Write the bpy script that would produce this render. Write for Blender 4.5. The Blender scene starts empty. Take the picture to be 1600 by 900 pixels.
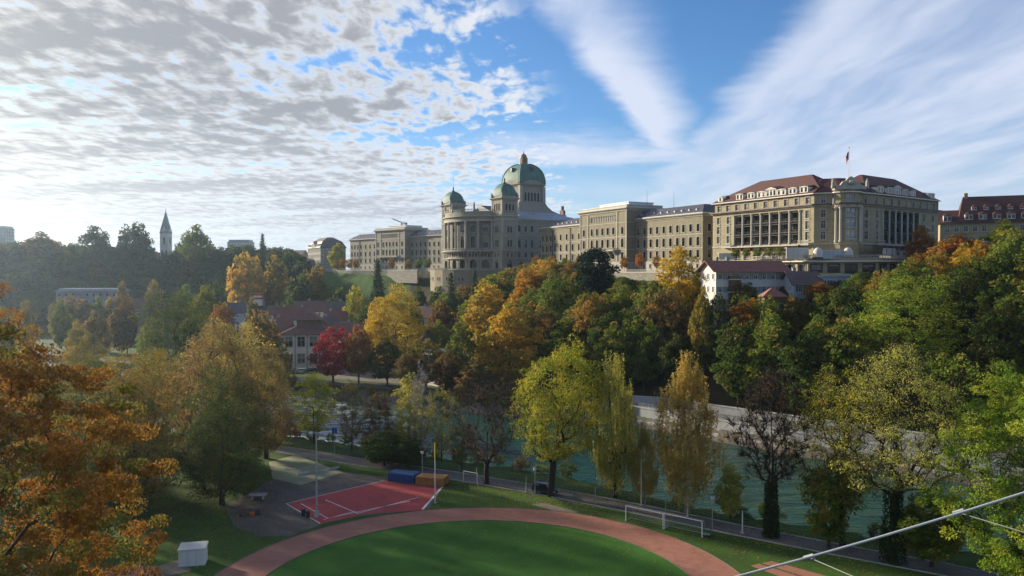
import bpy, bmesh, math, random
import numpy as np
from mathutils import Vector, Matrix
R = math.radians
sc = bpy.context.scene
COL = sc.collection
random.seed(7)

# ------------------------------------------------------------------ camera
EYE = 36.0                       # bridge deck height above the sports ground (m)
F = 1200.0                       # focal length in photo pixels (1600 px wide)
PITCH = math.atan(28.0 / F)      # looking slightly down; horizon at photo row 422
cam_d = bpy.data.cameras.new('camera')
cam_d.lens = 27.0
cam_d.sensor_width = 36.0
cam_d.clip_start = 0.3
cam_d.clip_end = 30000
cam = bpy.data.objects.new('camera', cam_d)
cam.location = (0, 0, EYE)
cam.rotation_euler = (math.pi / 2 - PITCH, 0, 0)
COL.objects.link(cam)
sc.camera = cam

# ------------------------------------------------------------------ sun + sky
SUN_AZ = R(-56.0)                # to the left of the view direction
SUN_EL = R(16.0)
sun_d = bpy.data.lights.new('sun', 'SUN')
sun_d.energy = 5.0
sun_d.angle = R(2.2)
sun_d.color = (1.0, 0.87, 0.67)
sun = bpy.data.objects.new('sun', sun_d)
tosun = Vector((math.sin(SUN_AZ) * math.cos(SUN_EL), math.cos(SUN_AZ) * math.cos(SUN_EL), math.sin(SUN_EL)))
sun.rotation_euler = tosun.to_track_quat('Z', 'Y').to_euler()
sun.location = (-200, 100, 200)
COL.objects.link(sun)

sc.view_settings.view_transform = 'Standard'
sc.view_settings.look = 'None'
sc.view_settings.exposure = 1.0
sc.view_settings.gamma = 1.0
sc.view_settings.use_curve_mapping = False
sc.cycles.use_denoising = True
sc.cycles.max_bounces = 6
sc.cycles.diffuse_bounces = 3
sc.cycles.glossy_bounces = 2
sc.cycles.transmission_bounces = 3
sc.cycles.transparent_max_bounces = 4
sc.cycles.volume_bounces = 0
sc.cycles.use_adaptive_sampling = True
sc.cycles.adaptive_threshold = 0.02

class G:
    """small helper to write node graphs as expressions"""
    def __init__(s, tree):
        s.t = tree; s.n = tree.nodes; s.l = tree.links
    def node(s, typ, **kw):
        n = s.n.new(typ)
        for k, v in kw.items(): setattr(n, k, v)
        return n
    def put(s, sock, v):
        if isinstance(v, bpy.types.NodeSocket): s.l.new(v, sock)
        else: sock.default_value = v
    def m(s, op, a, b=None, c=None, clamp=False):
        n = s.node('ShaderNodeMath', operation=op, use_clamp=clamp)
        s.put(n.inputs[0], a)
        if b is not None: s.put(n.inputs[1], b)
        if c is not None: s.put(n.inputs[2], c)
        return n.outputs[0]
    def add(s, a, b): return s.m('ADD', a, b)
    def sub(s, a, b): return s.m('SUBTRACT', a, b)
    def mul(s, a, b): return s.m('MULTIPLY', a, b)
    def step(s, x, lo, hi):
        n = s.node('ShaderNodeMapRange', interpolation_type='SMOOTHSTEP')
        s.put(n.inputs[0], x); n.inputs[1].default_value = lo; n.inputs[2].default_value = hi
        n.inputs[3].default_value = 0; n.inputs[4].default_value = 1
        return n.outputs[0]
    def mix(s, f, a, b):
        n = s.node('ShaderNodeMix', data_type='RGBA')
        s.put(n.inputs[0], f); s.put(n.inputs[6], a); s.put(n.inputs[7], b)
        return n.outputs[2]
    def xyz(s, x, y, z):
        n = s.node('ShaderNodeCombineXYZ')
        s.put(n.inputs[0], x); s.put(n.inputs[1], y); s.put(n.inputs[2], z)
        return n.outputs[0]
    def noise(s, vec, scale, detail=4, rough=0.5, out=0, dist=0.0):
        n = s.node('ShaderNodeTexNoise')
        if vec is not None: s.put(n.inputs['Vector'], vec)
        n.inputs['Scale'].default_value = scale
        n.inputs['Detail'].default_value = detail
        n.inputs['Roughness'].default_value = rough
        n.inputs['Distortion'].default_value = dist
        return n.outputs[out]

def build_world():
    w = bpy.data.worlds.new('World'); sc.world = w; w.use_nodes = True
    g = G(w.node_tree); g.n.clear()
    out = g.node('ShaderNodeOutputWorld')
    sky = g.node('ShaderNodeTexSky', sky_type='NISHITA')
    sky.sun_disc = False; sky.sun_elevation = SUN_EL; sky.sun_rotation = SUN_AZ
    sky.altitude = 540; sky.air_density = 1.0; sky.dust_density = 0.6; sky.ozone_density = 2.5
    OFF = 0.035
    def P(px, py):                       # photo direction -> cloud layer plane
        d = Vector(((px - 800) / F, 1.0, (422 - py) / F)).normalized()
        return (d.x / (max(d.z, 0) + OFF), d.y / (max(d.z, 0) + OFF))
    tc = g.node('ShaderNodeTexCoord')
    sp = g.node('ShaderNodeSeparateXYZ'); g.l.new(tc.outputs['Generated'], sp.inputs[0])
    x, y, z = sp.outputs
    zc = g.add(g.m('MAXIMUM', z, 0.0), OFF)
    X = g.m('DIVIDE', x, zc); Y = g.m('DIVIDE', y, zc)
    vP = g.xyz(X, Y, 0.0)
    wob = g.node('ShaderNodeSeparateColor'); g.l.new(g.noise(vP, 0.9, 3, 0.5, 1), wob.inputs[0])
    wx = g.sub(wob.outputs[0], 0.5); wy = g.sub(wob.outputs[1], 0.5)
    fine = g.noise(vP, 3.4, 6, 0.6, 0)
    def line(p, q):                      # along / across coordinates of a line in the layer
        a, b = P(*p), P(*q)
        dx, dy = b[0] - a[0], b[1] - a[1]; L = math.hypot(dx, dy); dx /= L; dy /= L
        rx = g.sub(X, a[0]); ry = g.sub(Y, a[1])
        t = g.add(g.mul(rx, dx), g.mul(ry, dy))
        d = g.sub(g.mul(rx, dy), g.mul(ry, dx))
        return t, d, L
    # --- altocumulus sheet on the sun side: rolls and puffs, broken at its edge
    t, d, L = line((812, -60), (890, 225))
    d = g.add(d, g.mul(wx, 0.35))
    sheet = g.step(d, 0.25, -0.95)
    inner = g.step(d, -0.35, -2.0)
    roll = g.noise(g.xyz(g.add(g.mul(X, 0.40), g.mul(wy, 0.5)), g.add(g.mul(Y, 1.15), g.mul(X, 0.25)), 3.1), 1.05, 5, 0.52, 0)
    puff = g.noise(g.xyz(X, g.add(g.mul(Y, 0.46), g.mul(X, 0.1)), 1.7), 9.5, 5, 0.55, 0, 0.25)
    puff2 = g.noise(g.xyz(g.mul(X, 0.7), g.mul(Y, 1.0), 6.7), 5.2, 5, 0.6, 0, 0.4)
    big = g.noise(g.xyz(g.mul(X, 0.30), g.mul(Y, 0.7), 4.0), 0.75, 2, 0.5, 0)
    puffw = g.sub(1.5, g.mul(inner, 0.55))
    dens = g.add(g.add(g.add(g.mul(g.sub(roll, 0.5), 1.15), g.mul(g.mul(g.sub(puff2, 0.5), inner), 0.8)), g.mul(g.sub(puff, 0.5), puffw)), g.mul(g.sub(big, 0.5), 0.55))
    dens = g.add(g.add(dens, 0.51), g.mul(inner, 0.17))
    dens = g.sub(dens, g.mul(g.sub(1.0, sheet), 0.16))
    cov = g.mul(g.step(dens, 0.34, 0.66), g.step(sheet, 0.05, 0.35))
    high = g.step(z, 0.10, 0.22)
    thick = g.mul(g.step(g.add(g.add(dens, g.mul(inner, 0.05)), g.mul(high, 0.12)), 0.56, 1.00), g.step(sheet, 0.2, 0.9))
    # --- fibrous cirrus: one plume, one long arm with a veil beyond it, one flat streak
    fib = g.noise(g.xyz(g.add(g.mul(X, 1.9), g.mul(wx, 0.9)), g.add(g.mul(Y, 0.42), g.mul(X, -0.5)), 5.0), 1.3, 5, 0.52, 0)
    t1, d1, L1 = line((842, -40), (1034, 232))
    d1 = g.add(d1, g.add(g.mul(wx, 0.20), g.mul(g.sub(fine, 0.5), 0.16)))
    plume = g.mul(g.mul(g.step(d1, -0.13, 0.02), g.step(d1, 0.34, 0.02)), g.step(t1, L1 + 0.8, L1 - 0.3))
    t2, d2, L2 = line((1330, -20), (1045, 275))
    d2 = g.add(d2, g.add(g.mul(wx, 0.5), g.mul(g.sub(fine, 0.5), 0.22)))
    veil = g.step(d2, -0.22, 0.35)
    veil = g.mul(veil, g.add(0.42, g.mul(fib, 0.72)))
    arm = g.mul(g.mul(g.step(d2, -0.2, 0.06), g.step(d2, 0.62, 0.06)), 0.8)
    t3, d3, L3 = line((770, 240), (1110, 242))
    d3 = g.add(d3, g.add(g.mul(wy, 1.1), g.mul(g.sub(fine, 0.5), 0.8)))
    streak = g.mul(g.step(g.m('ABSOLUTE', d3), 0.85, 0.0), g.mul(g.step(t3, -0.4, 0.3), g.step(t3, L3 + 0.9, L3 - 0.2)))
    low = g.mul(g.step(g.noise(g.xyz(g.mul(X, 0.45), g.mul(Y, 0.75), 2.0), 0.55, 4, 0.5, 0), 0.46, 0.66), g.step(z, 0.17, 0.05))
    thin = g.m('MAXIMUM', g.m('MAXIMUM', g.mul(plume, g.add(0.62, g.mul(fib, 0.6))), g.m('MAXIMUM', arm, veil)),
               g.m('MAXIMUM', g.mul(streak, 0.85), g.mul(low, 0.65)))
    thin = g.mul(thin, g.add(0.55, g.mul(g.step(fib, 0.30, 0.62), 0.45)))
    # --- brightness: lit white edges, grey bellies, aureole round the veiled sun
    sunv = g.node('ShaderNodeVectorMath', operation='DOT_PRODUCT')
    g.l.new(tc.outputs['Generated'], sunv.inputs[0]); sunv.inputs[1].default_value = tosun
    cosang = g.m('MAXIMUM', sunv.outputs['Value'], 0.0)
    aur = g.m('POWER', cosang, 40.0); aur2 = g.m('POWER', cosang, 7.0)
    hsv = g.node('ShaderNodeHueSaturation'); g.l.new(sky.outputs[0], hsv.inputs['Color'])
    hsv.inputs['Saturation'].default_value = 1.12
    skyc = g.node('ShaderNodeMix', data_type='RGBA', blend_type='MULTIPLY')
    skyc.inputs[0].default_value = 1.0
    g.l.new(hsv.outputs[0], skyc.inputs[6]); skyc.inputs[7].default_value = (SKYS * 0.80, SKYS * 1.0, SKYS * 1.22, 1)
    white = g.mix(aur2, (0.74, 0.77, 0.82, 1), (1.0, 0.95, 0.82, 1))
    grey = g.mix(aur2, (0.33, 0.345, 0.38, 1), (0.36, 0.36, 0.36, 1))
    cl = g.mix(thick, white, grey)
    col = g.mix(g.m('MINIMUM', thin, 0.92), skyc.outputs[2], (0.66, 0.71, 0.84, 1))
    col = g.mix(g.mul(cov, 0.97), col, cl)
    glow = g.mul(g.step(z, 0.20, 0.02), g.add(0.46, g.mul(aur2, 0.48)))
    col = g.mix(glow, col, g.mix(aur2, (0.60, 0.68, 0.80, 1), (1.02, 0.95, 0.80, 1)))
    col = g.mix(g.mul(aur, 0.5), col, (1.3, 1.2, 0.98, 1))
    bg = g.node('ShaderNodeBackground'); bg.inputs[1].default_value = 0.58
    g.l.new(col, bg.inputs[0]); g.l.new(bg.outputs[0], out.inputs[0])
SKYS = 0.115      # Nishita strength
build_world()

# ------------------------------------------------------------------ helpers
def at(px, py, Y):
    """world point at forward distance Y that the photo shows at (px, py)"""
    a = (px - 800) / F; b = (450 - py) / F
    c, s = math.cos(PITCH), math.sin(PITCH)
    dx, dy, dz = a, c + b * s, -s + b * c
    k = Y / dy
    return Vector((dx * k, Y, EYE + dz * k))
def ground(px, py, z=0.0):
    a = (px - 800) / F; b = (450 - py) / F
    c, s = math.cos(PITCH), math.sin(PITCH)
    dx, dy, dz = a, c + b * s, -s + b * c
    k = (z - EYE) / dz
    return Vector((dx * k, dy * k, z))

def tag(o, label=None, cat=None, group=None, kind=None):
    if label: o['label'] = label
    if cat: o['category'] = cat
    if group: o['group'] = group
    if kind: o['kind'] = kind
    return o
def link(name, data, parent=None):
    o = bpy.data.objects.new(name, data); COL.objects.link(o)
    if parent is not None: o.parent = parent
    return o
def empty(name, loc=(0, 0, 0), rz=0.0):
    o = link(name, None); o.location = loc; o.rotation_euler.z = rz
    o.empty_display_size = 0.5
    return o

class MB:
    def __init__(s): s.v = []; s.f = []; s.m = []
    def face(s, pts, mi=0):
        b = len(s.v); s.v += [tuple(p) for p in pts]; s.f.append(tuple(range(b, b + len(pts)))); s.m.append(mi)
    def box(s, x0, x1, y0, y1, z0, z1, mi=0, skip=''):
        b = len(s.v)
        s.v += [(x0, y0, z0), (x1, y0, z0), (x1, y1, z0), (x0, y1, z0), (x0, y0, z1), (x1, y0, z1), (x1, y1, z1), (x0, y1, z1)]
        fs = {'b': (3, 2, 1, 0), 't': (4, 5, 6, 7), 'f': (0, 1, 5, 4), 'r': (1, 2, 6, 5), 'k': (2, 3, 7, 6), 'l': (3, 0, 4, 7)}
        for k, q in fs.items():
            if k not in skip: s.f.append(tuple(b + i for i in q)); s.m.append(mi)
    def obox(s, c, rz, sx, sy, z0, z1, mi=0):
        ca, sa = math.cos(rz), math.sin(rz); b = len(s.v)
        for z in (z0, z1):
            for (u, v) in ((-sx, -sy), (sx, -sy), (sx, sy), (-sx, sy)):
                s.v.append((c[0] + u / 2 * ca - v / 2 * sa, c[1] + u / 2 * sa + v / 2 * ca, z))
        for q in ((3, 2, 1, 0), (4, 5, 6, 7), (0, 1, 5, 4), (1, 2, 6, 5), (2, 3, 7, 6), (3, 0, 4, 7)):
            s.f.append(tuple(b + i for i in q)); s.m.append(mi)
    def prism(s, poly, z0, z1, mi=0, cap=True, bottom=False):
        b = len(s.v); n = len(poly)
        s.v += [(p[0], p[1], z0) for p in poly] + [(p[0], p[1], z1) for p in poly]
        for i in range(n):
            j = (i + 1) % n; s.f.append((b + i, b + j, b + n + j, b + n + i)); s.m.append(mi)
        if cap: s.f.append(tuple(b + n + i for i in range(n))); s.m.append(mi)
        if bottom: s.f.append(tuple(b + i for i in reversed(range(n)))); s.m.append(mi)
    def loft(s, rings, mi=0, cap=True, closed=True):
        b = len(s.v); n = len(rings[0])
        for r in rings: s.v += [tuple(p) for p in r]
        for k in range(len(rings) - 1):
            for i in range(n if closed else n - 1):
                j = (i + 1) % n
                s.f.append((b + k * n + i, b + k * n + j, b + (k + 1) * n + j, b + (k + 1) * n + i)); s.m.append(mi)
        if cap and closed:
            s.f.append(tuple(b + (len(rings) - 1) * n + i for i in range(n))); s.m.append(mi)
    def lathe(s, prof, n=16, c=(0, 0), mi=0):
        s.loft([[(c[0] + r * math.cos(2 * math.pi * i / n), c[1] + r * math.sin(2 * math.pi * i / n), z) for i in range(n)] for r, z in prof], mi)
    def tube(s, pts, rad, n=6, mi=0, cap=True):
        pts = [Vector(p) for p in pts]; rings = []
        if not hasattr(rad, '__len__'): rad = [rad] * len(pts)
        for i, p in enumerate(pts):
            d = (pts[min(i + 1, len(pts) - 1)] - pts[max(i - 1, 0)]).normalized()
            a = d.cross(Vector((0, 0, 1)))
            if a.length < 1e-3: a = Vector((1, 0, 0))
            a.normalize(); bb = d.cross(a)
            rings.append([p + (a * math.cos(2 * math.pi * k / n) + bb * math.sin(2 * math.pi * k / n)) * rad[i] for k in range(n)])
        s.loft(rings, mi, cap)
    def mesh(s, name, mats):
        me = bpy.data.meshes.new(name); me.from_pydata(s.v, [], s.f)
        for m in mats: me.materials.append(M[m] if isinstance(m, str) else m)
        if len(mats) > 1: me.polygons.foreach_set('material_index', s.m)
        bm = bmesh.new(); bm.from_mesh(me)
        bmesh.ops.recalc_face_normals(bm, faces=bm.faces); bm.to_mesh(me); bm.free()
        me.update(); return me
    def build(s, name, mats, parent=None, smooth=False):
        if isinstance(mats, str) or not hasattr(mats, '__len__'): mats = [mats]
        me = s.mesh(name, mats)
        if smooth:
            me.polygons.foreach_set('use_smooth', [True] * len(me.polygons))
            me.set_sharp_from_angle(angle=R(35))
        return link(name, me, parent)

# ------------------------------------------------------------------ materials
M = {}
def mat(name, col, rough=0.8, var=0.25, vscale=1.0, bump=0.0, bscale=6.0, metal=0.0, spec=0.3, col2=None, streak=False, coords='Object'):
    m = bpy.data.materials.new(name); m.use_nodes = True; g = G(m.node_tree)
    b = g.n['Principled BSDF']
    tc = g.node('ShaderNodeTexCoord')
    vec = tc.outputs[coords]
    if streak:
        mp = g.node('ShaderNodeMapping'); mp.inputs['Scale'].default_value = (1, 1, 0.15)
        g.l.new(vec, mp.inputs[0]); vec2 = mp.outputs[0]
    else: vec2 = vec
    c2 = col2 or tuple(max(0, c * (1 - var)) for c in col)
    n1 = g.noise(vec2, vscale, 6, 0.6)
    n2 = g.noise(vec, vscale * 0.13, 3, 0.5)
    f = g.step(g.add(g.mul(n1, 0.6), g.mul(n2, 0.4)), 0.36, 0.64)
    g.l.new(g.mix(f, (*c2, 1), (*col, 1)), b.inputs['Base Color'])
    b.inputs['Roughness'].default_value = rough
    b.inputs['Metallic'].default_value = metal
    b.inputs['Specular IOR Level'].default_value = spec
    if bump:
        bn = g.node('ShaderNodeBump'); bn.inputs['Strength'].default_value = bump
        g.l.new(g.noise(vec, bscale, 5, 0.6), bn.inputs['Height']); g.l.new(bn.outputs[0], b.inputs['Normal'])
    M[name] = m
    return m
def mat_glass(name, col=(0.014, 0.017, 0.02), rough=0.06, spec=0.4):
    m = bpy.data.materials.new(name); m.use_nodes = True; g = G(m.node_tree); b = g.n['Principled BSDF']
    oi = g.node('ShaderNodeObjectInfo')
    tc = g.node('ShaderNodeTexCoord'); sp = g.node('ShaderNodeSeparateXYZ'); g.l.new(tc.outputs['Generated'], sp.inputs[0])
    drop = g.m('GREATER_THAN', sp.outputs[2], g.sub(1.25, g.mul(oi.outputs['Random'], 0.95)))      # roller blinds let down to different heights
    g.l.new(g.mix(g.mul(drop, 0.8), (*col, 1), (col[0] + 0.22, col[1] + 0.215, col[2] + 0.20, 1)), b.inputs['Base Color'])
    b.inputs['Roughness'].default_value = rough; b.inputs['Specular IOR Level'].default_value = spec
    M[name] = m
def mat_stone(name, col, course=0.55, var=0.2, joint=0.55):
    """ashlar: blocks with faint joints and soot streaks (relief too fine to model at this distance)"""
    m = bpy.data.materials.new(name); m.use_nodes = True; g = G(m.node_tree); b = g.n['Principled BSDF']
    tc = g.node('ShaderNodeTexCoord'); sp = g.node('ShaderNodeSeparateXYZ'); g.l.new(tc.outputs['Object'], sp.inputs[0])
    vec = g.xyz(g.add(sp.outputs[0], sp.outputs[1]), sp.outputs[2], 0.0)
    br = g.node('ShaderNodeTexBrick'); g.l.new(vec, br.inputs['Vector'])
    br.inputs['Scale'].default_value = 1.0; br.inputs['Mortar Size'].default_value = 0.03
    br.inputs['Brick Width'].default_value = course * 2.1; br.inputs['Row Height'].default_value = course
    c = Vector(col)
    br.inputs['Color1'].default_value = (*(c * 1.0), 1); br.inputs['Color2'].default_value = (*(c * (1 - var)), 1)
    br.inputs['Mortar'].default_value = (*(c * joint), 1)
    mp = g.node('ShaderNodeMapping'); mp.inputs['Scale'].default_value = (0.8, 0.8, 0.10); g.l.new(tc.outputs['Object'], mp.inputs[0])
    st = g.step(g.noise(mp.outputs[0], 1.0, 5, 0.6), 0.38, 0.68)
    n2 = g.step(g.noise(tc.outputs['Object'], 0.09, 4, 0.6), 0.35, 0.65)
    colr = g.mix(g.mul(st, 0.35), br.outputs[0], (*(c * 0.55), 1))
    colr = g.mix(g.mul(n2, 0.25), colr, (col[0] * 1.12, col[1] * 1.05, col[2] * 0.9, 1))
    g.l.new(colr, b.inputs['Base Color'])
    b.inputs['Roughness'].default_value = 0.85; b.inputs['Specular IOR Level'].default_value = 0.2
    bn = g.node('ShaderNodeBump'); bn.inputs['Strength'].default_value = 0.35; bn.inputs['Distance'].default_value = 0.05
    g.l.new(br.outputs[1], bn.inputs['Height']); bn.invert = True; g.l.new(bn.outputs[0], b.inputs['Normal'])
    M[name] = m
def mat_tiles(name, col, row=0.35, var=0.35):
    m = bpy.data.materials.new(name); m.use_nodes = True; g = G(m.node_tree); b = g.n['Principled BSDF']
    tc = g.node('ShaderNodeTexCoord'); sp = g.node('ShaderNodeSeparateXYZ'); g.l.new(tc.outputs['Object'], sp.inputs[0])
    vec = g.xyz(g.add(sp.outputs[0], sp.outputs[1]), g.mul(sp.outputs[2], 1.6), 0.0)
    br = g.node('ShaderNodeTexBrick'); g.l.new(vec, br.inputs['Vector'])
    br.inputs['Scale'].default_value = 1.0; br.inputs['Mortar Size'].default_value = 0.035
    br.inputs['Brick Width'].default_value = row * 0.8; br.inputs['Row Height'].default_value = row
    c = Vector(col)
    br.inputs['Color1'].default_value = (*(c * 1.1), 1); br.inputs['Color2'].default_value = (*(c * (1 - var)), 1)
    br.inputs['Mortar'].default_value = (*(c * 0.45), 1)
    n2 = g.step(g.noise(tc.outputs['Object'], 0.35, 6, 0.65), 0.35, 0.65)
    g.l.new(g.mix(g.mul(n2, 0.5), br.outputs[0], (col[0] * 0.62, col[1] * 0.72, col[2] * 0.8, 1)), b.inputs['Base Color'])
    b.inputs['Roughness'].default_value = 0.75
    bn = g.node('ShaderNodeBump'); bn.inputs['Strength'].default_value = 0.4; bn.inputs['Distance'].default_value = 0.04
    g.l.new(br.outputs[1], bn.inputs['Height']); bn.invert = True; g.l.new(bn.outputs[0], b.inputs['Normal'])
    M[name] = m
def mat_leaf(name, c1, c2, c3=None, trans=0.42):
    """leaf colours run from c1 to c2 by each leaf's own tone, c3 on some clumps"""
    m = bpy.data.materials.new(name); m.use_nodes = True; g = G(m.node_tree); g.n.clear()
    out = g.node('ShaderNodeOutputMaterial')
    a = g.node('ShaderNodeAttribute'); a.attribute_name = 'tone'
    k = g.node('ShaderNodeAttribute'); k.attribute_name = 'clump'
    oi = g.node('ShaderNodeObjectInfo')
    col = g.mix(a.outputs['Fac'], (*c1, 1), (*c2, 1))
    if c3 is not None: col = g.mix(g.step(k.outputs['Fac'], 0.50, 0.80), col, (*c3, 1))
    hsv = g.node('ShaderNodeHueSaturation')
    g.put(hsv.inputs['Hue'], g.add(0.488, g.mul(oi.outputs['Random'], 0.024)))
    g.put(hsv.inputs['Value'], g.add(0.82, g.mul(k.outputs['Fac'], 0.36)))
    hsv.inputs['Saturation'].default_value = 1.0
    g.l.new(col, hsv.inputs['Color'])
    d = g.node('ShaderNodeBsdfPrincipled'); g.l.new(hsv.outputs[0], d.inputs['Base Color'])
    d.inputs['Roughness'].default_value = 0.7; d.inputs['Specular IOR Level'].default_value = 0.10
    t = g.node('ShaderNodeBsdfTranslucent'); g.l.new(hsv.outputs[0], t.inputs[0])
    mx = g.node('ShaderNodeMixShader'); mx.inputs[0].default_value = trans
    g.l.new(d.outputs[0], mx.inputs[1]); g.l.new(t.outputs[0], mx.inputs[2]); g.l.new(mx.outputs[0], out.inputs[0])
    M[name] = m

mat_stone('sandstone', (0.255, 0.23, 0.165))
mat_stone('sandstone_grey', (0.30, 0.285, 0.235))
mat_stone('sandstone_shaded', (0.235, 0.22, 0.18), joint=0.45)  # darker copy of the grey stone; shade behind the bow columns painted in
mat_stone('hotel_stone', (0.35, 0.31, 0.205))
mat_stone('plinth', (0.42, 0.40, 0.35), course=0.5)
mat_stone('rubble_wall', (0.28, 0.27, 0.235), course=0.4, var=0.4)
mat('trim_stone', (0.38, 0.36, 0.30), var=0.25, streak=True)
mat('hotel_trim', (0.42, 0.40, 0.34), var=0.2, streak=True)
mat('white_metal', (0.55, 0.55, 0.54), rough=0.45, var=0.1)
mat('zinc', (0.34, 0.37, 0.41), rough=0.4, var=0.2, streak=True)
mat('slate', (0.085, 0.085, 0.105), rough=0.5, var=0.35, vscale=2)
mat('slate_brown', (0.14, 0.10, 0.09), rough=0.6, var=0.35, vscale=2)
mat('verdigris', (0.080, 0.180, 0.140), rough=0.65, var=0.3, streak=True, col2=(0.045, 0.11, 0.092), vscale=0.8)
mat('spire_copper', (0.22, 0.28, 0.26), rough=0.6, var=0.2, streak=True)
mat('bronze', (0.09, 0.10, 0.075), rough=0.5, var=0.4)
mat('gilded', (0.32, 0.22, 0.09), rough=0.4, var=0.4)
mat_tiles('red_tiles', (0.115, 0.038, 0.028))
mat_tiles('brown_tiles', (0.20, 0.09, 0.066))
mat_tiles('bright_tiles', (0.25, 0.09, 0.06))
mat_tiles('chalet_tiles', (0.33, 0.13, 0.09))
mat_glass('glass')
mat_glass('sky_tinted_glass', (0.08, 0.17, 0.26), 0.05, 0.9)  # blue sky reflected in the hotel bow windows, put into the base colour
mat('frame_white', (0.62, 0.60, 0.55), var=0.08)
mat('frame_dark', (0.08, 0.075, 0.07), var=0.1)
mat('blind', (0.50, 0.49, 0.46), var=0.12)
mat('render_white', (0.56, 0.55, 0.51), var=0.14, streak=True)
mat('render_cream', (0.74, 0.68, 0.52), var=0.16, streak=True)
mat('render_ochre', (0.33, 0.27, 0.16), var=0.16, streak=True)
mat('render_grey', (0.26, 0.28, 0.30), var=0.18, streak=True)
mat('render_blue', (0.36, 0.42, 0.50), var=0.15, streak=True)
mat('timber', (0.16, 0.11, 0.07), var=0.3, streak=True)
mat('shutter', (0.06, 0.12, 0.12), var=0.2)
mat('shutter_grey', (0.22, 0.26, 0.30), var=0.2)
mat('concrete', (0.44, 0.43, 0.40), var=0.35, vscale=0.6, bump=0.2, streak=True)
mat('concrete_pale', (0.42, 0.42, 0.41), var=0.35, vscale=0.5, bump=0.2, streak=True)
mat('asphalt', (0.13, 0.125, 0.12), var=0.3, vscale=0.8, bump=0.15, bscale=20)
mat('gravel', (0.19, 0.165, 0.135), var=0.4, vscale=0.5, bump=0.4, bscale=9)
mat('dirt', (0.145, 0.122, 0.10), var=0.45, vscale=0.35, bump=0.5, bscale=5)
mat('track', (0.36, 0.155, 0.108), var=0.35, vscale=0.9, col2=(0.265, 0.12, 0.085), bump=0.15, bscale=12)
mat('court_red', (0.46, 0.064, 0.066), var=0.3, vscale=0.7, col2=(0.33, 0.055, 0.055), bump=0.12, bscale=14)
mat('court_pale', (0.33, 0.34, 0.20), var=0.3, vscale=0.3)
mat('paint_white', (0.75, 0.74, 0.70), var=0.2, vscale=3)
mat('field_grass', (0.060, 0.160, 0.026), var=0.4, vscale=0.22, col2=(0.042, 0.116, 0.019), rough=0.9, bump=0.6, bscale=8, spec=0.1)
mat('lawn', (0.055, 0.115, 0.020), var=0.4, vscale=0.3, col2=(0.042, 0.072, 0.018), rough=0.9, bump=0.7, bscale=5, spec=0.1)
mat('meadow', (0.055, 0.10, 0.028), var=0.4, vscale=0.06, col2=(0.05, 0.065, 0.025), rough=0.9, bump=0.6, bscale=2, spec=0.1)
mat('leaf_litter', (0.060, 0.048, 0.028), var=0.5, vscale=0.5, col2=(0.028, 0.034, 0.014), rough=0.95, bump=0.8, bscale=3, spec=0.1)
mat('bark', (0.095, 0.075, 0.055), var=0.5, vscale=3, streak=True, bump=0.8, bscale=7, rough=0.95)
mat('bark_dark', (0.05, 0.04, 0.032), var=0.5, vscale=3, streak=True, bump=0.8, bscale=7, rough=0.95)
mat('bark_birch', (0.42, 0.39, 0.34), var=0.6, vscale=2, streak=True, rough=0.9)
mat('galvanised', (0.42, 0.44, 0.45), rough=0.45, var=0.15, metal=0.4)
mat('pole_white', (0.62, 0.61, 0.57), rough=0.6, var=0.15)
mat('yellow_paint', (0.55, 0.40, 0.05), rough=0.6, var=0.2)
mat('blue_cover', (0.03, 0.085, 0.24), rough=0.6, var=0.3, vscale=1.2, bump=0.3, bscale=2)
mat('orange_cover', (0.40, 0.185, 0.055), rough=0.6, var=0.3, vscale=1.2, bump=0.3, bscale=2)
mat('box_white', (0.70, 0.71, 0.70), rough=0.5, var=0.12, streak=True)
mat('sign_blue', (0.02, 0.09, 0.36), rough=0.5, var=0.05)
mat('flag_red', (0.42, 0.03, 0.03), rough=0.8, var=0.2)
mat('dark_plastic', (0.03, 0.032, 0.035), rough=0.5, var=0.2)
mat('car_navy', (0.02, 0.024, 0.036), rough=0.25, var=0.1, spec=0.6)
mat('car_silver', (0.45, 0.46, 0.48), rough=0.25, var=0.1, spec=0.6)
mat('tyre', (0.02, 0.02, 0.02), rough=0.9, var=0.2)
mat('crane_yellow', (0.45, 0.42, 0.36), rough=0.6, var=0.2)
mat('dull_steel', (0.16, 0.165, 0.17), rough=0.6, var=0.2)
mat('lamp_globe', (0.75, 0.75, 0.72), rough=0.3, var=0.05)
mat('net', (0.55, 0.55, 0.52), rough=0.9, var=0.1)
mat('cloth_dark', (0.04, 0.045, 0.06), rough=0.95, var=0.2)
mat('cloth_orange', (0.45, 0.12, 0.03), rough=0.95, var=0.2)
mat('skin', (0.45, 0.27, 0.19), rough=0.6, var=0.1)

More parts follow.
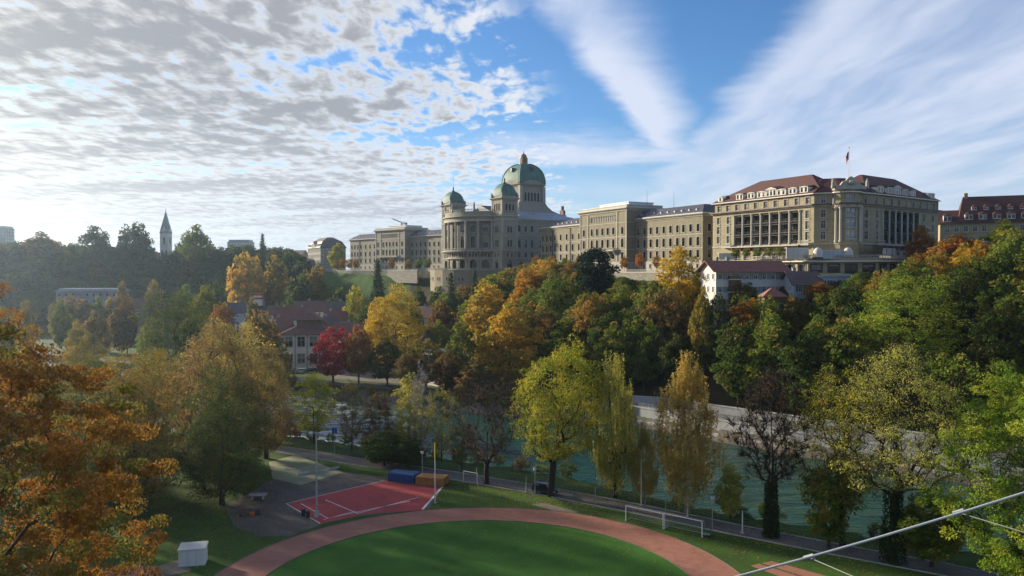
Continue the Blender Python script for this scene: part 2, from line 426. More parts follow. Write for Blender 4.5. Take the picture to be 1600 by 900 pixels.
mat_leaf('leaf_dark', (0.0488, 0.0878, 0.0171), (0.0952, 0.1366, 0.0244), (0.1037, 0.1037, 0.0244))
mat_leaf('leaf_green', (0.088, 0.150, 0.019), (0.175, 0.225, 0.032), (0.20, 0.185, 0.032))
mat_leaf('leaf_bright', (0.1281, 0.2203, 0.0226), (0.2460, 0.3382, 0.0359), (0.3074, 0.3382, 0.0359))
mat_leaf('leaf_lime', (0.2255, 0.2562, 0.0246), (0.3792, 0.3792, 0.0368), (0.4099, 0.3382, 0.0368))
mat_leaf('leaf_willow', (0.2928, 0.3111, 0.0610), (0.4636, 0.4453, 0.0976), (0.4392, 0.3782, 0.0793), 0.45)
mat_leaf('leaf_olive', (0.1525, 0.1464, 0.0244), (0.2623, 0.2196, 0.0390), (0.3172, 0.1952, 0.0342))
mat_leaf('leaf_khaki', (0.1435, 0.1281, 0.0431), (0.2357, 0.1896, 0.0615), (0.2664, 0.1640, 0.0461))
mat_leaf('leaf_brown', (0.1179, 0.0717, 0.0246), (0.2050, 0.1076, 0.0307), (0.1281, 0.1076, 0.0266))
mat_leaf('leaf_yellow', (0.4304, 0.2869, 0.0226), (0.6149, 0.4099, 0.0307), (0.4509, 0.3382, 0.0359))
mat_leaf('leaf_gold', (0.4099, 0.2306, 0.0226), (0.5739, 0.3382, 0.0368), (0.2869, 0.2408, 0.0359))
mat_leaf('leaf_orange', (0.3484, 0.1179, 0.0184), (0.5124, 0.2050, 0.0307), (0.2869, 0.2050, 0.0307))
mat_leaf('leaf_rust', (0.2562, 0.1076, 0.0205), (0.3894, 0.1691, 0.0307), (0.2255, 0.1742, 0.0307))
mat_leaf('leaf_birch', (0.4148, 0.3355, 0.0793), (0.5612, 0.4514, 0.1159), (0.4392, 0.2989, 0.0610), 0.45)
mat_leaf('leaf_maple', (0.25, 0.092, 0.020), (0.37, 0.165, 0.032), (0.15, 0.135, 0.026), 0.42)
mat_leaf('leaf_red', (0.2318, 0.0171, 0.0244), (0.4148, 0.0342, 0.0390), (0.3416, 0.0610, 0.0268), 0.45)
mat_leaf('leaf_pine', (0.0185, 0.0386, 0.0168), (0.0378, 0.0630, 0.0269), None, 0.15)
mat_leaf('leaf_spruce', (0.0461, 0.0769, 0.0287), (0.0871, 0.1179, 0.0410), None, 0.15)
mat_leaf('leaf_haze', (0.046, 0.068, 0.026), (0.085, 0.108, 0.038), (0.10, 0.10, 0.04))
mat_leaf('leaf_ivy', (0.0185, 0.0378, 0.0101), (0.0378, 0.0588, 0.0151), None, 0.2)
# ------------------------------------------------------------------ terrain
NB = np.array([(-9000, 900), (-400, 345), (-200, 262), (-100, 203), (-52, 169), (-4.8, 143), (11, 133), (29, 116), (56.5, 100), (95, 74), (200, 5), (2000, -900)], float)   # near bank
FB = np.array([(-9000, 980), (-400, 410), (-210, 322), (-110, 264), (-74, 240), (-17, 210), (31, 190), (58.8, 161), (80, 141), (112, 115), (230, 30), (2000, -800)], float)  # far bank
TOE = np.array([(-9000, 300), (-800, 340), (-500, 395), (-330, 435), (-230, 455), (-150, 462), (-105, 440), (-78, 412), (-58, 384), (-32, 335), (-14, 285), (4, 232), (40, 197), (66, 170), (88, 149), (118, 124), (236, 40), (2000, -780)], float)
TER = np.array([(-9000, 420), (-800, 430), (-500, 490), (-330, 515), (-230, 530), (-165, 540), (-132, 497), (-95, 456), (-72, 436), (-54, 424), (-34, 406), (-14, 388), (4, 364), (13, 349), (25, 321.5), (41, 291.5), (57, 260.5), (67, 237), (79, 212), (104, 204), (130, 214), (165, 240), (230, 250), (420, 230), (2000, 100)], float)
SOU = np.array([(-9000, -300), (-400, 150), (-150, 128), (-80, 108), (-51, 88), (-34, 68), (-13, 47), (-3, 20), (6, -30), (20, -400), (60, -9000)], float)
Z_PLAT = 35.2
def sdist(poly, X, Y):
    best = np.full(X.shape, 1e18); sg = np.ones(X.shape)
    for (ax, ay), (bx, by) in zip(poly[:-1], poly[1:]):
        dx, dy = bx - ax, by - ay; L2 = dx * dx + dy * dy
        t = np.clip(((X - ax) * dx + (Y - ay) * dy) / L2, 0, 1)
        ex, ey = X - (ax + t * dx), Y - (ay + t * dy)
        d2 = ex * ex + ey * ey
        cr = dx * (Y - ay) - dy * (X - ax)
        up = d2 < best - 1e-9
        best = np.where(up, d2, best); sg = np.where(up, np.sign(cr), sg)
    return np.sqrt(best) * sg
def terrain(X, Y):
    X = np.asarray(X, float); Y = np.asarray(Y, float)
    nb, fb = sdist(NB, X, Y), sdist(FB, X, Y)
    toe, ter, sou = sdist(TOE, X, Y), sdist(TER, X, Y), sdist(SOU, X, Y)
    z = np.zeros(X.shape)
    riv = (nb > 0) & (fb < 0)
    z = np.where(riv, -4.5 * np.clip(np.minimum(nb / 3.0, -fb / 3.0), 0, 1), z)
    fr = np.clip(np.where(toe > 0, toe / np.maximum(toe - ter, 1e-3), 0), 0, 1)
    fr = np.where((ter >= 0) & (toe > 0), 1, fr)
    fr = fr * fr * (3 - 2 * fr) * 0.45 + fr * 0.55
    z = np.where(toe > 0, fr * Z_PLAT, z)
    s = np.clip(-sou * 0.62, 0, 34)
    z = np.where(sou < 0, s, z)
    return z, fr, riv, nb, fb, sou
def tz(x, y): return float(terrain(np.array([x]), np.array([y]))[0][0])

def build_ground():
    xs = np.concatenate([[-9000, -4000, -2000, -1200, -800, -600, -500], np.arange(-430, -130, 6.0), np.arange(-130, 150, 2.5), np.arange(150, 330, 6.0), [350, 420, 600, 1000, 2000, 4000, 9000]])
    ys = np.concatenate([[-6000, -2000, -600, -200], np.arange(-90, 60, 5.0), np.arange(60, 300, 2.5), np.arange(300, 580, 5.0), [600, 640, 700, 850, 1100, 1700, 3000, 6000, 12000]])
    XX, YY = np.meshgrid(xs, ys)
    z, fr, riv, nb, fb, sou = terrain(XX, YY)
    nx, ny = len(xs), len(ys)
    flat = (fr <= 0) & ~riv & (sou >= 0)
    rng = np.random.RandomState(3)
    z = z + np.where(flat | (fr >= 1), 0, rng.uniform(-0.35, 0.35, z.shape) * np.clip(np.abs(z), 0, 1))
    v = np.stack([XX.ravel(), YY.ravel(), z.ravel()], 1)
    i = np.arange(ny - 1)[:, None] * nx + np.arange(nx - 1)[None]
    f = np.stack([i, i + 1, i + 1 + nx, i + nx], -1).reshape(-1, 4)
    me = bpy.data.meshes.new('ground'); me.from_pydata(v.tolist(), [], f.tolist())
    for n in ('lawn', 'leaf_litter', 'meadow', 'dirt'): me.materials.append(M[n])
    cx = XX[:-1, :-1] + 1.2; cy = YY[:-1, :-1] + 1.2
    z, fr, riv, nb, fb, sou = terrain(cx, cy)
    mi = np.zeros(cx.shape, int)
    mi[(fb > 0)] = 2
    mi[(fr > 0.02) & (fr < 0.97)] = 1
    mi[(fr >= 0.97)] = 2
    mi[(fr > 0.25) & (cx > -140) & (cx < -56) & (cy > 385)] = 0
    mi[riv] = 3
    mi[sou < -3] = 1
    me.polygons.foreach_set('material_index', mi.ravel().tolist())
    me.polygons.foreach_set('use_smooth', [True] * len(me.polygons))
    tag(link('ground', me), kind='structure')
build_ground()

def resample(poly, x0, x1, n):
    """points along a polyline between two x values"""
    p = poly[(poly[:, 0] > x0) & (poly[:, 0] < x1)]
    xs = np.linspace(x0, x1, n)
    return np.stack([xs, np.interp(xs, poly[:, 0], poly[:, 1])], 1)
def ribbon(name, pts, width, z, m, parent=None, kind='structure', off=0.0, thick=None):
    pts = [Vector((p[0], p[1])) for p in pts]; mb = MB(); L, Rr = [], []
    for i, p in enumerate(pts):
        d = (pts[min(i + 1, len(pts) - 1)] - pts[max(i - 1, 0)]).normalized(); nrm = Vector((-d.y, d.x))
        L.append(p + nrm * (off + width / 2)); Rr.append(p + nrm * (off - width / 2))
    for i in range(len(pts) - 1):
        mb.face([(*Rr[i], z), (*Rr[i + 1], z), (*L[i + 1], z), (*L[i], z)])
    o = mb.build(name, m, parent)
    if kind: o['kind'] = kind
    return o

def build_water():
    m = bpy.data.materials.new('river_water'); m.use_nodes = True; g = G(m.node_tree); b = g.n['Principled BSDF']
    tc = g.node('ShaderNodeTexCoord')
    mp = g.node('ShaderNodeMapping'); mp.inputs['Rotation'].default_value = (0, 0, R(33)); mp.inputs['Scale'].default_value = (0.34, 1.0, 1)
    g.l.new(tc.outputs['Object'], mp.inputs[0])
    n0 = g.noise(mp.outputs[0], 0.10, 4, 0.6)
    b.inputs['Roughness'].default_value = 0.12; b.inputs['IOR'].default_value = 1.33
    base = g.mix(g.step(n0, 0.35, 0.65), (0.010, 0.050, 0.040, 1), (0.018, 0.072, 0.056, 1))
    so = g.node('ShaderNodeSeparateXYZ'); g.l.new(tc.outputs['Object'], so.inputs[0])
    weir = g.mul(g.step(so.outputs[0], -22.0, -44.0), g.step(so.outputs[0], -120.0, -84.0))      # broken white water below the weir
    mq = g.node('ShaderNodeMapping'); mq.inputs['Rotation'].default_value = (0, 0, R(33)); mq.inputs['Scale'].default_value = (0.16, 0.8, 1); g.l.new(tc.outputs['Object'], mq.inputs[0])
    foam = g.mul(g.step(g.noise(mq.outputs[0], 1.1, 6, 0.65, 0, 0.8), 0.44, 0.62), weir)
    g.l.new(g.mix(foam, base, (0.62, 0.66, 0.66, 1)), b.inputs['Base Color'])
    h = g.add(g.mul(g.noise(mp.outputs[0], 0.9, 5, 0.6, 0, 0.6), 1.0), g.mul(g.noise(mp.outputs[0], 0.22, 3, 0.5, 0, 0.5), 3.2))
    bn = g.node('ShaderNodeBump'); bn.inputs['Strength'].default_value = 0.9; bn.inputs['Distance'].default_value = 0.40
    g.l.new(h, bn.inputs['Height']); g.l.new(bn.outputs[0], b.inputs['Normal'])
    a = resample(NB, -420, 260, 120); c = resample(FB, -420, 260, 120)
    mb = MB()
    for i in range(119):
        mb.face([(a[i][0], a[i][1] - 2, -2.5), (a[i + 1][0], a[i + 1][1] - 2, -2.5), (c[i + 1][0], c[i + 1][1] + 2, -2.5), (c[i][0], c[i][1] + 2, -2.5)])
    tag(mb.build('river', m), kind='structure')
build_water()

# ------------------------------------------------------------------ sports ground
TC = (-4.0, 84.0); R_IN, R_OUT = 25.6, 31.6
def oval(r, n=72, y_end=8.0):
    p = [(TC[0] + r * math.cos(math.pi * i / n), TC[1] + r * math.sin(math.pi * i / n)) for i in range(n + 1)]
    return [(TC[0] + r, y_end)] + p + [(TC[0] - r, y_end)]
def sheet(name, poly, z, m, kind='structure', parent=None):
    mb = MB(); mb.face([(p[0], p[1], z) for p in poly]); o = mb.build(name, m, parent)
    if kind: o['kind'] = kind
    return o
def ring(name, pi, po, z, m):
    mb = MB()
    for i in range(len(pi) - 1): mb.face([(*pi[i], z), (*po[i], z), (*po[i + 1], z), (*pi[i + 1], z)])
    tag(mb.build(name, m), kind='structure')
tr = ring('running_track', oval(R_IN), oval(R_OUT), 0.02, 'track')
sheet('sports_field', oval(R_IN + 0.02), 0.014, 'field_grass')
def kerb(name, r):
    mb = MB(); a, b_ = oval(r), oval(r + 0.08)
    for i in range(len(a) - 1):
        mb.face([(*a[i], 0.08), (*b_[i], 0.08), (*b_[i + 1], 0.08), (*a[i + 1], 0.08)])
        mb.face([(*a[i], 0.0), (*a[i + 1], 0.0), (*a[i + 1], 0.08), (*a[i], 0.08)])
        mb.face([(*b_[i], 0.0), (*b_[i + 1], 0.0), (*b_[i + 1], 0.08), (*b_[i], 0.08)])
    tag(mb.build(name, 'gravel'), kind='structure')
kerb('track_kerb', R_OUT)
kerb('field_kerb', R_IN - 0.08)
# red hard court, pale court and worn gravel yard beside the bend
def gp(*pts): return [ground(px, py)[:2] for px, py in pts]
yard = gp((352, 792), (420, 752), (470, 728), (540, 738), (602, 745), (700, 752), (668, 796), (560, 806), (505, 818), (455, 838), (405, 838), (365, 822))
sheet('gravel_yard', yard, 0.006, 'dirt')
court = gp((446, 787), (603, 750), (694, 757), (662, 797), (570, 803), (500, 819))
sheet('red_court', court, 0.024, 'court_red')
sheet('pale_court', gp((420, 722), (462, 711), (536, 738), (470, 758), (426, 748)), 0.02, 'court_pale')
def stripe(a, b, w=0.12):
    A, B = ground(*a), ground(*b); d = (B - A).normalized(); nrm = Vector((-d.y, d.x, 0)) * w / 2
    mb = MB(); z = Vector((0, 0, 0.028))
    mb.face([A - nrm + z, B - nrm + z, B + nrm + z, A + nrm + z])
    tag(mb.build('court_line', 'paint_white'), kind='structure')
for a, b in (((447, 787), (500, 818)), ((447, 787), (600, 751)), ((470, 787), (512, 810)), ((508, 781), (560, 803)), ((505, 812), (556, 799)), ((660, 796), (692, 760)), ((512, 810), (640, 783)), ((560, 802), (655, 777))):
    stripe(a, b, 0.16 if b[0] != 692 else 0.35)
# gravel patch and take-off lanes on the grass at the right
sheet('jump_lane', gp((1190, 880), (1206, 877), (1310, 905), (1290, 912)), 0.018, 'track')
sheet('jump_lane.001', gp((1172, 884), (1186, 881), (1262, 905), (1244, 910)), 0.018, 'track')
sheet('field_strip', gp((830, 788), (850, 786), (905, 800), (885, 804)), 0.012, 'gravel')
sheet('paved_patch', gp((244, 886), (282, 874), (300, 892), (262, 900)), 0.02, 'gravel')
sheet('side_lane', gp((140, 905), (180, 884), (245, 884), (262, 905)), 0.012, 'track')
PATH = [(-130, 212), (-90, 184), (-62, 163), (-47, 153.5), (-29.5, 143.5), (-11, 134), (4.2, 125), (19.3, 114.6), (31, 105.6), (41.6, 98.2), (52.3, 91.2), (80, 70), (150, 20)]
ribbon('river_path', PATH, 4.2, 0.016, 'asphalt')
for off in (-2.2, 2.2):
    mb = MB(); pts = [Vector(p) for p in PATH]; ring_ = []
    for i, p in enumerate(pts):
        d = (pts[min(i + 1, len(pts) - 1)] - pts[max(i - 1, 0)]).normalized(); nr = Vector((-d.y, d.x))
        a, b_ = p + nr * (off - 0.08), p + nr * (off + 0.08)
        ring_.append([(a.x, a.y, 0), (a.x, a.y, 0.12), (b_.x, b_.y, 0.12), (b_.x, b_.y, 0)])
    mb.loft(ring_, 0, cap=False)
    tag(mb.build('path_kerb', 'concrete'), kind='structure')
# far-bank street and squares
ribbon('bank_road', [(-400, 424), (-210, 334), (-110, 275), (-74, 252), (-40, 236), (-14, 224)], 6.0, 0.02, 'asphalt')
sheet('market_square', [(-60, 254), (-22, 236), (-14, 252), (-40, 280), (-64, 276)], 0.026, 'gravel')
ribbon('quay_road', [(24, 199), (40, 189), (64, 164.5), (86, 143.5), (118, 118), (236, 35)], 5.0, 1.72, 'asphalt')

# ------------------------------------------------------------------ quay walls on the far bank (river walls)
def wallstrip(mb, pts, off, w, z0, z1, mi=0):
    pts = [Vector(p) for p in pts]; rr = []
    for i, p in enumerate(pts):
        d = (pts[min(i + 1, len(pts) - 1)] - pts[max(i - 1, 0)]).normalized(); nr = Vector((-d.y, d.x))
        a, b_ = p + nr * (off - w / 2), p + nr * (off + w / 2)
        rr.append([(a.x, a.y, z0), (a.x, a.y, z1), (b_.x, b_.y, z1), (b_.x, b_.y, z0)])
    mb.loft(rr, mi, cap=False)
    mb.face(rr[0], mi); mb.face(rr[-1], mi)
QUAY = [(22, 196), (31, 190), (45, 175.5), (58.8, 161), (80, 141), (112, 115), (230, 30)]
def build_quay():
    e = empty('quay_wall', (31, 190, 0))
    inv = Vector((31, 190, 0))
    q = [(x - 31, y - 190) for x, y in QUAY]
    mb = MB(); wallstrip(mb, q, -0.2, 1.2, -4.6, -1.1); mb.build('lower_ledge', 'concrete', e)
    mb = MB(); wallstrip(mb, q, 1.2, 1.2, -4.6, 1.7); mb.build('wall', 'concrete_pale', e)
    mb = MB(); wallstrip(mb, q, 1.2, 1.4, 1.7, 1.95); mb.build('coping', 'concrete_pale', e)
    # railing: posts and rails, each segment its own part
    pts = [Vector(p) for p in q[:-1]]
    acc = []
    for a, b_ in zip(pts[:-1], pts[1:]):
        n = int((b_ - a).length / 2.6)
        d = (b_ - a).normalized(); nr = Vector((-d.y, d.x))
        for k in range(n): acc.append((a + (b_ - a) * k / n + nr * 0.95, math.atan2(d.y, d.x), (b_ - a).length / n))
    mb = MB(); mb.box(-0.05, 0.05, -0.05, 0.05, 1.95, 3.0)
    for z in (2.2, 2.45, 2.7, 2.93): mb.box(0.05, 2.52, -0.025, 0.025, z, z + 0.06)
    me = mb.mesh('railing', ['galvanised'])
    for p, a, L in acc:
        o = link('railing', me, e); o.location = (p.x, p.y, 0); o.rotation_euler.z = a; o.scale.x = L / 2.6
    tag(e, 'pale concrete quay wall with railing along the far bank of the river', 'river wall')
    e2 = empty('retaining_wall', (30, 203, 0))
    back = [(31, 197.5), (38, 195), (50, 183), (68, 165.5), (92, 143), (122, 119), (236, 45)]
    q = [(x - 30, y - 203) for x, y in back]
    mb = MB(); wallstrip(mb, q, 0.0, 0.9, -0.5, 3.4); mb.build('wall', 'concrete_pale', e2)
    mb = MB(); wallstrip(mb, q, 0.0, 1.1, 3.4, 3.6); mb.build('coping', 'concrete', e2)
    # vertical buttresses
    for k in range(1, 10):
        p = Vector(q[1]).lerp(Vector(q[4]), k / 10)
    tag(e2, 'long pale retaining wall between the quay road and the wooded slope', 'retaining wall')
    e3 = empty('boat_landing_roof', (34, 193, 0))
    return e3
_e = build_quay(); bpy.data.objects.remove(_e)
# concrete ramp with sloping parapet seen between the willow and the birch
# ------------------------------------------------------------------ facade kit
def wall(mb, O, U, w, z0, z1, ops, depth=0.35, mi=0, mr=None):
    """wall from O along U (2-D), outward normal (U.y,-U.x); ops = (u0,u1,v0,v1,arch) openings with reveals"""
    mr = mi if mr is None else mr
    O = Vector(O); U = Vector(U).normalized(); N = Vector((U.y, -U.x))
    def P(u, v, d=0.0):
        q = O + U * u - N * d; return (q.x, q.y, v)
    us = sorted(set([0, w] + [o[0] for o in ops] + [o[1] for o in ops]))
    vs = sorted(set([z0, z1] + [o[2] for o in ops] + [o[3] for o in ops]))
    us = [u for k, u in enumerate(us) if k == 0 or u - us[k - 1] > 1e-6]
    vs = [u for k, u in enumerate(vs) if k == 0 or u - vs[k - 1] > 1e-6]
    for j in range(len(vs) - 1):
        run = None
        for i in range(len(us) - 1):
            cu, cv = (us[i] + us[i + 1]) / 2, (vs[j] + vs[j + 1]) / 2
            hole = any(o[0] < cu < o[1] and o[2] < cv < o[3] for o in ops)
            if hole:
                if run is not None: mb.face([P(run, vs[j]), P(us[i], vs[j]), P(us[i], vs[j + 1]), P(run, vs[j + 1])], mi)
                run = None
            elif run is None: run = us[i]
        if run is not None: mb.face([P(run, vs[j]), P(w, vs[j]), P(w, vs[j + 1]), P(run, vs[j + 1])], mi)
    for u0, u1, v0, v1, arch in ops:
        hw = (u1 - u0) / 2; uc = (u0 + u1) / 2
        pts = [(u0, v0)]
        if arch:
            rise = hw * arch; vs_ = v1 - rise; K = 6
            arc = [(uc - hw * math.cos(math.pi * k / K), vs_ + rise * math.sin(math.pi * k / K)) for k in range(K + 1)]
            for k in range(K):          # spandrels
                a, b_ = arc[k], arc[k + 1]
                mb.face([P(a[0], v1), P(a[0], a[1]), P(b_[0], b_[1]), P(b_[0], v1)], mi)
            outline = [(u0, v0)] + arc + [(u1, v0)]
        else: outline = [(u0, v0), (u0, v1), (u1, v1), (u1, v0)]
        for a, b_ in zip(outline, outline[1:] + outline[:1]):
            mb.face([P(*a), P(*b_), P(*b_, depth), P(*a, depth)], mr)
_wm = {}
def window_mesh(w, h, arch, depth, style):
    """frame, bars and pane of one window; x across, y inwards, z up from the sill"""
    key = (round(w, 2), round(h, 2), arch, depth, style)
    if key in _wm: return _wm[key]
    mb = MB(); fr = 0.09; d = depth
    y0, y1 = d - 0.10, d
    mb.face([(-w / 2 - .02, d + .01, -.02), (w / 2 + .02, d + .01, -.02), (w / 2 + .02, d + .01, h), (-w / 2 - .02, d + .01, h)], 1)
    mb.box(-w / 2, -w / 2 + fr, y0, y1, 0, h, 0); mb.box(w / 2 - fr, w / 2, y0, y1, 0, h, 0)
    mb.box(-w / 2 + fr, w / 2 - fr, y0, y1, 0, fr, 0); mb.box(-w / 2 + fr, w / 2 - fr, y0, y1, h - fr, h, 0)
    mb.box(-0.04, 0.04, y0, y1, fr, h - fr, 0)
    if h > 1.3: mb.box(-w / 2 + fr, w / 2 - fr, y0 + .01, y1 - .005, h * 0.66 - .04, h * 0.66 + .04, 0)
    # stone surround and sill, proud of the wall
    s = 0.22 if style != 'plain' else 0.12
    mb.box(-w / 2 - s, -w / 2 - .003, -0.09, 0.05, -0.0, h, 2); mb.box(w / 2 + .003, w / 2 + s, -0.09, 0.05, -0.0, h, 2)
    mb.box(-w / 2 - s - .1, w / 2 + s + .1, -0.22, 0.06, -0.24, -0.004, 2)
    if style == 'hood':
        mb.box(-w / 2 - s - .12, w / 2 + s + .12, -0.30, 0.05, h + .30, h + .48, 2)
        mb.box(-w / 2 - s, w / 2 + s, -0.10, 0.05, h + .003, h + .297, 2)
    elif style == 'gable':
        mb.box(-w / 2 - s, w / 2 + s, -0.10, 0.05, h + .003, h + .297, 2)
        g_ = w / 2 + s + .2
        mb.loft([[(-g_, -0.32, h + .3), (g_, -0.32, h + .3), (0, -0.32, h + .95)], [(-g_, 0.05, h + .3), (g_, 0.05, h + .3), (0, 0.05, h + .95)]], 2)
        mb.face([(-g_, -0.32, h + .3), (0, -0.32, h + .95), (g_, -0.32, h + .3)], 2)
    elif arch:
        K = 6; r0, r1 = w / 2 + .003, w / 2 + s; vs_ = h - w / 2 * arch
        for k in range(K):
            a0, a1 = math.pi * k / K, math.pi * (k + 1) / K
            q = [(-r * math.cos(a), vs_ + r * math.sin(a) * (arch if r == r0 else (h - vs_ + s) / r1)) for r, a in ((r0, a0), (r1, a0), (r1, a1), (r0, a1))]
            mb.loft([[(x, -0.09, z) for x, z in q], [(x, 0.05, z) for x, z in q]], 2)
            mb.face([(x, -0.09, z) for x, z in q], 2)
    else:
        mb.box(-w / 2 - s, w / 2 + s, -0.10, 0.05, h + .003, h + s, 2)
    mats = {'hotel': ['frame_white', 'glass', 'hotel_trim'], 'blue': ['frame_white', 'sky_tinted_glass', 'hotel_trim'], 'loggia': ['frame_dark', 'glass', 'frame_dark'], 'bare': ['frame_dark', 'glass', 'render_grey'], 'plain': ['frame_white', 'glass', 'render_white']}.get(style, ['frame_dark', 'glass', 'trim_stone'])
    me = mb.mesh('window', mats); _wm[key] = me
    return me
def add_windows(parent, O, U, ops, depth, style, z_off=0.0, name='window'):
    O = Vector(O); U = Vector(U).normalized(); out = []
    for u0, u1, v0, v1, arch in ops:
        me = window_mesh(u1 - u0, v1 - v0, arch, depth, style)
        o = link(name, me, parent); q = O + U * ((u0 + u1) / 2)
        o.location = (q.x, q.y, v0 + z_off); o.rotation_euler.z = math.atan2(U.y, U.x); out.append(o)
    return out
def facade(parent, mb, O, U, w, z0, z1, ops, style='stone', depth=0.4, mi=0, win=True, name='window'):
    wall(mb, O, U, w, z0, z1, ops, depth, mi)
    if win: add_windows(parent, O, U, ops, depth, style, name=name)
def row(us, w, v0, v1, arch=0): return [(u - w / 2, u + w / 2, v0, v1, arch) for u in us]
def lin(a, b, n): return [a + (b - a) * i / (n - 1) for i in range(n)] if n > 1 else [(a + b) / 2]
def cornice(mb, x0, x1, y0, y1, z, prof, mi=0):
    """stepped moulding round a rectangle: prof = (projection, height) courses from below"""
    for p, h in prof:
        mb.box(x0 - p, x1 + p, y0 - p, y1 + p, z, z + h, mi); z += h
    return z
def hip(mb, x0, x1, y0, y1, z, h, inset, mi=0):
    ix = inset; iy = inset
    a = [(x0, y0, z), (x1, y0, z), (x1, y1, z), (x0, y1, z)]
    b_ = [(x0 + ix, y0 + iy, z + h), (x1 - ix, y0 + iy, z + h), (x1 - ix, y1 - iy, z + h), (x0 + ix, y1 - iy, z + h)]
    mb.loft([a, b_], mi)
def balustrade(mb, p, q, z, h=1.0, mi=0, step=0.55):
    p, q = Vector(p), Vector(q); L = (q - p).length; a = math.atan2(q.y - p.y, q.x - p.x); c = (p + q) / 2
    mb.obox(c, a, L, 0.30, z, z + 0.18, mi); mb.obox(c, a, L, 0.34, z + h - 0.18, z + h, mi)
    n = max(2, int(L / step))
    for k in range(n):
        r = p.lerp(q, (k + .5) / n); mb.obox(r, a, 0.18, 0.18, z + 0.17, z + h - 0.17, mi)

# ------------------------------------------------------------------ the two long government wings
def federal_office(name, label, loc, rz, wl, wp, wr, ncl, ncr, p, stone):
    """wing - pavilion - wing, left to right; local x along the river front, y inwards"""
    e = empty(name, loc, rz); D = 17.0
    ZC = 18.9
    xs = {'L': (0, wl), 'P': (wl, wl + wp), 'R': (wl + wp, wl + wp + wr)}
    mats = [stone, 'trim_stone', 'plinth']
    def wing(x0, x1, us, side):
        mb = MB()
        w = x1 - x0
        ops = row(us, 1.5, 13.6, 16.3, .5) + row(us, 1.6, 8.6, 11.8, .9) + row(us, 1.5, 4.4, 7.2, .3)
        facade(e, mb, (x0, p), (1, 0), w, 3.3, ZC, ops)
        facade(e, mb, (x0, p - 0.25), (1, 0), w, -3.0, 3.3, row(us, 1.0, 0.7, 2.2), mi=2, style='plinth')
        mb.face([(x0, p - .25, 3.3), (x1, p - .25, 3.3), (x1, p, 3.3), (x0, p, 3.3)], 2)
        ys = lin(3, D - p - 3, 3)
        so = row(ys, 1.5, 13.6, 16.3, .5) + row(ys, 1.6, 8.6, 11.8, .9) + row(ys, 1.5, 4.4, 7.2, .3)
        if side > 0: facade(e, mb, (x1, p), (0, 1), D - p, -3, ZC, so)
        elif side < 0: facade(e, mb, (x0, D), (0, -1), D - p, -3, ZC, so)
        wall(mb, (x1, D), (-1, 0), w, -3, ZC, [])
        # string courses
        for z in (7.75, 12.55):
            mb.box(x0 - (0.0 if side > 0 else .12), x1 + (.12 if side > 0 else 0), p - .14, p - .004, z, z + .28, 1)
        mb.build('wall', mats, e)
        mb = MB()
        xa, xb = (x0 + .01, x1) if side > 0 else (x0, x1 - .01)
        for pr, h, z in ((.25, .4, ZC), (.55, .3, ZC + .4), (.95, .35, ZC + .7)):
            mb.box(xa - (pr if side < 0 else 0), xb + (pr if side > 0 else 0), p - pr, D + pr, z, z + h)
        mb.box(xa - (1.0 if side < 0 else 0), xb + (1.0 if side > 0 else 0), p - 1.0, D + 1.0, ZC + 1.05, ZC + 1.22, 1)
        mb.build('cornice', ['trim_stone', 'white_metal'], e)
        mb = MB(); zr = ZC + 1.22; h = 3.4; i = 5.5
        ax, bx = (x0, x1 + .8) if side > 0 else (x0 - .8, x1)
        a = [(ax, p - .8, zr), (bx, p - .8, zr), (bx, D + .8, zr), (ax, D + .8, zr)]
        b_ = [(ax + (i if side < 0 else 0), p - .8 + i, zr + h), (bx - (i if side > 0 else 0), p - .8 + i, zr + h), (bx - (i if side > 0 else 0), D + .8 - i, zr + h), (ax + (i if side < 0 else 0), D + .8 - i, zr + h)]
        mb.loft([a, b_]); rf = mb.build('roof', 'slate', e)
        for k in range(int(w / 4)):
            u = x0 + 2.5 + k * 4; mb = MB(); mb.box(u - .35, u + .35, p + .9, p + 1.7, zr + .9, zr + 1.65); mb.build('skylight', 'zinc', rf)
        # rainwater pipe
        u = us[ncl_ - 1] + (us[ncl_] - us[ncl_ - 1]) / 2
        mb = MB(); mb.box(u - .12, u + .12, p - .35, p - .12, -3, ZC); mb.build('downpipe', 'frame_dark', e)
    ncl_ = 3
    usL = lin(2.2, 9.6, 3) + lin(13.5, wl - 2.0, ncl)
    wing(*xs['L'], usL, -1)
    usR = lin(2.0, wr - 13.5, ncr) + lin(wr - 10.2, wr - 2.4, 3)
    ncl_ = ncr
    wing(*xs['R'], usR, 1)
    # central pavilion with attic loggia
    x0, x1 = xs['P']; mb = MB(); ZP = 23.3
    cen = lin(wp * 0.27, wp * 0.73, 5); us = [wp * 0.09] + cen + [wp * 0.91]
    att = [(wp * .22, wp * .78, 19.6, 21.9, 0)]
    ops = row(us, 1.6, 14.2, 17.2, .9) + row(us, 1.7, 9.0, 12.5, .9) + row(us, 1.6, 4.4, 7.2, .4)
    wall(mb, (x0, 0), (1, 0), wp, 3.3, ZP, ops + att, 0.42)
    add_windows(e, (x0, 0), (1, 0), ops, 0.42, 'stone')
    facade(e, mb, (x0, -.25), (1, 0), wp, -3, 3.3, row(us, 1.0, .7, 2.2), style='plinth', mi=2)
    mb.face([(x0, -.25, 3.3), (x1, -.25, 3.3), (x1, 0, 3.3), (x0, 0, 3.3)], 2)
    so = row([9.0, 13.0], 1.5, 20.0, 21.6)
    facade(e, mb, (x1, -.25), (0, 1), D + .25, -3, 3.3, [], mi=2)
    facade(e, mb, (x1, 0), (0, 1), D, 3.3, ZP, row([p / 2], 1.2, 14.2, 17.0, .9) if p > 4.5 else [])
    wall(mb, (x0, D), (0, -1), D, -3, ZP, []); wall(mb, (x1, D), (-1, 0), wp, -3, ZP, [])
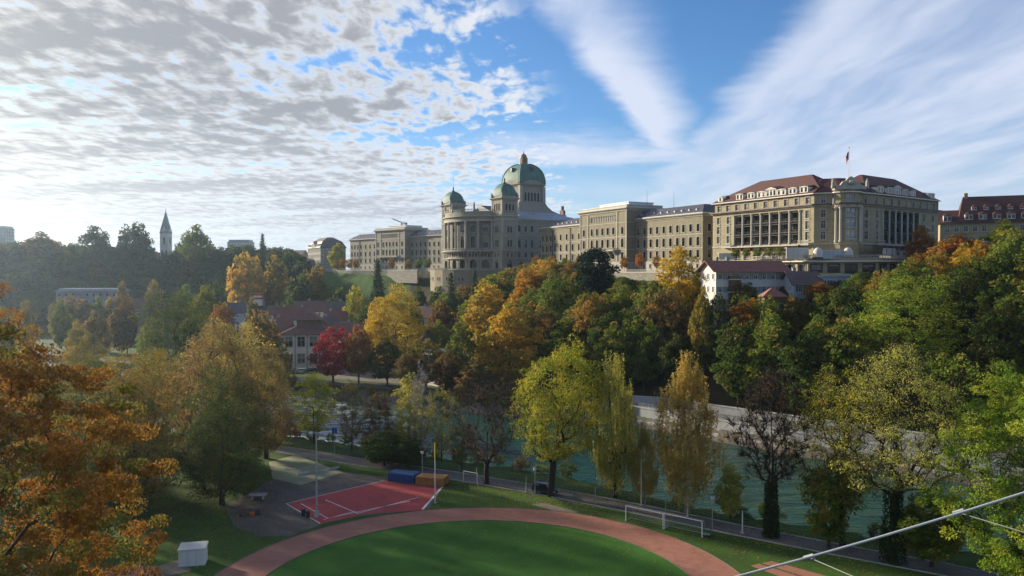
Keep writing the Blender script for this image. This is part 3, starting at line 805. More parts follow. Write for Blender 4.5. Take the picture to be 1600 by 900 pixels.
    for z in (7.9, 13.0, 18.6): mb.box(x0 - .12, x1 + .12, -.15, -.005, z, z + .3, 1); mb.box(x1 + .005, x1 + .15, -.1, p, z, z + .3, 1)
    for u in (0.0, wp * .18, wp * .80, wp - .6):
        mb.box(x0 + u, x0 + u + .6, -.22, -.15 + .0, 3.4, ZP, 1)
    mb.build('wall', mats, e)
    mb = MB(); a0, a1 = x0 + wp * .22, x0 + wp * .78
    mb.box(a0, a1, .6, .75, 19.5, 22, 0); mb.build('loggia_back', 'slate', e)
    n = 15; meb = MB(); meb.box(-.16, .16, .02, .34, 19.6, 21.9); mesh_c = meb.mesh('pillar', ['trim_stone'])
    for k in range(n):
        o = link('pillar', mesh_c, e); o.location.x = a0 + (k + .5) / n * (a1 - a0)
    mb = MB(); z = cornice(mb, x0, x1, 0, D, ZP, ((.3, .5), (.6, .35), (1.1, .4)))
    mb.box(x0 - 1.15, x1 + 1.15, -1.15, D + 1.15, z, z + .15, 1); z += .15
    mb.box(x0 - .2, x1 + .2, -.2, D + .2, z, z + .9, 0); mb.box(x0 - .3, x1 + .3, -.3, D + .3, z + .9, z + 1.05, 1)
    mb.build('cornice', ['trim_stone', 'white_metal'], e)
    mb = MB(); mb.box(x0 + wp * .32, x1 - 3, 3, D - 2, z + 1.05, z + 2.1); mb.box(x0 + wp * .32 - .3, x1 - 2.7, 2.7, D - 1.7, z + 2.1, z + 2.4)
    mb.build('roof_lantern', 'white_metal', e)
    # stone balcony on consoles
    b0, b1 = x0 + wp * .20, x0 + wp * .80; mb = MB()
    mb.box(b0, b1, -1.9, -.006, 7.6, 7.9); balustrade(mb, (b0 + .2, -1.7), (b1 - .2, -1.7), 7.9)
    balustrade(mb, (b0 + .2, -1.6), (b0 + .2, -.2), 7.9); balustrade(mb, (b1 - .2, -1.6), (b1 - .2, -.2), 7.9)
    for k in range(6):
        u = b0 + .6 + k * (b1 - b0 - 1.2) / 5
        mb.loft([[(u - .3, -1.7, 7.59), (u + .3, -1.7, 7.59), (u + .3, -.02, 7.59), (u - .3, -.02, 7.59)], [(u - .3, -.5, 5.9), (u + .3, -.5, 5.9), (u + .3, -.02, 5.9), (u - .3, -.02, 5.9)]], 0)
    mb.build('balcony', 'trim_stone', e)
    tag(e, label, 'government building')
    return e
TH_E = R(27.3); rE = Vector((math.sin(TH_E), -math.cos(TH_E)))
nE = Vector((-math.cos(TH_E), -math.sin(TH_E)))
P_E = Vector((44.85, 300.0)) - rE * (34 + 41.5)          # left end of the east building, pavilion front plane
east = federal_office('government_building', 'long olive sandstone building with flat-topped pavilion between hotel and domed parliament', (P_E.x, P_E.y, 36), math.atan2(rE.y, rE.x), 41.5, 34, 39.0, 6, 7, 4.0, 'sandstone')
TH_W = R(43); rW = Vector((math.sin(TH_W), -math.cos(TH_W)))
P_W = Vector((-75.5, 475)) - rW * (16 + 37)
west = federal_office('government_building', 'grey sandstone building with rooftop crane, left of the domed parliament', (P_W.x, P_W.y, 36.3), math.atan2(rW.y, rW.x), 37, 32, 46, 5, 8, 4.0, 'sandstone_grey')
# rooftop aerials of the east building and crane jib on the west roof
def aerial(px, top, Y, z0, label):
    p = at(px, top, Y); mb = MB(); mb.tube([(0, 0, 0), (0, 0, p.z - z0)], [.12, .05], 5); mb.box(-.3, .3, -.3, .3, -.6, .1)
    o = mb.build('roof_aerial', 'galvanised'); o.location = (p.x, p.y, z0); tag(o, label, 'aerial')
aerial(1011, 297, 308, 62.0, 'shorter thin aerial on the flat pavilion roof beside the dome side')
aerial(1053, 299, 300, 58.5, 'tall thin aerial rising behind the slate roof nearer the hotel')
def crane():
    p = at(628, 350, 485); e = empty('roof_crane', (p.x, p.y, 62.5))
    mb = MB(); mb.box(-.6, .6, -.6, .6, 0, p.z - 62.5 + .6); mb.build('mast', 'crane_yellow', e)
    q = at(613, 342, 480) - Vector((p.x, p.y, 62.5)); s = Vector((3, -1, p.z - 62.5 - .4))
    mb = MB()
    for o_ in (Vector((0, 0, .5)), Vector((0, .5, -.3)), Vector((0, -.5, -.3))): mb.tube([s + o_, q + o_ * .4], .16, 4)
    for k in range(10):
        t = k / 10; a = s.lerp(q, t); b_ = s.lerp(q, t + .1); mb.tube([a + Vector((0, .4, -.3)), b_ + Vector((0, 0, .45))], .09, 4)
    mb.build('jib', 'crane_yellow', e)
    mb = MB(); mb.box(1.6, 3.4, -.8, .8, p.z - 62.5 - .3, p.z - 62.5 + .9); mb.build('counterweight', 'concrete', e)
    tag(e, 'small crane with slanted lattice jib on the flat roof', 'crane')
crane()

# ------------------------------------------------------------------ domed parliament
def square_ring(c, half, z, k=6, rnd=0.12):
    """rounded square ring"""
    out = []; r = half * rnd; i = half - r
    for qx, qy, a0 in ((1, -1, -90), (1, 1, 0), (-1, 1, 90), (-1, -1, 180)):
        for j in range(k + 1):
            a = R(a0 + 90 * j / k); out.append((c[0] + qx * i + r * math.cos(a), c[1] + qy * i + r * math.sin(a), z))
    return out
def square_dome(mb, c, half, z, h, n=9, mi=0, rnd=.2, pw=2.0):
    rings = []
    for k in range(n + 1):
        t = k / n; a = t * math.pi / 2
        rings.append(square_ring(c, half * max(.16, math.cos(a) ** (2 / pw)), z + h * math.sin(a) ** (2 / 2.2), 5, rnd + .25 * t))
    mb.loft(rings, mi)
def build_parliament():
    th = R(35); r = Vector((math.sin(th), -math.cos(th))); n = Vector((-math.cos(th), -math.sin(th)))
    C = Vector((-21.7, 399.0))
    W = 29.4                           # half width to the outer tower corners
    O = C - r * W
    e = empty('parliament_building', (O.x, O.y, 36.2), math.atan2(r.y, r.x))
    w = 9.2; T = 2 * W                 # tower width, total width
    mats = ['sandstone_grey', 'trim_stone', 'sandstone_shaded']
    # towers
    for x0 in (0.0, T - w):
        mb = MB()
        t = empty('tower'); t.parent = e
        def side(Oo, U, full=True):
            u = w / 2
            ops1 = [(u - 1.5, u + 1.5, .3, 4.9, .9)]
            ops2 = row([u - 1.2, u + 1.2], 1.0, 6.3, 8.4)
            ops3 = row([u - .8, u + .8], 1.15, 11.2, 14.6)
            ops4 = row([u - .8, u + .8], 1.15, 18.2, 21.2)
            ops5 = row([u - 2.0, u, u + 2.0], 1.1, 28.9, 32.4)
            ops = ops1 + ops2 + ops3 + ops4 + ops5
            wall(mb, Oo, U, w, -6, 34.2, ops, .5)
            for oo, s_ in ((ops1, 'stone'), (ops2, 'stone'), (ops3, 'gable'), (ops4, 'hood'), (ops5, 'stone')):
                add_windows(t, Oo, U, oo, .5, s_)
        side((x0, 0), (1, 0)); side((x0 + w, 0), (0, 1)); side((x0, w), (0, -1)); side((x0 + w, w), (-1, 0))
        cx, cy = x0 + w / 2, w / 2
        for k, (z, pr, h) in enumerate(((5.5, .25, .4), (9.4, .45, .5), (16.6, .2, .35), (24.3, .35, .6), (26.3, .5, .5), (27.4, .2, .3))):
            hw = w / 2 + pr
            for a, b_ in ((-hw, -w / 2 - .003), (w / 2 + .003, hw)):
                mb.box(cx - hw, cx + hw, cy + a, cy + b_, z, z + h, 1)
                mb.box(cx + a, cx + b_, cy - w / 2, cy + w / 2, z, z + h, 1)
        for qx in (x0 - .12, x0 + w - .78):
            for qy in (-.12, w - .78): 
                for za, zb in ((9.9, 24.3), (27.7, 34.2)): mb.box(qx, qx + .9, qy, qy + .9, za, zb, 1)
        mb.build('tower_wall', mats, t)
        mb = MB(); z = cornice(mb, x0, x0 + w, 0, w, 34.2, ((.3, .4), (.7, .35), (1.1, .3)))
        for qx, qy in ((0, 0), (w, 0), (w, w), (0, w)): mb.box(x0 + qx - .45, x0 + qx + .45, qy - .45, qy + .45, z, z + 1.7); mb.lathe([(.4, z + 1.7), (.5, z + 2.0), (.05, z + 2.7)], 6, (x0 + qx, qy))
        mb.box(x0 + .2, x0 + w - .2, .2, w - .2, z, z + 1.0); mb.build('cornice', 'trim_stone', t)
        mb = MB(); square_dome(mb, (cx, cy), w / 2 + .05, z + 1.0, 6.4); 
        mb.build('dome', 'verdigris', t, smooth=True)
        mb = MB()
        for sx in (-1, 1):
            for sy in (-1, 1):
                mb.tube([(cx + sx * (w / 2 - .5) * math.cos(a) , cy + sy * (w / 2 - .5) * math.cos(a), z + 1.0 + 6.35 * math.sin(a) ** .91) for a in (0, .3, .6, .9, 1.2, 1.42)], .26, 5)
        mb.build('dome_rib', 'verdigris', t)
        mb = MB(); zz = z + 7.2; mb.lathe([(.9, zz), (.9, zz + .6), (.4, zz + .9), (.3, zz + 1.8), (.5, zz + 2.1), (.06, zz + 3.0), (.05, zz + (8.2 if x0 == 0 else 3.2))], 8, (cx, cy))
        mb.build('finial', 'bronze', t)
        if x0 > 0: mb = MB()
    # curved bow between the towers
    xa, xb = w - .3, T - w + .3; half = (xb - xa) / 2; sag = 10.5
    Rr = (half * half + sag * sag) / (2 * sag); yc = Rr - sag; xm = (xa + xb) / 2
    a_max = math.asin(half / Rr)
    def arc(rad, a): return Vector((xm + rad * math.sin(a), yc - rad * math.cos(a)))
    NBAY = 7; mb = MB()
    bow = empty('bow_front'); bow.parent = e
    def arcring(rad, a0, a1, k): return [arc(rad, a0 + (a1 - a0) * i / k) for i in range(k + 1)]
    for b in range(NBAY):
        a0 = -a_max + 2 * a_max * b / NBAY; a1 = a0 + 2 * a_max / NBAY
        p0, p1 = arc(Rr - .8, a0), arc(Rr - .8, a1); L = (p1 - p0).length; U = (p1 - p0).normalized(); u = L / 2
        o1 = [(u - 2.1, u + 2.1, .3, 5.2, .9)]
        o2 = row([u - 1.7, u, u + 1.7], 1.1, 6.4, 8.6)
        o3 = [(u - 1.35, u + 1.35, 11.0, 17.0, .95)]
        o4 = [(u - 1.5, u + 1.5, 19.0, 22.4, .95)]
        wall(mb, p0, U, L, -.5, 25.0, o1 + o2 + o3 + o4, .6)
        add_windows(bow, p0, U, o1, 1.6, 'stone', name='arcade_window'); add_windows(bow, p0, U, o2 + o3, .6, 'stone'); add_windows(bow, p0, U, o4, .35, 'stone', name='relief_panel')
    mb.build('bow_wall', ['sandstone_shaded', 'trim_stone', 'sandstone_shaded'], bow)
    def band(name, rad0, rad1, z0, z1, m='trim_stone', ext=.02, k=28):
        mb = MB(); rr = []
        for i in range(k + 1):
            a = -(a_max + ext) + 2 * (a_max + ext) * i / k; p, q = arc(rad0, a), arc(rad1, a)
            rr.append([(p.x, p.y, z0), (p.x, p.y, z1), (q.x, q.y, z1), (q.x, q.y, z0)])
        mb.loft(rr, 0, cap=False); mb.face(rr[0]); mb.face(rr[-1]); return mb.build(name, m, bow)
    band('string_course', Rr - 1.0, Rr + .25, 5.45, 5.85)
    band('balcony', Rr - 1.2, Rr + 1.9, 9.2, 9.6)
    mb = MB(); pts = arcring(Rr + 1.7, -a_max - .05, a_max + .05, 22)
    for p, q in zip(pts[:-1], pts[1:]): balustrade(mb, p, q, 9.6, 1.05, step=.7)
    mb.build('balustrade', 'trim_stone', bow)
    for i in range(22):
        a = -a_max + 2 * a_max * (i + .5) / 22; p = arc(Rr + .75, a); mb = MB()
        mb.obox((p.x, p.y), a, .5, 1.5, 8.4, 9.2); mb.build('console', 'trim_stone', bow)
    for b in range(NBAY + 1):
        a = -a_max + 2 * a_max * b / NBAY; p = arc(Rr + .45, a)
        mb = MB(); mb.lathe([(.85, 9.6), (.85, 10.6), (.65, 10.8), (.62, 16), (.54, 23.4), (.8, 23.6), (.8, 24.2)], 10, (p.x, p.y)); mb.build('column', 'trim_stone', bow, smooth=True)
    band('entablature', Rr - 1.2, Rr + 1.15, 24.2, 25.1); band('frieze', Rr - .3, Rr + .85, 25.1, 26.5, 'sandstone_grey'); band('cornice', Rr - .3, Rr + 1.7, 26.5, 27.0)
    band('attic', Rr - .4, Rr + .5, 27.0, 29.0, 'sandstone_grey')
    mb = MB(); pts = arcring(Rr + .4, -a_max - .02, a_max + .02, 20)
    for p, q in zip(pts[:-1], pts[1:]): balustrade(mb, p, q, 29.0, 1.2, step=.8)
    mb.build('parapet', 'trim_stone', bow)
    mb = MB(); pts = arcring(Rr - .35, -a_max, a_max, 24); mb.face([(p.x, p.y, 28.6) for p in pts]); mb.build('bow_roof', 'zinc', bow)
    for u in (-.62, .0, .62):
        p = arc(Rr + .3, u * a_max); mb = MB(); mb.box(p.x - .5, p.x + .5, p.y - .5, p.y + .5, 29.1, 30.9)
        mb.lathe([(.45, 30.9), (.5, 31.6), (.55, 32.6), (.3, 33.1), (.33, 33.5), (.05, 33.9)], 7, (p.x, p.y)); mb.build('statue', 'trim_stone', bow)
    # main body behind the towers
    mb = MB(); y1 = 56.0; ZB = 24.2
    us = lin(14, 44, 8)
    us = [2.6, 6.6, 10.6, 16, 20, 24, 28, 33, 37, 41]
    ops = row(us, 1.6, 19.0, 22.0, 0) + row(us, 1.7, 11.0, 15.2, 0) + row(us, 1.5, 6.2, 8.6, 0) + row([3.5, 9.5, 15.5, 21.5, 27.5, 33.5], 2.6, .3, 4.8, .9)
    facade(e, mb, (T - 2.2, w), (0, 1), y1 - w, -6, ZB, ops, 'stone', .45)
    facade(e, mb, (2.2, y1), (0, -1), y1 - w, -6, ZB, row(us[:6], 1.7, 11, 15.2, 0), 'stone', .45)
    wall(mb, (T - 2.2, y1), (-1, 0), T - 4.4, -6, ZB, [])
    wall(mb, (2.2, w), (1, 0), T - 4.4, -6, 29.5, [])
    for z in (5.4, 9.6, 16.8): mb.box(T - 2.195, T - 1.9, w, y1, z, z + .35, 1)
    mb.build('wall', mats, e)
    mb = MB(); z = cornice(mb, 2.2, T - 2.2, w + 1.3, y1, ZB, ((.3, .5), (.7, .4), (1.1, .35))); mb.box(1.4, T - 1.4, w + 1.3, y1 + .8, z, z + .12, 1)
    mb.build('cornice', ['trim_stone', 'zinc'], e)
    # side risalit with small balcony
    mb = MB(); mb.box(T - 2.0, T - .6, w + 24, w + 40, 9.6, 10.0); balustrade(mb, (T - .8, w + 24.2), (T - .8, w + 39.8), 10.0); balustrade(mb, (T - .8, w + 24.2), (T - 2.0, w + 24.2), 10.0); mb.build('side_balcony', 'trim_stone', e)
    mb = MB()
    for k in range(5): mb.lathe([(.45, 10), (.4, 15.6), (.6, 16.2)], 8, (T - 1.3, w + 25 + k * 3.5))
    mb.box(T - 2.1, T - .5, w + 24, w + 40, 16.2, 17.2); mb.build('side_loggia', 'trim_stone', e)
    # stepped roofs up to the drum
    mb = MB(); zr = ZB + 1.35; hip(mb, 1.6, T - 1.6, w + .5, y1 + .4, zr, 3.2, 9.5); mb.build('roof', 'zinc', e)
    cx, cy = T / 2, 34.2
    mb = MB()
    rings = [square_ring((cx, cy), h_, z_, 4, .15) for h_, z_ in ((17.0, zr + 1.5), (17.0, zr + 3.6), (14.2, zr + 4.6), (11.6, zr + 6.2), (9.8, zr + 8.4), (8.7, zr + 10.6))]
    mb.loft(rings[:3], 1); mb.loft(rings[2:], 0)
    mb.box(cx - 7, cx + 7, cy - 17.9, cy - 10, zr + 1.4, zr + 4.5, 1); mb.box(cx + 12, cx + 18.6, cy - 6, cy + 6, zr + 1.4, zr + 4.2, 1)
    mb.build('drum_base', ['sandstone_grey', 'zinc'], e)
    # front gabled roof of the hall
    mb = MB(); g0 = 11.0
    for s_ in (-1,):
        mb.loft([[(cx - g0, 6.5, 29.4), (cx + g0, 6.5, 29.4), (cx, 6.5, 33.6)], [(cx - g0, 22, 29.4), (cx + g0, 22, 29.4), (cx, 22, 33.6)]], 0)
        mb.face([(cx - g0, 6.5, 29.4), (cx, 6.5, 33.6), (cx + g0, 6.5, 29.4)], 0)
    mb.build('hall_roof', 'slate', e)
    D = empty('dome_drum'); D.parent = e
    hd = 7.6; zd = zr + 9.0; zt = 44.6; mb = MB()
    for Oo, U in (((cx - hd, cy - hd), (1, 0)), ((cx + hd, cy - hd), (0, 1)), ((cx + hd, cy + hd), (-1, 0)), ((cx - hd, cy + hd), (0, -1))):
        ops = row(lin(hd - 4.2, hd + 4.2, 5), 1.2, 36.6, 41.2)
        wall(mb, Oo, U, 2 * hd, zd - 4, zt, ops, .7); add_windows(D, Oo, U, ops, .7, 'stone')
    for sx in (-1, 1):
        for sy in (-1, 1): mb.box(cx + sx * hd - .9, cx + sx * hd + .9, cy + sy * hd - .9, cy + sy * hd + .9, zd - 2, zt, 1)
    mb.build('drum_wall', mats, D)
    mb = MB(); z = cornice(mb, cx - hd, cx + hd, cy - hd, cy + hd, zt, ((.4, .5), (.8, .4), (1.2, .4)))
    # segmental gables over each face
    for ang in range(4):
        a = math.pi / 2 * ang; ca, sa = math.cos(a), math.sin(a)
        K = 10; top = [(-7.2 + 14.4 * k / K, 2.0 * math.sin(math.pi * k / K) ** .8) for k in range(K + 1)]
        f_ = [[(cx + ca * u - sa * (-d), cy + sa * u + ca * (-d), z + v) for u, v in top + [(7.2, -.05), (-7.2, -.05)]] for d in (hd + 1.2, hd - 1.5)]
        mb.loft(f_); mb.face(f_[0])
    mb.build('drum_cornice', 'sandstone_grey', D)
    mb = MB(); square_dome(mb, (cx, cy), hd + 1.2, z + .3, 11.2, 12, rnd=.16, pw=2.3); dm = mb.build('dome', 'verdigris', D, smooth=True)
    mb = MB()
    for sx in (-1, 1):
        for sy in (-1, 1):
            mb.tube([(cx + sx * (hd + .7) * math.cos(a) ** .87, cy + sy * (hd + .7) * math.cos(a) ** .87, z + .3 + 11.15 * math.sin(a) ** .91) for a in (0, .2, .4, .6, .8, 1.0, 1.2, 1.38)], .55, 6)
    mb.build('dome_rib', 'verdigris', D)
    for ang in range(4):                 # round lucarnes on the dome
        a = math.pi / 2 * ang
        mb = MB(); p = (cx + math.sin(a) * (hd - .2), cy - math.cos(a) * (hd - .2)); mb.obox(p, a, 1.6, 2.0, z + 6.8, z + 8.8); mb.build('lucarne', 'bronze', D)
    mb = MB(); zl = z + 11.3; mb.lathe([(2.4, zl - .6), (2.4, zl + .3), (1.5, zl + .5), (1.5, zl + 3.2), (2.0, zl + 3.4), (1.9, zl + 3.9), (1.6, zl + 4.7), (.9, zl + 5.5), (.25, zl + 5.9), (.15, zl + 7.4)], 12, (cx, cy))
    for k in range(8):
        a = 2 * math.pi * k / 8; mb.lathe([(.26, zl + .3), (.26, zl + 3.3)], 6, (cx + 1.95 * math.cos(a), cy + 1.95 * math.sin(a)))
    mb.build('lantern', 'gilded', D)
    # red sandstone-like ornament on the far roof ridge (stepped gable of the north front)
    mb = MB(); mb.box(T - 24, T - 19.4, y1 - 1.5, y1 - .1, zr + 1, zr + 4.4); mb.box(T - 23.4, T - 20.2, y1 - 1.5, y1 - .1, zr + 4.4, zr + 7); mb.box(T - 22.4, T - 21.4, y1 - 1.5, y1 - .1, zr + 7, zr + 9.5)
    mb.build('north_gable', 'bright_tiles', e)
    tag(e, 'domed sandstone parliament with green copper domes, twin towers and curved colonnaded front', 'parliament')
    # rounded terrace it stands on
    t = empty('terrace_wall', (O.x, O.y, 36.2), math.atan2(r.y, r.x))
    Rt = Rr + 8.5; am = a_max + .12
    mb = MB(); outer = [arc(Rt, -am + 2 * am * i / 9) for i in range(10)]
    for p0, p1 in zip(outer[:-1], outer[1:]):
        L = (p1 - p0).length; u = L / 2; U = (p1 - p0).normalized()
        ops = row([u - 1.1, u + 1.1], 1.0, -5.6, -3.6, .9)
        wall(mb, p0, U, L, -14, -.2, ops, .5); add_windows(t, p0, U, ops, .5, 'stone')
    l0, r0 = outer[0], outer[-1]
    wall(mb, (-9, 6), (l0.x + 9, l0.y - 6), math.hypot(l0.x + 9, l0.y - 6), -14, -.2, []); wall(mb, r0, (T + 9 - r0.x, 6 - r0.y), math.hypot(T + 9 - r0.x, 6 - r0.y), -14, -.2, [])
    mb.face([(p.x, p.y, -.2) for p in outer] + [(T + 9, 6, -.2), (-9, 6, -.2)], 0)
    mb.build('wall', ['sandstone', 'trim_stone'], t)
    mb = MB()
    for p, q in zip([Vector((-9, 6))] + outer, outer + [Vector((T + 9, 6))]): balustrade(mb, p, q, -.19, 1.1, step=.8); 
    mb.build('balustrade', 'trim_stone', t)
    tag(t, 'rounded sandstone terrace wall with paired arched windows below the parliament', 'terrace')
build_parliament()

# ------------------------------------------------------------------ grand hotel
def columns_bay(e, O, U, u0, u1, n, z0, z1):
    """recessed loggias between giant columns, with a balcony on each floor"""
    O = Vector(O); U = Vector(U).normalized(); a = math.atan2(U.y, U.x)
    bw = (u1 - u0) / n
    cm = MB(); cm.lathe([(.55, z0), (.55, z0 + .5), (.42, z0 + .6), (.38, z1 - .6), (.55, z1 - .4), (.55, z1)], 10); cme = cm.mesh('column', ['hotel_trim'])
    fm = MB(); fm.box(-bw / 2 + .4, bw / 2 - .4, .10, 2.2, .0, .17, 0); fm.box(-bw / 2 + .45, bw / 2 - .45, .12, .18, .95, 1.02, 1)
    for k in range(9): fm.box(-bw / 2 + .5 + k * (bw - 1) / 8 - .02, -bw / 2 + .5 + k * (bw - 1) / 8 + .02, .13, .17, .17, .95, 1)
    fme = fm.mesh('balcony', ['hotel_trim', 'frame_dark'])
    h3 = (z1 - z0) / 3
    for k in range(n + 1):
        q = O + U * (u0 + bw * k); o = link('column', cme, e); o.location = (q.x, q.y, 0)
    for k in range(n):
        q = O + U * (u0 + bw * (k + .5))
        for f in range(3):
            o = link('balcony', fme, e); o.location = (q.x, q.y, z0 + f * h3 + .02); o.rotation_euler.z = a
            me = window_mesh(2.5, h3 - .9, 0, 2.3, 'loggia'); o = link('window', me, e); o.location = (q.x, q.y, z0 + f * h3 + .3); o.rotation_euler.z = a
def build_hotel():
    A = Vector((68.4, 262.0)); B = Vector((88.3, 225.0)); Cc = Vector((105.4, 225.0)); Dd = Vector((138.5, 250.0))
    e = empty('grand_hotel', (A.x, A.y, 36.0))
    b, c, d = B - A, Cc - A, Dd - A
    UL = b.normalized(); LL = b.length; UR = (d - c).normalized(); LR = (d - c).length
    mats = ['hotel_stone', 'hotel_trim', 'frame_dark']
    ZB, ZC, ZE = 7.6, 18.6, 22.2
    body = MB()
    def wing(O, U, L, wins, c0, c1, nb, endwins):
        ops = []
        for u in wins: ops += row([u], 1.35, 8.9, 11.3) + row([u], 1.35, 12.1, 14.5) + row([u], 1.35, 15.3, 17.6)
        rec = [(c0, c1, ZB + .3, 17.9, 0)]
        gro = row(lin(c0 + 1.4, c1 - 1.4, nb), 2.5, .4, 5.4, .8) + row([u for u in wins], 1.8, .8, 4.6, .8)
        wall(body, O, U, L, -4, ZC, ops + rec + gro, .35)
        add_windows(e, O, U, ops, .35, 'hotel'); add_windows(e, O, U, gro, .35, 'hotel', name='arched_window')
        # back of the recess
        Ov = Vector(O); Un = Vector(U).normalized(); N = Vector((Un.y, -Un.x))
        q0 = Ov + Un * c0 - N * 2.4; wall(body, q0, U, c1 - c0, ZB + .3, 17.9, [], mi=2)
        for uu, s_ in ((c0, 1), (c1, -1)):
            p0 = Ov + Un * uu; p1 = p0 - N * 2.4; body.face([(*p0, ZB + .3), (*p1, ZB + .3), (*p1, 17.9), (*p0, 17.9)])
        p0, p1 = Ov + Un * c0, Ov + Un * c1; p2, p3 = p1 - N * 2.4, p0 - N * 2.4
        body.face([(*p0, ZB + .3), (*p1, ZB + .3), (*p2, ZB + .3), (*p3, ZB + .3)], 1); body.face([(*p0, 17.9), (*p1, 17.9), (*p2, 17.9), (*p3, 17.9)], 1)
        columns_bay(e, O, U, c0, c1, nb, ZB + .3, 17.9)
        att = row(lin(2.6, L - 2.6, nb + 3), 1.5, 19.5, 21.5)
        q = Ov - N * .35
        wall(body, q, U, L, ZC + .7, ZE, att, .3); add_windows(e, q, U, att, .3, 'hotel', name='attic_window')
        # terrace slab over the ground floor, on brackets
        ang = math.atan2(Un.y, Un.x); m_ = Ov + Un * ((c0 + c1) / 2) + N * .9
        mb = MB(); mb.obox(m_, ang, c1 - c0 + 1.6, 1.8, ZB - .35, ZB); 
        for k in range(nb + 1):
            p = Ov + Un * (c0 + (c1 - c0) * k / nb) + N * .6; mb.obox(p, ang, .35, 1.2, ZB - 1.5, ZB - .353, 1)
        mb.build('balcony_slab', ['hotel_trim', 'bright_tiles'], e)
        for u in endwins:
            m_ = Ov + Un * u + N * .7; mb = MB(); mb.obox(m_, ang, 4.2, 1.4, ZB - .3, ZB + .1, 0)
            pa, pb = m_ + N * .55 - Un * 2, m_ + N * .55 + Un * 2; balustrade(mb, pa, pb, ZB + .1, 1.0); mb.build('end_balcony', 'hotel_trim', e)
    wing((0, 0), UL, LL, [2.7, 7.3, 39.6], 10.1, 37.0, 7, [7.6, 39.2])
    wing(c, UR, LR, [2.6, 31.6, 37.6], 5.9, 28.3, 6, [3.0, 31.8])
    # corner section: two flat flanks and a round bow between them
    p1, p2 = Vector((b.x + 4.6, b.y - 2.0)), Vector((c.x - 4.6, c.y - 2.0))
    K = 8; bc = (p1 + p2) / 2; br = (p2 - p1).length / 2
    arcp = [Vector((bc.x - br * math.cos(math.pi * k / K), bc.y - 3.4 * math.sin(math.pi * k / K))) for k in range(K + 1)]
    for O, Q in ((b, p1), (p2, c)):
        L = (Q - O).length; U = (Q - O).normalized(); u = L / 2
        ops = row([u], 1.4, 8.9, 11.3) + row([u], 1.4, 12.1, 14.5) + row([u], 1.4, 15.3, 17.6); gro = row([u], 1.7, .6, 4.8, .8); att = row([u], 1.3, 19.5, 21.5)
        wall(body, O, U, L, -4, ZC, ops + gro, .35); add_windows(e, O, U, ops + gro, .35, 'hotel')
        N = Vector((U.y, -U.x)); wall(body, O - N * .3, U, L, ZC + .7, ZE, att, .3); add_windows(e, O - N * .3, U, att, .3, 'hotel')
    for k in range(K):
        O, Q = arcp[k], arcp[k + 1]; L = (Q - O).length; U = (Q - O).normalized(); u = L / 2; N = Vector((U.y, -U.x))
        mid = k in (3, 4); ops = []
        if mid: ops = row([u], L * .80, 9.0, 11.4) + row([u], L * .80, 12.2, 14.6) + row([u], L * .80, 15.4, 17.9)
        gro = row([u], L * .6, .6, 4.8, .8) if k % 2 else []
        wall(body, O, U, L, -4, ZC, ops + gro, .3); add_windows(e, O, U, ops, .3, 'blue'); add_windows(e, O, U, gro, .3, 'hotel')
        att = row([u], L * .6, 19.6, 21.8) if mid else []
        wall(body, O - N * .2, U, L, ZC + .7, ZE + 1.2, att, .3); add_windows(e, O - N * .2, U, att, .3, 'blue')
    for k in (1, 2, 6, 7):
        p = arcp[k]; mb = MB(); mb.lathe([(.55, 8.0), (.55, 8.6), (.42, 8.7), (.38, 17.4), (.6, 17.7), (.6, 18.1)], 10, (p.x * 1.0, p.y - .45)); mb.build('column', 'hotel_trim', e, smooth=True)
    # back walls
    Nl = Vector((UL.y, -UL.x)); Nr = Vector((UR.y, -UR.x)); depth = 16.0
    bl = Vector((0, 0)) - Nl * depth; br_ = d - Nr * depth
    inner = b - Nl * depth + Vector((2, 2))
    wall(body, bl, -bl, depth, -4, ZE, []); 
    wins = [3, 8, 13]
    eo = row(wins, 1.35, 8.9, 11.3) + row(wins, 1.35, 12.1, 14.5) + row(wins, 1.35, 15.3, 17.6)
    facade(e, body, d, -Nr, depth, -4, ZE, eo, 'hotel', .35)
    body.build('wall', mats, e)
    # cornices follow the whole front
    front = [Vector((0, 0)), b, p1] + arcp[1:-1] + [p2, c, d]
    loop = [bl] + front + [br_]
    def strip(name, out, z0, z1, m):
        mb = MB(); rr = []
        for i, p in enumerate(loop):
            dd = (loop[min(i + 1, len(loop) - 1)] - loop[max(i - 1, 0)]).normalized(); N = Vector((dd.y, -dd.x))
            k_ = 1.25 if i in (1, len(loop) - 2) else 1.0
            a, q = p + N * out * k_, p - N * .8
            rr.append([(a.x, a.y, z0), (a.x, a.y, z1), (q.x, q.y, z1), (q.x, q.y, z0)])
        mb.loft(rr, 0, cap=False); mb.face(rr[0]); mb.face(rr[-1]); mb.build(name, m, e)
    strip('cornice', .5, ZC, ZC + .35, 'hotel_trim'); strip('cornice', 1.0, ZC + .35, ZC + .72, 'slate_brown')
    strip('string_course', .22, ZB - .1, ZB + .25, 'hotel_trim'); strip('eave', .55, ZE, ZE + .3, 'frame_white')
    # red hipped roofs, one over each wing, lower one behind the bow
    def roof(O, U, L, N, zr, h1, h2, lo, hi):
        O = Vector(O); U = Vector(U)
        def q(u, dd, z): p = O + U * u - N * dd; return (p.x, p.y, z)
        e0, e1 = -.4 if lo else .0, L + (.4 if hi else 0)
        r0 = [q(e0, -.5, zr), q(e1, -.5, zr), q(e1, depth, zr), q(e0, depth, zr)]
        i0, i1 = (2.6 if lo else 0), (2.6 if hi else 0)
        r1 = [q(e0 + i0, 2.2, zr + h1), q(e1 - i1, 2.2, zr + h1), q(e1 - i1, depth - 2, zr + h1), q(e0 + i0, depth - 2, zr + h1)]
        j0, j1 = 15.0 if lo else 7.0, 15.0 if hi else 7.0
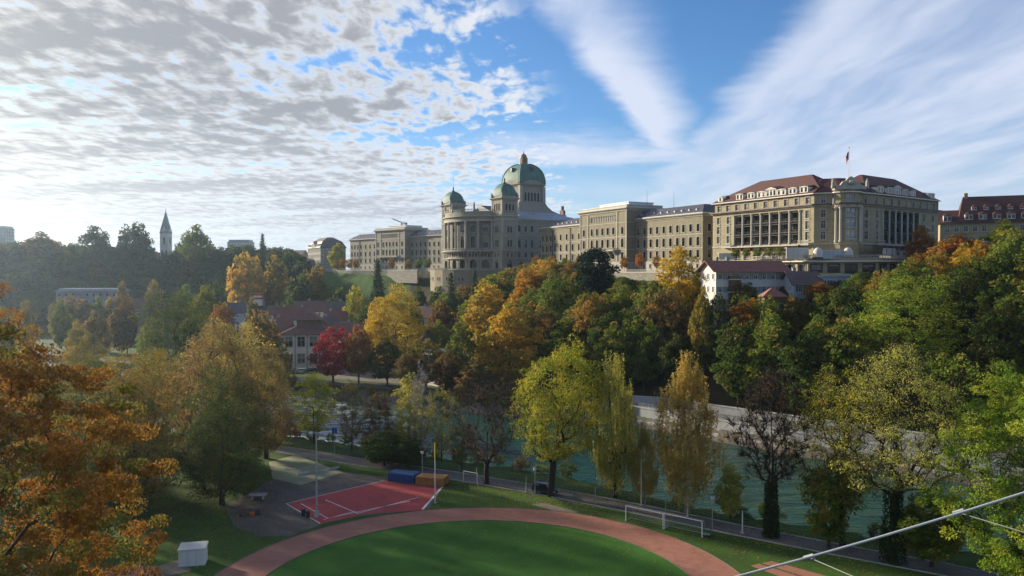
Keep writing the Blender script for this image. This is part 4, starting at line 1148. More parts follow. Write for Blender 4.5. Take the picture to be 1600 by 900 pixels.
        r2 = [q(e0 + j0, depth * .44, zr + h2), q(e1 - j1, depth * .44, zr + h2), q(e1 - j1, depth * .5, zr + h2), q(e0 + j0, depth * .5, zr + h2)]
        mb = MB(); mb.loft([r0, r1, r2]); rf = mb.build('roof', 'red_tiles', e)
        return rf, q
    rl, ql = roof((0, 0), UL, LL, Nl, ZE + .3, 1.9, 6.6, True, False)
    rr_, qr = roof(c, UR, LR, Nr, ZE + .3, 1.9, 6.6, False, True)
    mb = MB(); fr = [b, p1] + arcp[1:-1] + [p2, c]
    mb.loft([[(p.x, p.y, ZE + .3) for p in fr] + [(c.x - 2, c.y + 15, ZE + .3), (b.x + 4, b.y + 15, ZE + .3)],
             [((p.x - bc.x) * .55 + bc.x, p.y * .35 + (bc.y + 9) * .65, ZE + 5.0) for p in fr] + [(c.x - 5, c.y + 13, ZE + 5.0), (b.x + 7, b.y + 13, ZE + 5.0)]])
    mb.build('roof', 'red_tiles', e)
    def dormer(q, u, w, h, arched=False):
        mb = MB(); z = ZE + .75
        a0, a1 = u - w / 2, u + w / 2
        for z0, z1, d0, d1, mi in ((z, z + h, .25, 2.6, 0),):
            P = [q(a0, d0, z0), q(a1, d0, z0), q(a1, d1, z0), q(a0, d1, z0)]; Q = [q(a0, d0, z1), q(a1, d0, z1), q(a1, d1, z1), q(a0, d1, z1)]
            mb.loft([P, Q], mi)
        P = [q(a0 - .2, .05, z + h), q(a1 + .2, .05, z + h), q(a1 + .2, 4.2, z + h + .6), q(a0 - .2, 4.2, z + h + .6)]
        Q = [q(a0 - .2, .05, z + h + .12), q((a0 + a1) / 2, .05, z + h + (.75 if arched else .3)), q(a1 + .2, .05, z + h + .12), q(a1 + .2, 4.2, z + h + .75), q(a0 - .2, 4.2, z + h + .75)]
        mb.face(P, 1); mb.face([Q[0], Q[1], Vector(Q[1]) + Vector(Q[4]) - Vector(Q[0]), Q[4]], 1); mb.face([Q[1], Q[2], Q[3], Vector(Q[1]) + Vector(Q[4]) - Vector(Q[0])], 1)
        mb.face([Q[0], Q[1], Q[2], q(a1 + .2, .05, z + h), q(a0 - .2, .05, z + h)], 0)
        dm = mb.build('dormer', ['frame_white', 'red_tiles'], e)
        n = max(1, int(w / 1.25))
        for k in range(n):
            uu = a0 + (k + .5) * w / n; g_ = MB()
            g_.face([q(uu - .38, .22, z + .25), q(uu + .38, .22, z + .25), q(uu + .38, .22, z + h - .15), q(uu - .38, .22, z + h - .15)]); g_.build('pane', 'glass', dm)
    for u, w_ in ((12.0, 3.0), (17.0, 3.0), (21.4, 3.6), (25.4, 4.0), (29.4, 3.6), (33.8, 3.0), (38.0, 3.0)): dormer(ql, u, w_, 1.7 if w_ != 4.0 else 2.1, w_ == 4.0)
    for u, w_ in ((5.0, 3.6), (10.5, 4.0), (15, 4.4), (19.8, 4.0), (25, 3.2)): dormer(qr, u, w_, 1.7 if w_ != 4.4 else 2.1, w_ == 4.4)
    for q, L_ in ((ql, 3.2), (qr, LR - 3.2)): dormer(q, L_, 2.2, 1.5)
    # gable ornament, statues, flagpole
    mb = MB(); prof = [(u_, v_ * .70) for u_, v_ in [(-4.4, 0), (-4.2, .9), (-3.0, 1.3), (-2.3, 2.7), (-1.3, 3.3), (-.8, 4.3), (0, 4.9), (.8, 4.3), (1.3, 3.3), (2.3, 2.7), (3.0, 1.3), (4.2, .9), (4.4, 0)]]
    z = ZE + 1.2; yy = bc.y - 3.0
    mb.loft([[(bc.x + u, yy, z + v) for u, v in prof], [(bc.x + u, yy + .9, z + v) for u, v in prof]]); mb.face([(bc.x + u, yy, z + v) for u, v in prof])
    mb.box(bc.x - br - .3, bc.x + br + .3, yy - .5, yy + 2.9, z - .3, z + .04)
    mb.lathe([(.9, z + 1.2), (1.0, z + 1.5), (.9, z + 2.0), (.2, z + 2.3)], 8, (bc.x, yy - .2)); mb.build('gable_ornament', 'hotel_trim', e)
    for s_ in (-1, 1):
        mb = MB(); mb.lathe([(.6, z), (.6, z + .9), (.45, z + 1.0), (.5, z + 1.6), (.35, z + 2.2), (.16, z + 2.3), (.24, z + 2.6), (.05, z + 2.85)], 8, (bc.x + s_ * 4.9, yy + .6)); mb.build('statue', 'hotel_trim', e)
    tag(e, 'grand sandstone hotel with red hipped roofs, giant columns and rounded corner bow', 'hotel')
    fp = empty('flagpole', (A.x + bc.x, A.y + yy + 1.6, 36 + z + 2.4))
    mb = MB(); mb.tube([(0, 0, -.8), (0, 0, 9.2)], [.11, .06], 6); mb.lathe([(.05, 9.2), (.22, 9.4), (.05, 9.7)], 6); mb.build('pole', 'galvanised', fp)
    mb = MB(); rr = []
    for k in range(9):
        t = k / 8; rr.append([(-.08 - .8 * t + .08 * math.sin(t * 9), .12 * math.sin(t * 7), 8.6 - 1.7 * t), (-.08 - .8 * t * .7 + .10 * math.sin(t * 8), .18 * math.sin(t * 6 + 1), 6.6 - 2.2 * t)])
    for a_, q_ in zip(rr[:-1], rr[1:]): mb.face([a_[0], q_[0], q_[1], a_[1]])
    fl = mb.build('flag', 'flag_red', fp)
    tag(fp, 'flagpole with a limp red flag above the rounded hotel corner', 'flagpole')
    # raised lettering round the bow frieze
    txt = 'HOTEL BELLEVUE'; n = len(txt)
    import mathutils
    s0, s1 = .16, .84
    for i, ch in enumerate(txt):
        if ch == ' ': continue
        t = s0 + (s1 - s0) * (i + .5) / n; a = math.pi * t
        p = Vector((bc.x - (br + .62) * math.cos(a), bc.y - 4.05 * math.sin(a)))
        cu = bpy.data.curves.new('letter', 'FONT'); cu.body = ch; cu.size = 1.0; cu.extrude = .05; cu.align_x = 'CENTER'
        tmp = bpy.data.objects.new('tmp', cu); COL.objects.link(tmp); dg = bpy.context.evaluated_depsgraph_get(); me = bpy.data.meshes.new_from_object(tmp.evaluated_get(dg)); bpy.data.objects.remove(tmp)
        me.materials.append(M['frame_white']); o = link('letter', me, e)
        o.location = (p.x, p.y, 18.0); o.rotation_euler = (math.pi / 2, 0, math.atan2(4.05 * -math.cos(a) * 1.0, (br + .62) * math.sin(a)))
    mb = MB(); rr = []
    for k in range(17):
        a = math.pi * k / 16; i_, o_ = .1, .55
        p = (bc.x - (br + i_) * math.cos(a), bc.y - (3.4 + i_) * math.sin(a)); q = (bc.x - (br + o_) * math.cos(a), bc.y - (3.4 + o_) * math.sin(a))
        rr.append([(*p, 17.9), (*p, 18.9), (*q, 18.9), (*q, 17.9)])
    mb.loft(rr, 0, cap=False); mb.face(rr[0]); mb.face(rr[-1]); mb.build('frieze', 'hotel_stone', e)
build_hotel()
# ------------------------------------------------------------------ houses
def house(name, label, cat, loc, rz, w, d, h, roof, rh, wm, rm, storeys=2, nx=3, ny=2, style='plain', over=.6, shutters=None, chimneys=1, base=0.0, ww=1.1, wh=1.5):
    e = empty(name, loc, rz); mb = MB(); sh = h / storeys
    fo, ro = [], []
    for s in range(storeys):
        z = s * sh + sh * .28
        fo += row(lin(w * .5 / nx, w - w * .5 / nx, nx), ww, z, z + min(wh, sh * .6)); ro += row(lin(d * .5 / ny, d - d * .5 / ny, ny), ww, z, z + min(wh, sh * .6))
    x0, y0 = -w / 2, -d / 2
    facade(e, mb, (x0, y0), (1, 0), w, -base, h, fo, style, .2); facade(e, mb, (x0 + w, y0), (0, 1), d, -base, h, ro, style, .2); facade(e, mb, (x0, y0 + d), (0, -1), d, -base, h, ro, style, .2); wall(mb, (x0 + w, y0 + d), (-1, 0), w, -base, h, [])
    if roof == 'gable':
        for sx in (-1, 1): mb.face([(sx * w / 2, y0, h), (sx * w / 2, -y0, h), (sx * w / 2, 0, h + rh)])
    elif roof == 'gable_y':
        for sy in (-1, 1): mb.face([(x0, sy * d / 2, h), (-x0, sy * d / 2, h), (0, sy * d / 2, h + rh)])
    mb.build('wall', wm, e)
    if shutters:
        sm = MB(); sm.box(-.24, .24, -.07, .0, 0, min(wh, sh * .6)); sme = sm.mesh('shutter', [shutters])
        for u0, u1, v0, v1, _ in fo:
            for uu in (u0 - .42, u1 + .42):
                o = link('shutter', sme, e); o.location = (x0 + uu, y0 - .1, v0)
    mb = MB(); o = over; t = .22
    if roof == 'gable':
        k = rh / (d / 2)
        for sy in (-1, 1):
            P = [(x0 - o, sy * (d / 2 + o), h - k * o), (-x0 + o, sy * (d / 2 + o), h - k * o), (-x0 + o, 0, h + rh), (x0 - o, 0, h + rh)]
            mb.loft([[(a, b, c + .02) for a, b, c in P], [(a, b, c + t) for a, b, c in P]]); mb.face([(a, b, c + .02) for a, b, c in P])
    elif roof == 'gable_y':
        k = rh / (w / 2)
        for sx in (-1, 1):
            P = [(sx * (w / 2 + o), y0 - o, h - k * o), (sx * (w / 2 + o), -y0 + o, h - k * o), (0, -y0 + o, h + rh), (0, y0 - o, h + rh)]
            mb.loft([[(a, b, c + .02) for a, b, c in P], [(a, b, c + t) for a, b, c in P]]); mb.face([(a, b, c + .02) for a, b, c in P])
    elif roof == 'hip':
        i = min(w, d) / 2 * .92
        mb.box(x0 - o, -x0 + o, y0 - o, -y0 + o, h, h + .2)
        mb.loft([[(x0 - o, y0 - o, h + .2), (-x0 + o, y0 - o, h + .2), (-x0 + o, -y0 + o, h + .2), (x0 - o, -y0 + o, h + .2)], [(x0 + i, y0 + i, h + rh), (-x0 - i, y0 + i, h + rh), (-x0 - i, -y0 - i, h + rh), (x0 + i, -y0 - i, h + rh)]])
    else:
        mb.box(x0 - o, -x0 + o, y0 - o, -y0 + o, h, h + .4); mb.box(x0 + 1, -x0 - 1, y0 + 1, -y0 - 1, h + .4, h + .4 + rh)
    rf = mb.build('roof', rm, e)
    for k in range(chimneys):
        mb = MB(); cx = x0 + w * (.3 + .4 * k); zc = h + rh * .55; mb.box(cx - .45, cx + .45, .8, 1.6, zc, h + rh + 1.0); mb.box(cx - .55, cx + .55, .7, 1.7, h + rh + 1.0, h + rh + 1.15); mb.build('chimney', 'render_grey', rf)
    tag(e, label, cat)
    return e
def hp(px, Y): return (px - 800) / F * Y
# town on the flat bank, across the river
h = house('exhibition_hall', 'cream hall with large white windows and brown hipped lantern roof behind red maple', 'hall', (hp(480, 285), 288, 0), R(8), 17.5, 15, 12.4, 'hip', 4.0, 'render_cream', 'brown_tiles', 2, 4, 4, 'plain', 1.4, chimneys=0, ww=2.8, wh=4.0)
mb = MB(); mb.box(-4.2, 4.2, -3.6, 3.6, 15.0, 17.6); mb.build('lantern_wall', 'timber', h)
mb = MB(); mb.loft([[(-5, -4.4, 17.5), (5, -4.4, 17.5), (5, 4.4, 17.5), (-5, 4.4, 17.5)], [(-.6, -.3, 20.0), (.6, -.3, 20.0), (.6, .3, 20.0), (-.6, .3, 20.0)]]); mb.build('lantern_roof', 'brown_tiles', h)
for k in range(5):
    mb = MB(); a = -8.75 + .2 + 17.1 * k / 4
    mb.box(a - .2, a + .2, -7.75, -7.51, 0, 12.3); mb.build('pilaster', 'trim_stone', h)
for (nm, lab, px, Y, rz, w, d, hh, rf, rh, wm, rm, st, nx, ny, zb) in [
        ('town_house', 'row house with grey dormered roof behind the cream hall', 497, 372, 5, 22, 11, 16.6, 'gable', 4.4, 'render_cream', 'brown_tiles', 5, 8, 3, 0),
        ('town_house', 'pale house with brown roof beside the round yellow-green tree', 540, 366, 4, 13, 11, 16.4, 'gable', 4.6, 'render_white', 'slate_brown', 5, 5, 3, 0),
        ('town_house', 'house with large orange-red tiled roof left behind the cream hall', 452, 345, 14, 12, 10, 14.4, 'gable', 4.8, 'render_white', 'bright_tiles', 4, 4, 3, 0),
        ('town_house', 'narrow cream house with red roof just left of the cream hall', 438, 318, -12, 8, 9, 12.4, 'gable_y', 4.0, 'render_cream', 'bright_tiles', 4, 3, 2, 0),
        ('town_house', 'small white house with red roof above the cream hall', 476, 352, -8, 9, 9, 14.8, 'gable_y', 3.8, 'render_white', 'bright_tiles', 4, 3, 2, 0),
        ('town_house', 'small ochre house with red roof behind the timber house', 524, 345, 18, 9, 9, 14.0, 'gable', 3.6, 'render_cream', 'bright_tiles', 4, 3, 2, 0),
        ('town_house', 'small brown-roofed timber house right behind the cream hall', 512, 318, -18, 9, 9, 12.6, 'gable_y', 4.0, 'timber', 'slate_brown', 4, 3, 2, 0),
        ('town_house', 'house with pinkish roof behind the red maple', 556, 305, -6, 17, 11, 10.6, 'gable', 4.4, 'render_cream', 'bright_tiles', 3, 5, 3, 0),
        ('town_house', 'red-roofed house left of the cream hall', 425, 300, 10, 14, 10, 11.6, 'gable', 4.4, 'render_white', 'bright_tiles', 3, 4, 2, 0),
        ('town_house', 'white gabled house beside the reddish tree', 342, 400, 30, 9, 10, 15.4, 'gable_y', 4.6, 'render_white', 'slate_brown', 4, 2, 3, 0),
        ('town_house', 'blue-white house with grey roof at the foot of the hill', 385, 395, 12, 18, 12, 14.8, 'gable', 4.4, 'render_blue', 'slate', 4, 5, 3, 0),
        ('town_house', 'white house half hidden below the grassy slope', 440, 388, 8, 13, 9, 14.0, 'gable', 4.0, 'render_white', 'brown_tiles', 4, 4, 2, 0),
        ('town_house', 'brown-roofed house between golden poplar and lawn', 672, 345, -20, 15, 11, 15.0, 'gable', 4.4, 'render_cream', 'brown_tiles', 4, 4, 3, 0),
        ('town_house', 'dark-roofed house left of the golden poplar', 592, 335, -10, 12, 10, 14.0, 'gable_y', 6.0, 'timber', 'slate_brown', 4, 3, 3, 0),
        ('town_house', 'low brown house at the foot of the hill behind maple top', 215, 405, 6, 22, 12, 17.0, 'gable', 4.0, 'render_ochre', 'brown_tiles', 4, 6, 3, 0),
        ]:
    house(nm, lab, 'house', (hp(px, Y), Y, tz(hp(px, Y), Y) - .1), R(rz), w, d, hh, rf, rh, wm, rm, st, nx, ny, 'plain', .7, None, base=1.5)
# industrial chimney block with red-white bands
e = empty('banded_chimney', (hp(403, 393), 393, 18.8)); mb = MB()
mb.box(-2.2, 2.2, -1.5, 1.5, -1, 2.2, 0); mb.build('base', 'render_white', e)
for k in range(3):
    mb = MB(); mb.box(-1.9, 1.9, -1.3, 1.3, 2.2 + k * 1.0, 3.2 + k * 1.0); mb.build('band', ['flag_red', 'render_white', 'flag_red'][k], e)
tag(e, 'red and white banded rooftop block on the blue-white house', 'chimney')
house('school_building', 'long grey flat-roofed building at the foot of the wooded hill', 'building', (hp(145, 430), 430, 13.0), R(3), 33, 14, 11.4, 'flat', 1.0, 'render_grey', 'zinc', 3, 9, 4, 'bare', chimneys=0, base=14)
# pale modern building by the far bank
house('modern_villa', 'flat-roofed white building with glazed side behind far-bank trees', 'building', (hp(702, 240), 242, 0), R(-52), 18, 12, 9.5, 'flat', .6, 'render_white', 'zinc', 3, 6, 4, chimneys=0, ww=2.1, wh=2.2, base=1)
house('turret_house', 'little turret with dark pyramid roof left of the white building', 'turret', (hp(668, 262), 262, 0), R(10), 4.2, 4.2, 12.2, 'hip', 3.4, 'render_white', 'slate', 3, 1, 1, chimneys=0, base=1)
# building with mansard roof left of the west government building
TH = R(43); e = house('mansard_building', 'pale building with brown mansard roof left of the west building', 'building', (hp(505, 545), 555, 36), R(-60), 33, 18, 15.5, 'hip', .4, 'sandstone_grey', 'slate_brown', 4, 10, 6, chimneys=0, base=5, wh=2.2)
mb = MB(); W_, D_ = 16.5, 9
mb.loft([[(-W_ - .6, -D_ - .6, 15.8), (W_ + .6, -D_ - .6, 15.8), (W_ + .6, D_ + .6, 15.8), (-W_ - .6, D_ + .6, 15.8)], [(-W_ + 2, -D_ + 2, 20.2), (W_ - 2, -D_ + 2, 20.2), (W_ - 2, D_ - 2, 20.2), (-W_ + 2, D_ - 2, 20.2)], [(-W_ + 7, -D_ + 7, 23.2), (W_ - 7, -D_ + 7, 23.2), (W_ - 7, D_ - 7, 23.2), (-W_ + 7, D_ - 7, 23.2)]]); mb.build('mansard_roof', 'slate_brown', e)
mb = MB(); mb.loft([[(-5.5, -D_ - .5, 15.9), (5.5, -D_ - .5, 15.9), (0, -D_ - .5, 20.6)], [(-5.5, -D_ + 5, 15.9), (5.5, -D_ + 5, 15.9), (0, -D_ + 5, 20.6)]]); mb.face([(-5.5, -D_ - .5, 15.9), (0, -D_ - .5, 20.6), (5.5, -D_ - .5, 15.9)]); mb.build('front_gable', 'sandstone_grey', e)
for k in range(8):
    if k in (3, 4): continue
    u = -14 + k * 4; mb = MB(); mb.box(u - .8, u + .8, -D_ - .3, -D_ + 2, 16.6, 18.4); dm = mb.build('dormer', 'render_white', e); mb = MB(); mb.face([(u - .55, -D_ - .33, 16.8), (u + .55, -D_ - .33, 16.8), (u + .55, -D_ - .33, 18.2), (u - .55, -D_ - .33, 18.2)]); mb.build('pane', 'glass', dm)
house('town_house', 'distant brown-roofed house left of the mansard building', 'house', (hp(462, 590), 590, 36), R(-30), 20, 12, 9, 'gable', 6, 'render_ochre', 'slate_brown', 3, 6, 3, base=4)
house('flat_block', 'distant white flat-roofed block on the skyline left of the fir', 'building', (hp(377, 700), 700, 36), R(2), 20, 14, 25, 'flat', 2, 'render_white', 'zinc', 6, 7, 4, chimneys=0, base=5)
house('tower_block', 'distant grey tower block at the left edge of the skyline', 'building', (hp(-5, 800), 800, 36), R(2), 28, 16, 43, 'flat', 2, 'render_grey', 'zinc', 12, 7, 4, chimneys=0, base=5)
# church
def church():
    X, Y = hp(260, 590), 590; e = empty('church', (X, Y, 36)); mb = MB(); w = 3.2
    for O, U in (((-w, -w), (1, 0)), ((w, -w), (0, 1)), ((w, w), (-1, 0)), ((-w, w), (0, -1))):
        ops = row([w], 1.7, 20, 25, .9) + row([w - 1.6, w + 1.6], 1.1, 12, 15, .9); facade(e, mb, O, U, 2 * w, -6, 28.0, ops, 'stone', .4)
    for O in range(4):
        a = math.pi / 2 * O; ca, sa = math.cos(a), math.sin(a)
        mb.face([(ca * u - sa * -w, sa * u + ca * -w, z) for u, z in ((-w, 28), (w, 28), (0, 34))])
    mb.build('tower_wall', 'render_white', e)
    mb = MB(); mb.loft([[(x * (w + .3), y * (w + .3), 28.1) for x, y in ((-1, -1), (1, -1), (1, 1), (-1, 1))], [(x * .15, y * .15, 45.0) for x, y in ((-1, -1), (1, -1), (1, 1), (-1, 1))]]); 
    for O in range(4):
        a = math.pi / 2 * O; ca, sa = math.cos(a), math.sin(a); T = lambda u, v, z: (ca * u - sa * v, sa * u + ca * v, z)
        mb.face([T(-w - .3, -w - .2, 27.9), T(0, -w - .2, 34.3), T(0, -1.5, 34.3)]); mb.face([T(w + .3, -w - .2, 27.9), T(0, -w - .2, 34.3), T(0, -1.5, 34.3)])
    mb.build('spire', 'spire_copper', e)
    mb = MB(); mb.tube([(0, 0, 44.5), (0, 0, 47.6)], .12, 5); mb.box(-.7, .7, -.08, .08, 46.4, 46.6); mb.build('cross', 'gilded', e)
    mb = MB(); mb.box(-26, -w - .01, -5.5, 5.5, -6, 8); mb.loft([[(-26.5, -6, 8), (-w, -6, 8), (-w, 6, 8), (-26.5, 6, 8)], [(-26.5, -.1, 13.5), (-w, -.1, 13.5), (-w, .1, 13.5), (-26.5, .1, 13.5)]], 1); mb.build('nave', ['render_white', 'brown_tiles'], e)
    tag(e, 'pale church tower with tall grey-blue pointed spire on the hill skyline', 'church')
church()
# right-hand building with red roof and two rows of dormers
def red_roof_building():
    P0 = at(1468, 422, 292); P1 = at(1640, 422, 278); O = Vector((P0.x, P0.y)); U = Vector((P1.x - P0.x, P1.y - P0.y)); L = U.length; U.normalize()
    e = empty('red_roofed_building', (O.x, O.y, 36), math.atan2(U.y, U.x)); mb = MB()
    us = lin(2.5, L - 2.5, 11); ops = row(us, 1.5, 6.4, 8.6) + row(us, 1.5, 10.6, 12.9) + row(us, 1.5, 14.4, 16.6)
    facade(e, mb, (0, 0), (1, 0), L, -6, 18, ops, 'hotel', .3); wall(mb, (0, 14), (0, -1), 14, -6, 18, []); wall(mb, (L, 0), (0, 1), 14, -6, 18, []); wall(mb, (L, 14), (-1, 0), L, -6, 18, [])
    mb.face([(0, 0, 18), (0, 14, 18), (0, 7, 22.5)]); mb.face([(L, 0, 18), (L, 14, 18), (L, 7, 27.5)]); mb.build('wall', 'render_ochre', e)
    mb = MB(); k = 11 / 7
    z1 = 28.0
    mb.loft([[(5.2, -1.0, 17.6), (L + .6, -1.0, 17.6), (L + .6, 15, 17.6), (5.2, 15, 17.6)], [(6.2, .8, 19.4), (L + .6, .8, 19.4), (L + .6, 13.2, 19.4), (6.2, 13.2, 19.4)], [(8.2, 6.9, z1), (L + .6, 6.9, z1), (L + .6, 7.1, z1), (8.2, 7.1, z1)]])
    mb.loft([[(-.8, -1.0, 17.5), (5.4, -1.0, 17.5), (5.4, 15, 17.5), (-.8, 15, 17.5)], [(-.8, 6.9, 23), (7.4, 6.9, 23), (7.4, 7.1, 23), (-.8, 7.1, 23)]])
    mb.build('roof', 'red_tiles', e)
    def dorm(u, z, y, w, hh):
        mb = MB(); mb.box(u - w / 2, u + w / 2, y, y + 2.4, z, z + hh, 0); mb.loft([[(u - w / 2 - .25, y - .3, z + hh), (u + w / 2 + .25, y - .3, z + hh), (u + w / 2 + .25, y + 3.4, z + hh + .3), (u - w / 2 - .25, y + 3.4, z + hh + .3)], [(u - .05, y - .3, z + hh + .9), (u + .05, y - .3, z + hh + .9), (u + .05, y + 3.4, z + hh + .95), (u - .05, y + 3.4, z + hh + .95)]], 1)
        d = mb.build('dormer', ['frame_white', 'bright_tiles'], e)
        for s in (-1, 1):
            g = MB(); c = u + s * w / 4; g.face([(c - w / 5, y - .02, z + .25), (c + w / 5, y - .02, z + .25), (c + w / 5, y - .02, z + hh - .2), (c - w / 5, y - .02, z + hh - .2)]); g.build('pane', 'glass', d)
    dorm(2.4, 18.3, .0, 2.6, 2.2)
    for u in lin(9.5, L - 3, 6): dorm(u, 18.9, .1, 2.6, 1.9)
    for u in lin(11.5, L - 4, 6): dorm(u, 22.6, 2.9, 1.7, 1.1)
    mb = MB(); mb.box(8.6, 9.8, 6.4, 7.6, z1 - 1, z1 + 1.4); mb.build('chimney', 'render_ochre', e)
    tag(e, 'building with long red tiled roof and two rows of dormers at the right', 'building')
red_roof_building()
# white chalet and its neighbours just below the hotel
def chalet():
    e = house('white_chalet', 'white chalet with red tiled roof and rounded gable below the hotel', 'house', (hp(1168, 209), 213, 22), R(10), 20.5, 9.5, 14.0, 'gable', 2.4, 'render_white', 'chalet_tiles', 4, 8, 3, 'plain', 1.2, 'shutter_grey', chimneys=1, base=6)
    mb = MB(); mb.box(-6.6, -3.4, -5.6, -4.52, -4, 12.4); mb.build('timber_veranda', 'timber', e)
    for k in range(4):
        mb = MB(); mb.box(-6.9, -3.1, -5.9, -4.52, 1.2 + 3.4 * k, 1.4 + 3.4 * k); mb.build('veranda_floor', 'frame_white', e)
chalet()
house('red_roof_pavilion', 'small pavilion with red pyramid roof before the white chalet', 'pavilion', (hp(1207, 198), 198, 20.5), R(-4), 5.2, 5.2, 8.6, 'hip', 2.4, 'timber', 'chalet_tiles', 2, 2, 2, chimneys=0, base=6)
house('shuttered_house', 'brown-roofed house with dark blue shutters right of the chalet', 'house', (hp(1254, 206), 207, 23), R(3), 7.6, 8, 9.5, 'gable', 3.0, 'render_blue', 'slate_brown', 3, 2, 2, 'plain', .8, 'shutter', base=6)
house('terrace_annexe', 'pale flat-roofed annexe with dark shutters below the hotel corner', 'annexe', (hp(1302, 208), 209, 24), R(4), 10.5, 8, 10.2, 'flat', .3, 'render_blue', 'zinc', 3, 4, 3, 'plain', .3, 'shutter', chimneys=0, base=8)
# hotel terrace with its glass pavilion, parapet and two white domes
def hotel_terrace():
    poly = [(74, 236), (83, 215.5), (100, 210), (120, 222), (140, 236), (138, 248), (106, 223), (88, 223), (72, 258)]
    e = empty('hotel_terrace', (90, 215, 0)); mb = MB(); lp = [Vector((x - 90, y - 215)) for x, y in poly]
    for i_, (p, q) in enumerate(zip(lp, lp[1:] + lp[:1])):
        L = (q - p).length; U = (q - p).normalized(); n = int(L / 4.2)
        ops = row([L * (k + .5) / n for k in range(n)], 2.9, 34.6, 37.6) + row([L * (k + .5) / n for k in range(n)], 1.2, 30.6, 32.6) if i_ < 4 and n else []
        wall(mb, p, U, L, 20, 39.2, ops, .8)
        if ops: add_windows(e, p, U, ops, .8, 'loggia')
    mb.face([(p.x, p.y, 39.2) for p in lp]); mb.build('base_wall', 'hotel_stone', e)
    mb = MB()
    for p, q in zip(lp[:4], lp[1:5]): mb.obox((p + q) / 2 + Vector(((q - p).y, -(q - p).x)).normalized() * .5, math.atan2((q - p).y, (q - p).x), (q - p).length, 1.4, 38.3, 38.6)
    mb.build('ledge', 'frame_white', e)
    mb = MB(); f = [Vector((x - 90, y - 215)) for x, y in poly[:5]]
    for p, q in zip(f[:-1], f[1:]): balustrade(mb, p, q, 39.2, 1.0, step=.7)
    mb.build('balustrade', 'hotel_trim', e)
    tag(e, 'stone terrace with balustrade in front of the hotel', 'terrace')
    for px, lab in ((1278, 'white dome tent on the hotel terrace, left of the two'), (1325, 'white dome tent on the hotel terrace, right of the two')):
        p = at(px, 400, 214); d = empty('dome_tent', (p.x, p.y, 39.2)); mb = MB(); mb.lathe([(1.3, 0), (1.3, 1.5), (1.2, 2.1), (.9, 2.65), (.5, 3.0), (.05, 3.1)], 14); mb.build('shell', 'render_white', d, smooth=True)
        mb = MB(); mb.lathe([(1.36, .0), (1.36, .4)], 14); mb.build('base_ring', 'frame_dark', d); tag(d, lab, 'tent')
    for px, w, hh, Y, m, lab in ((1246, 6.2, 3.0, 217, 'render_white', 'white panel pavilion on the hotel terrace beside the left dome'), (1302, 6.0, 2.2, 213.5, 'render_blue', 'pale glazed wind screen between the two dome tents'), (1136, 5.0, 1.9, 237, 'render_white', 'white awning at the left end of the hotel terrace')):
        p = at(px, 405, Y); d = empty('terrace_pavilion', (p.x, p.y, 39.2)); mb = MB(); n = 5
        for k in range(n):
            a, b = -w / 2 + w * k / n + .06, -w / 2 + w * (k + 1) / n - .06; mb = MB(); mb.box(a, b, -.06, .06, .1, hh); mb.build('panel', m, d)
        mb = MB(); mb.box(-w / 2, w / 2, -.09, 1.6, hh, hh + .12); mb.box(-w / 2, w / 2, -.09, .09, 0, .1)
        for k in range(n + 1): mb.box(-w / 2 + w * k / n - .05, -w / 2 + w * k / n + .05, -.08, .08, .1, hh)
        mb.build('frame', 'frame_white', d); tag(d, lab, 'pavilion')
    p = at(1390, 402, 222); d = empty('terrace_marquee', (p.x, p.y, 39.2), R(35))
    mb = MB(); mb.loft([[(-9, -2.5, 3.2), (9, -2.5, 3.2), (9, 2.5, 3.7), (-9, 2.5, 3.7)], [(-9, -2.5, 3.35), (9, -2.5, 3.35), (9, 2.5, 3.85), (-9, 2.5, 3.85)]]); mb.build('canopy', 'cloth_dark', d)
    for k in range(7):
        mb = MB(); mb.box(-9 + k * 3 - .08, -9 + k * 3 + .08, -2.45, -2.3, 0, 3.2); mb.build('post', 'frame_dark', d)
    for k in range(7):
        mb = MB(); mb.box(-7.8 + k * .95, -7.0 + k * .95, -2.4, -2.34, 1.2, 3.0); mb.build('panel', 'render_white', d)
    tag(d, 'dark marquee with white panels before the right hotel wing', 'marquee')
    # parasols on the left of the terrace
    for k, px in enumerate((1150, 1166, 1184, 1201, 1218)):
        p = at(px, 398, 236 - k * 3.6); d = empty('potted_tree', (p.x, p.y, 39.0)); tr_, cr_, *_ = P_SMALL
        a = link('trunk', tr_, d); c = link('crown', cr_, d); d.scale = (.62, .62, .62); c.material_slots[0].link = 'OBJECT'; c.material_slots[0].material = M['leaf_green']
        tag(d, ['first', 'second', 'third', 'fourth', 'fifth'][k] + ' potted tree from the left under the hotel columns', 'tree', 'potted trees on the hotel terrace')
# terrace walls of the two government buildings
def terrace_wall(label, pts, z0, z1, m):
    o = Vector(pts[0]); e = empty('terrace_wall', (o.x, o.y, 0)); q = [(x - o.x, y - o.y) for x, y in pts]
    mb = MB(); wallstrip(mb, q, 0, .9, z0, z1); mb.build('wall', m, e); mb = MB(); wallstrip(mb, q, 0, 1.15, z1, z1 + .25); mb.build('coping', 'trim_stone', e); 
    mb = MB()
    for a, b in zip(q[:-1], q[1:]): balustrade(mb, a, b, z1 + .25, .9, step=1.2)
    mb.build('balustrade', 'trim_stone', e); tag(e, label, 'terrace wall')
terrace_wall('pale retaining wall with railing below the east building', [(9, 347), (20, 322), (35, 290), (51, 259), (61, 238)], 26, 35.0, 'rubble_wall')
sheet('terrace_paving', [(9, 347), (20, 322), (35, 290), (51, 259), (61, 238), (71, 243), (66, 268), (46, 305), (30, 335), (14, 368), (4, 362)], 35.3, 'gravel')
terrace_wall('grey retaining wall with railing above the lawn below the west building', [(-131, 498), (-94, 455), (-70, 433), (-50, 408)], 29, 35.4, 'rubble_wall')
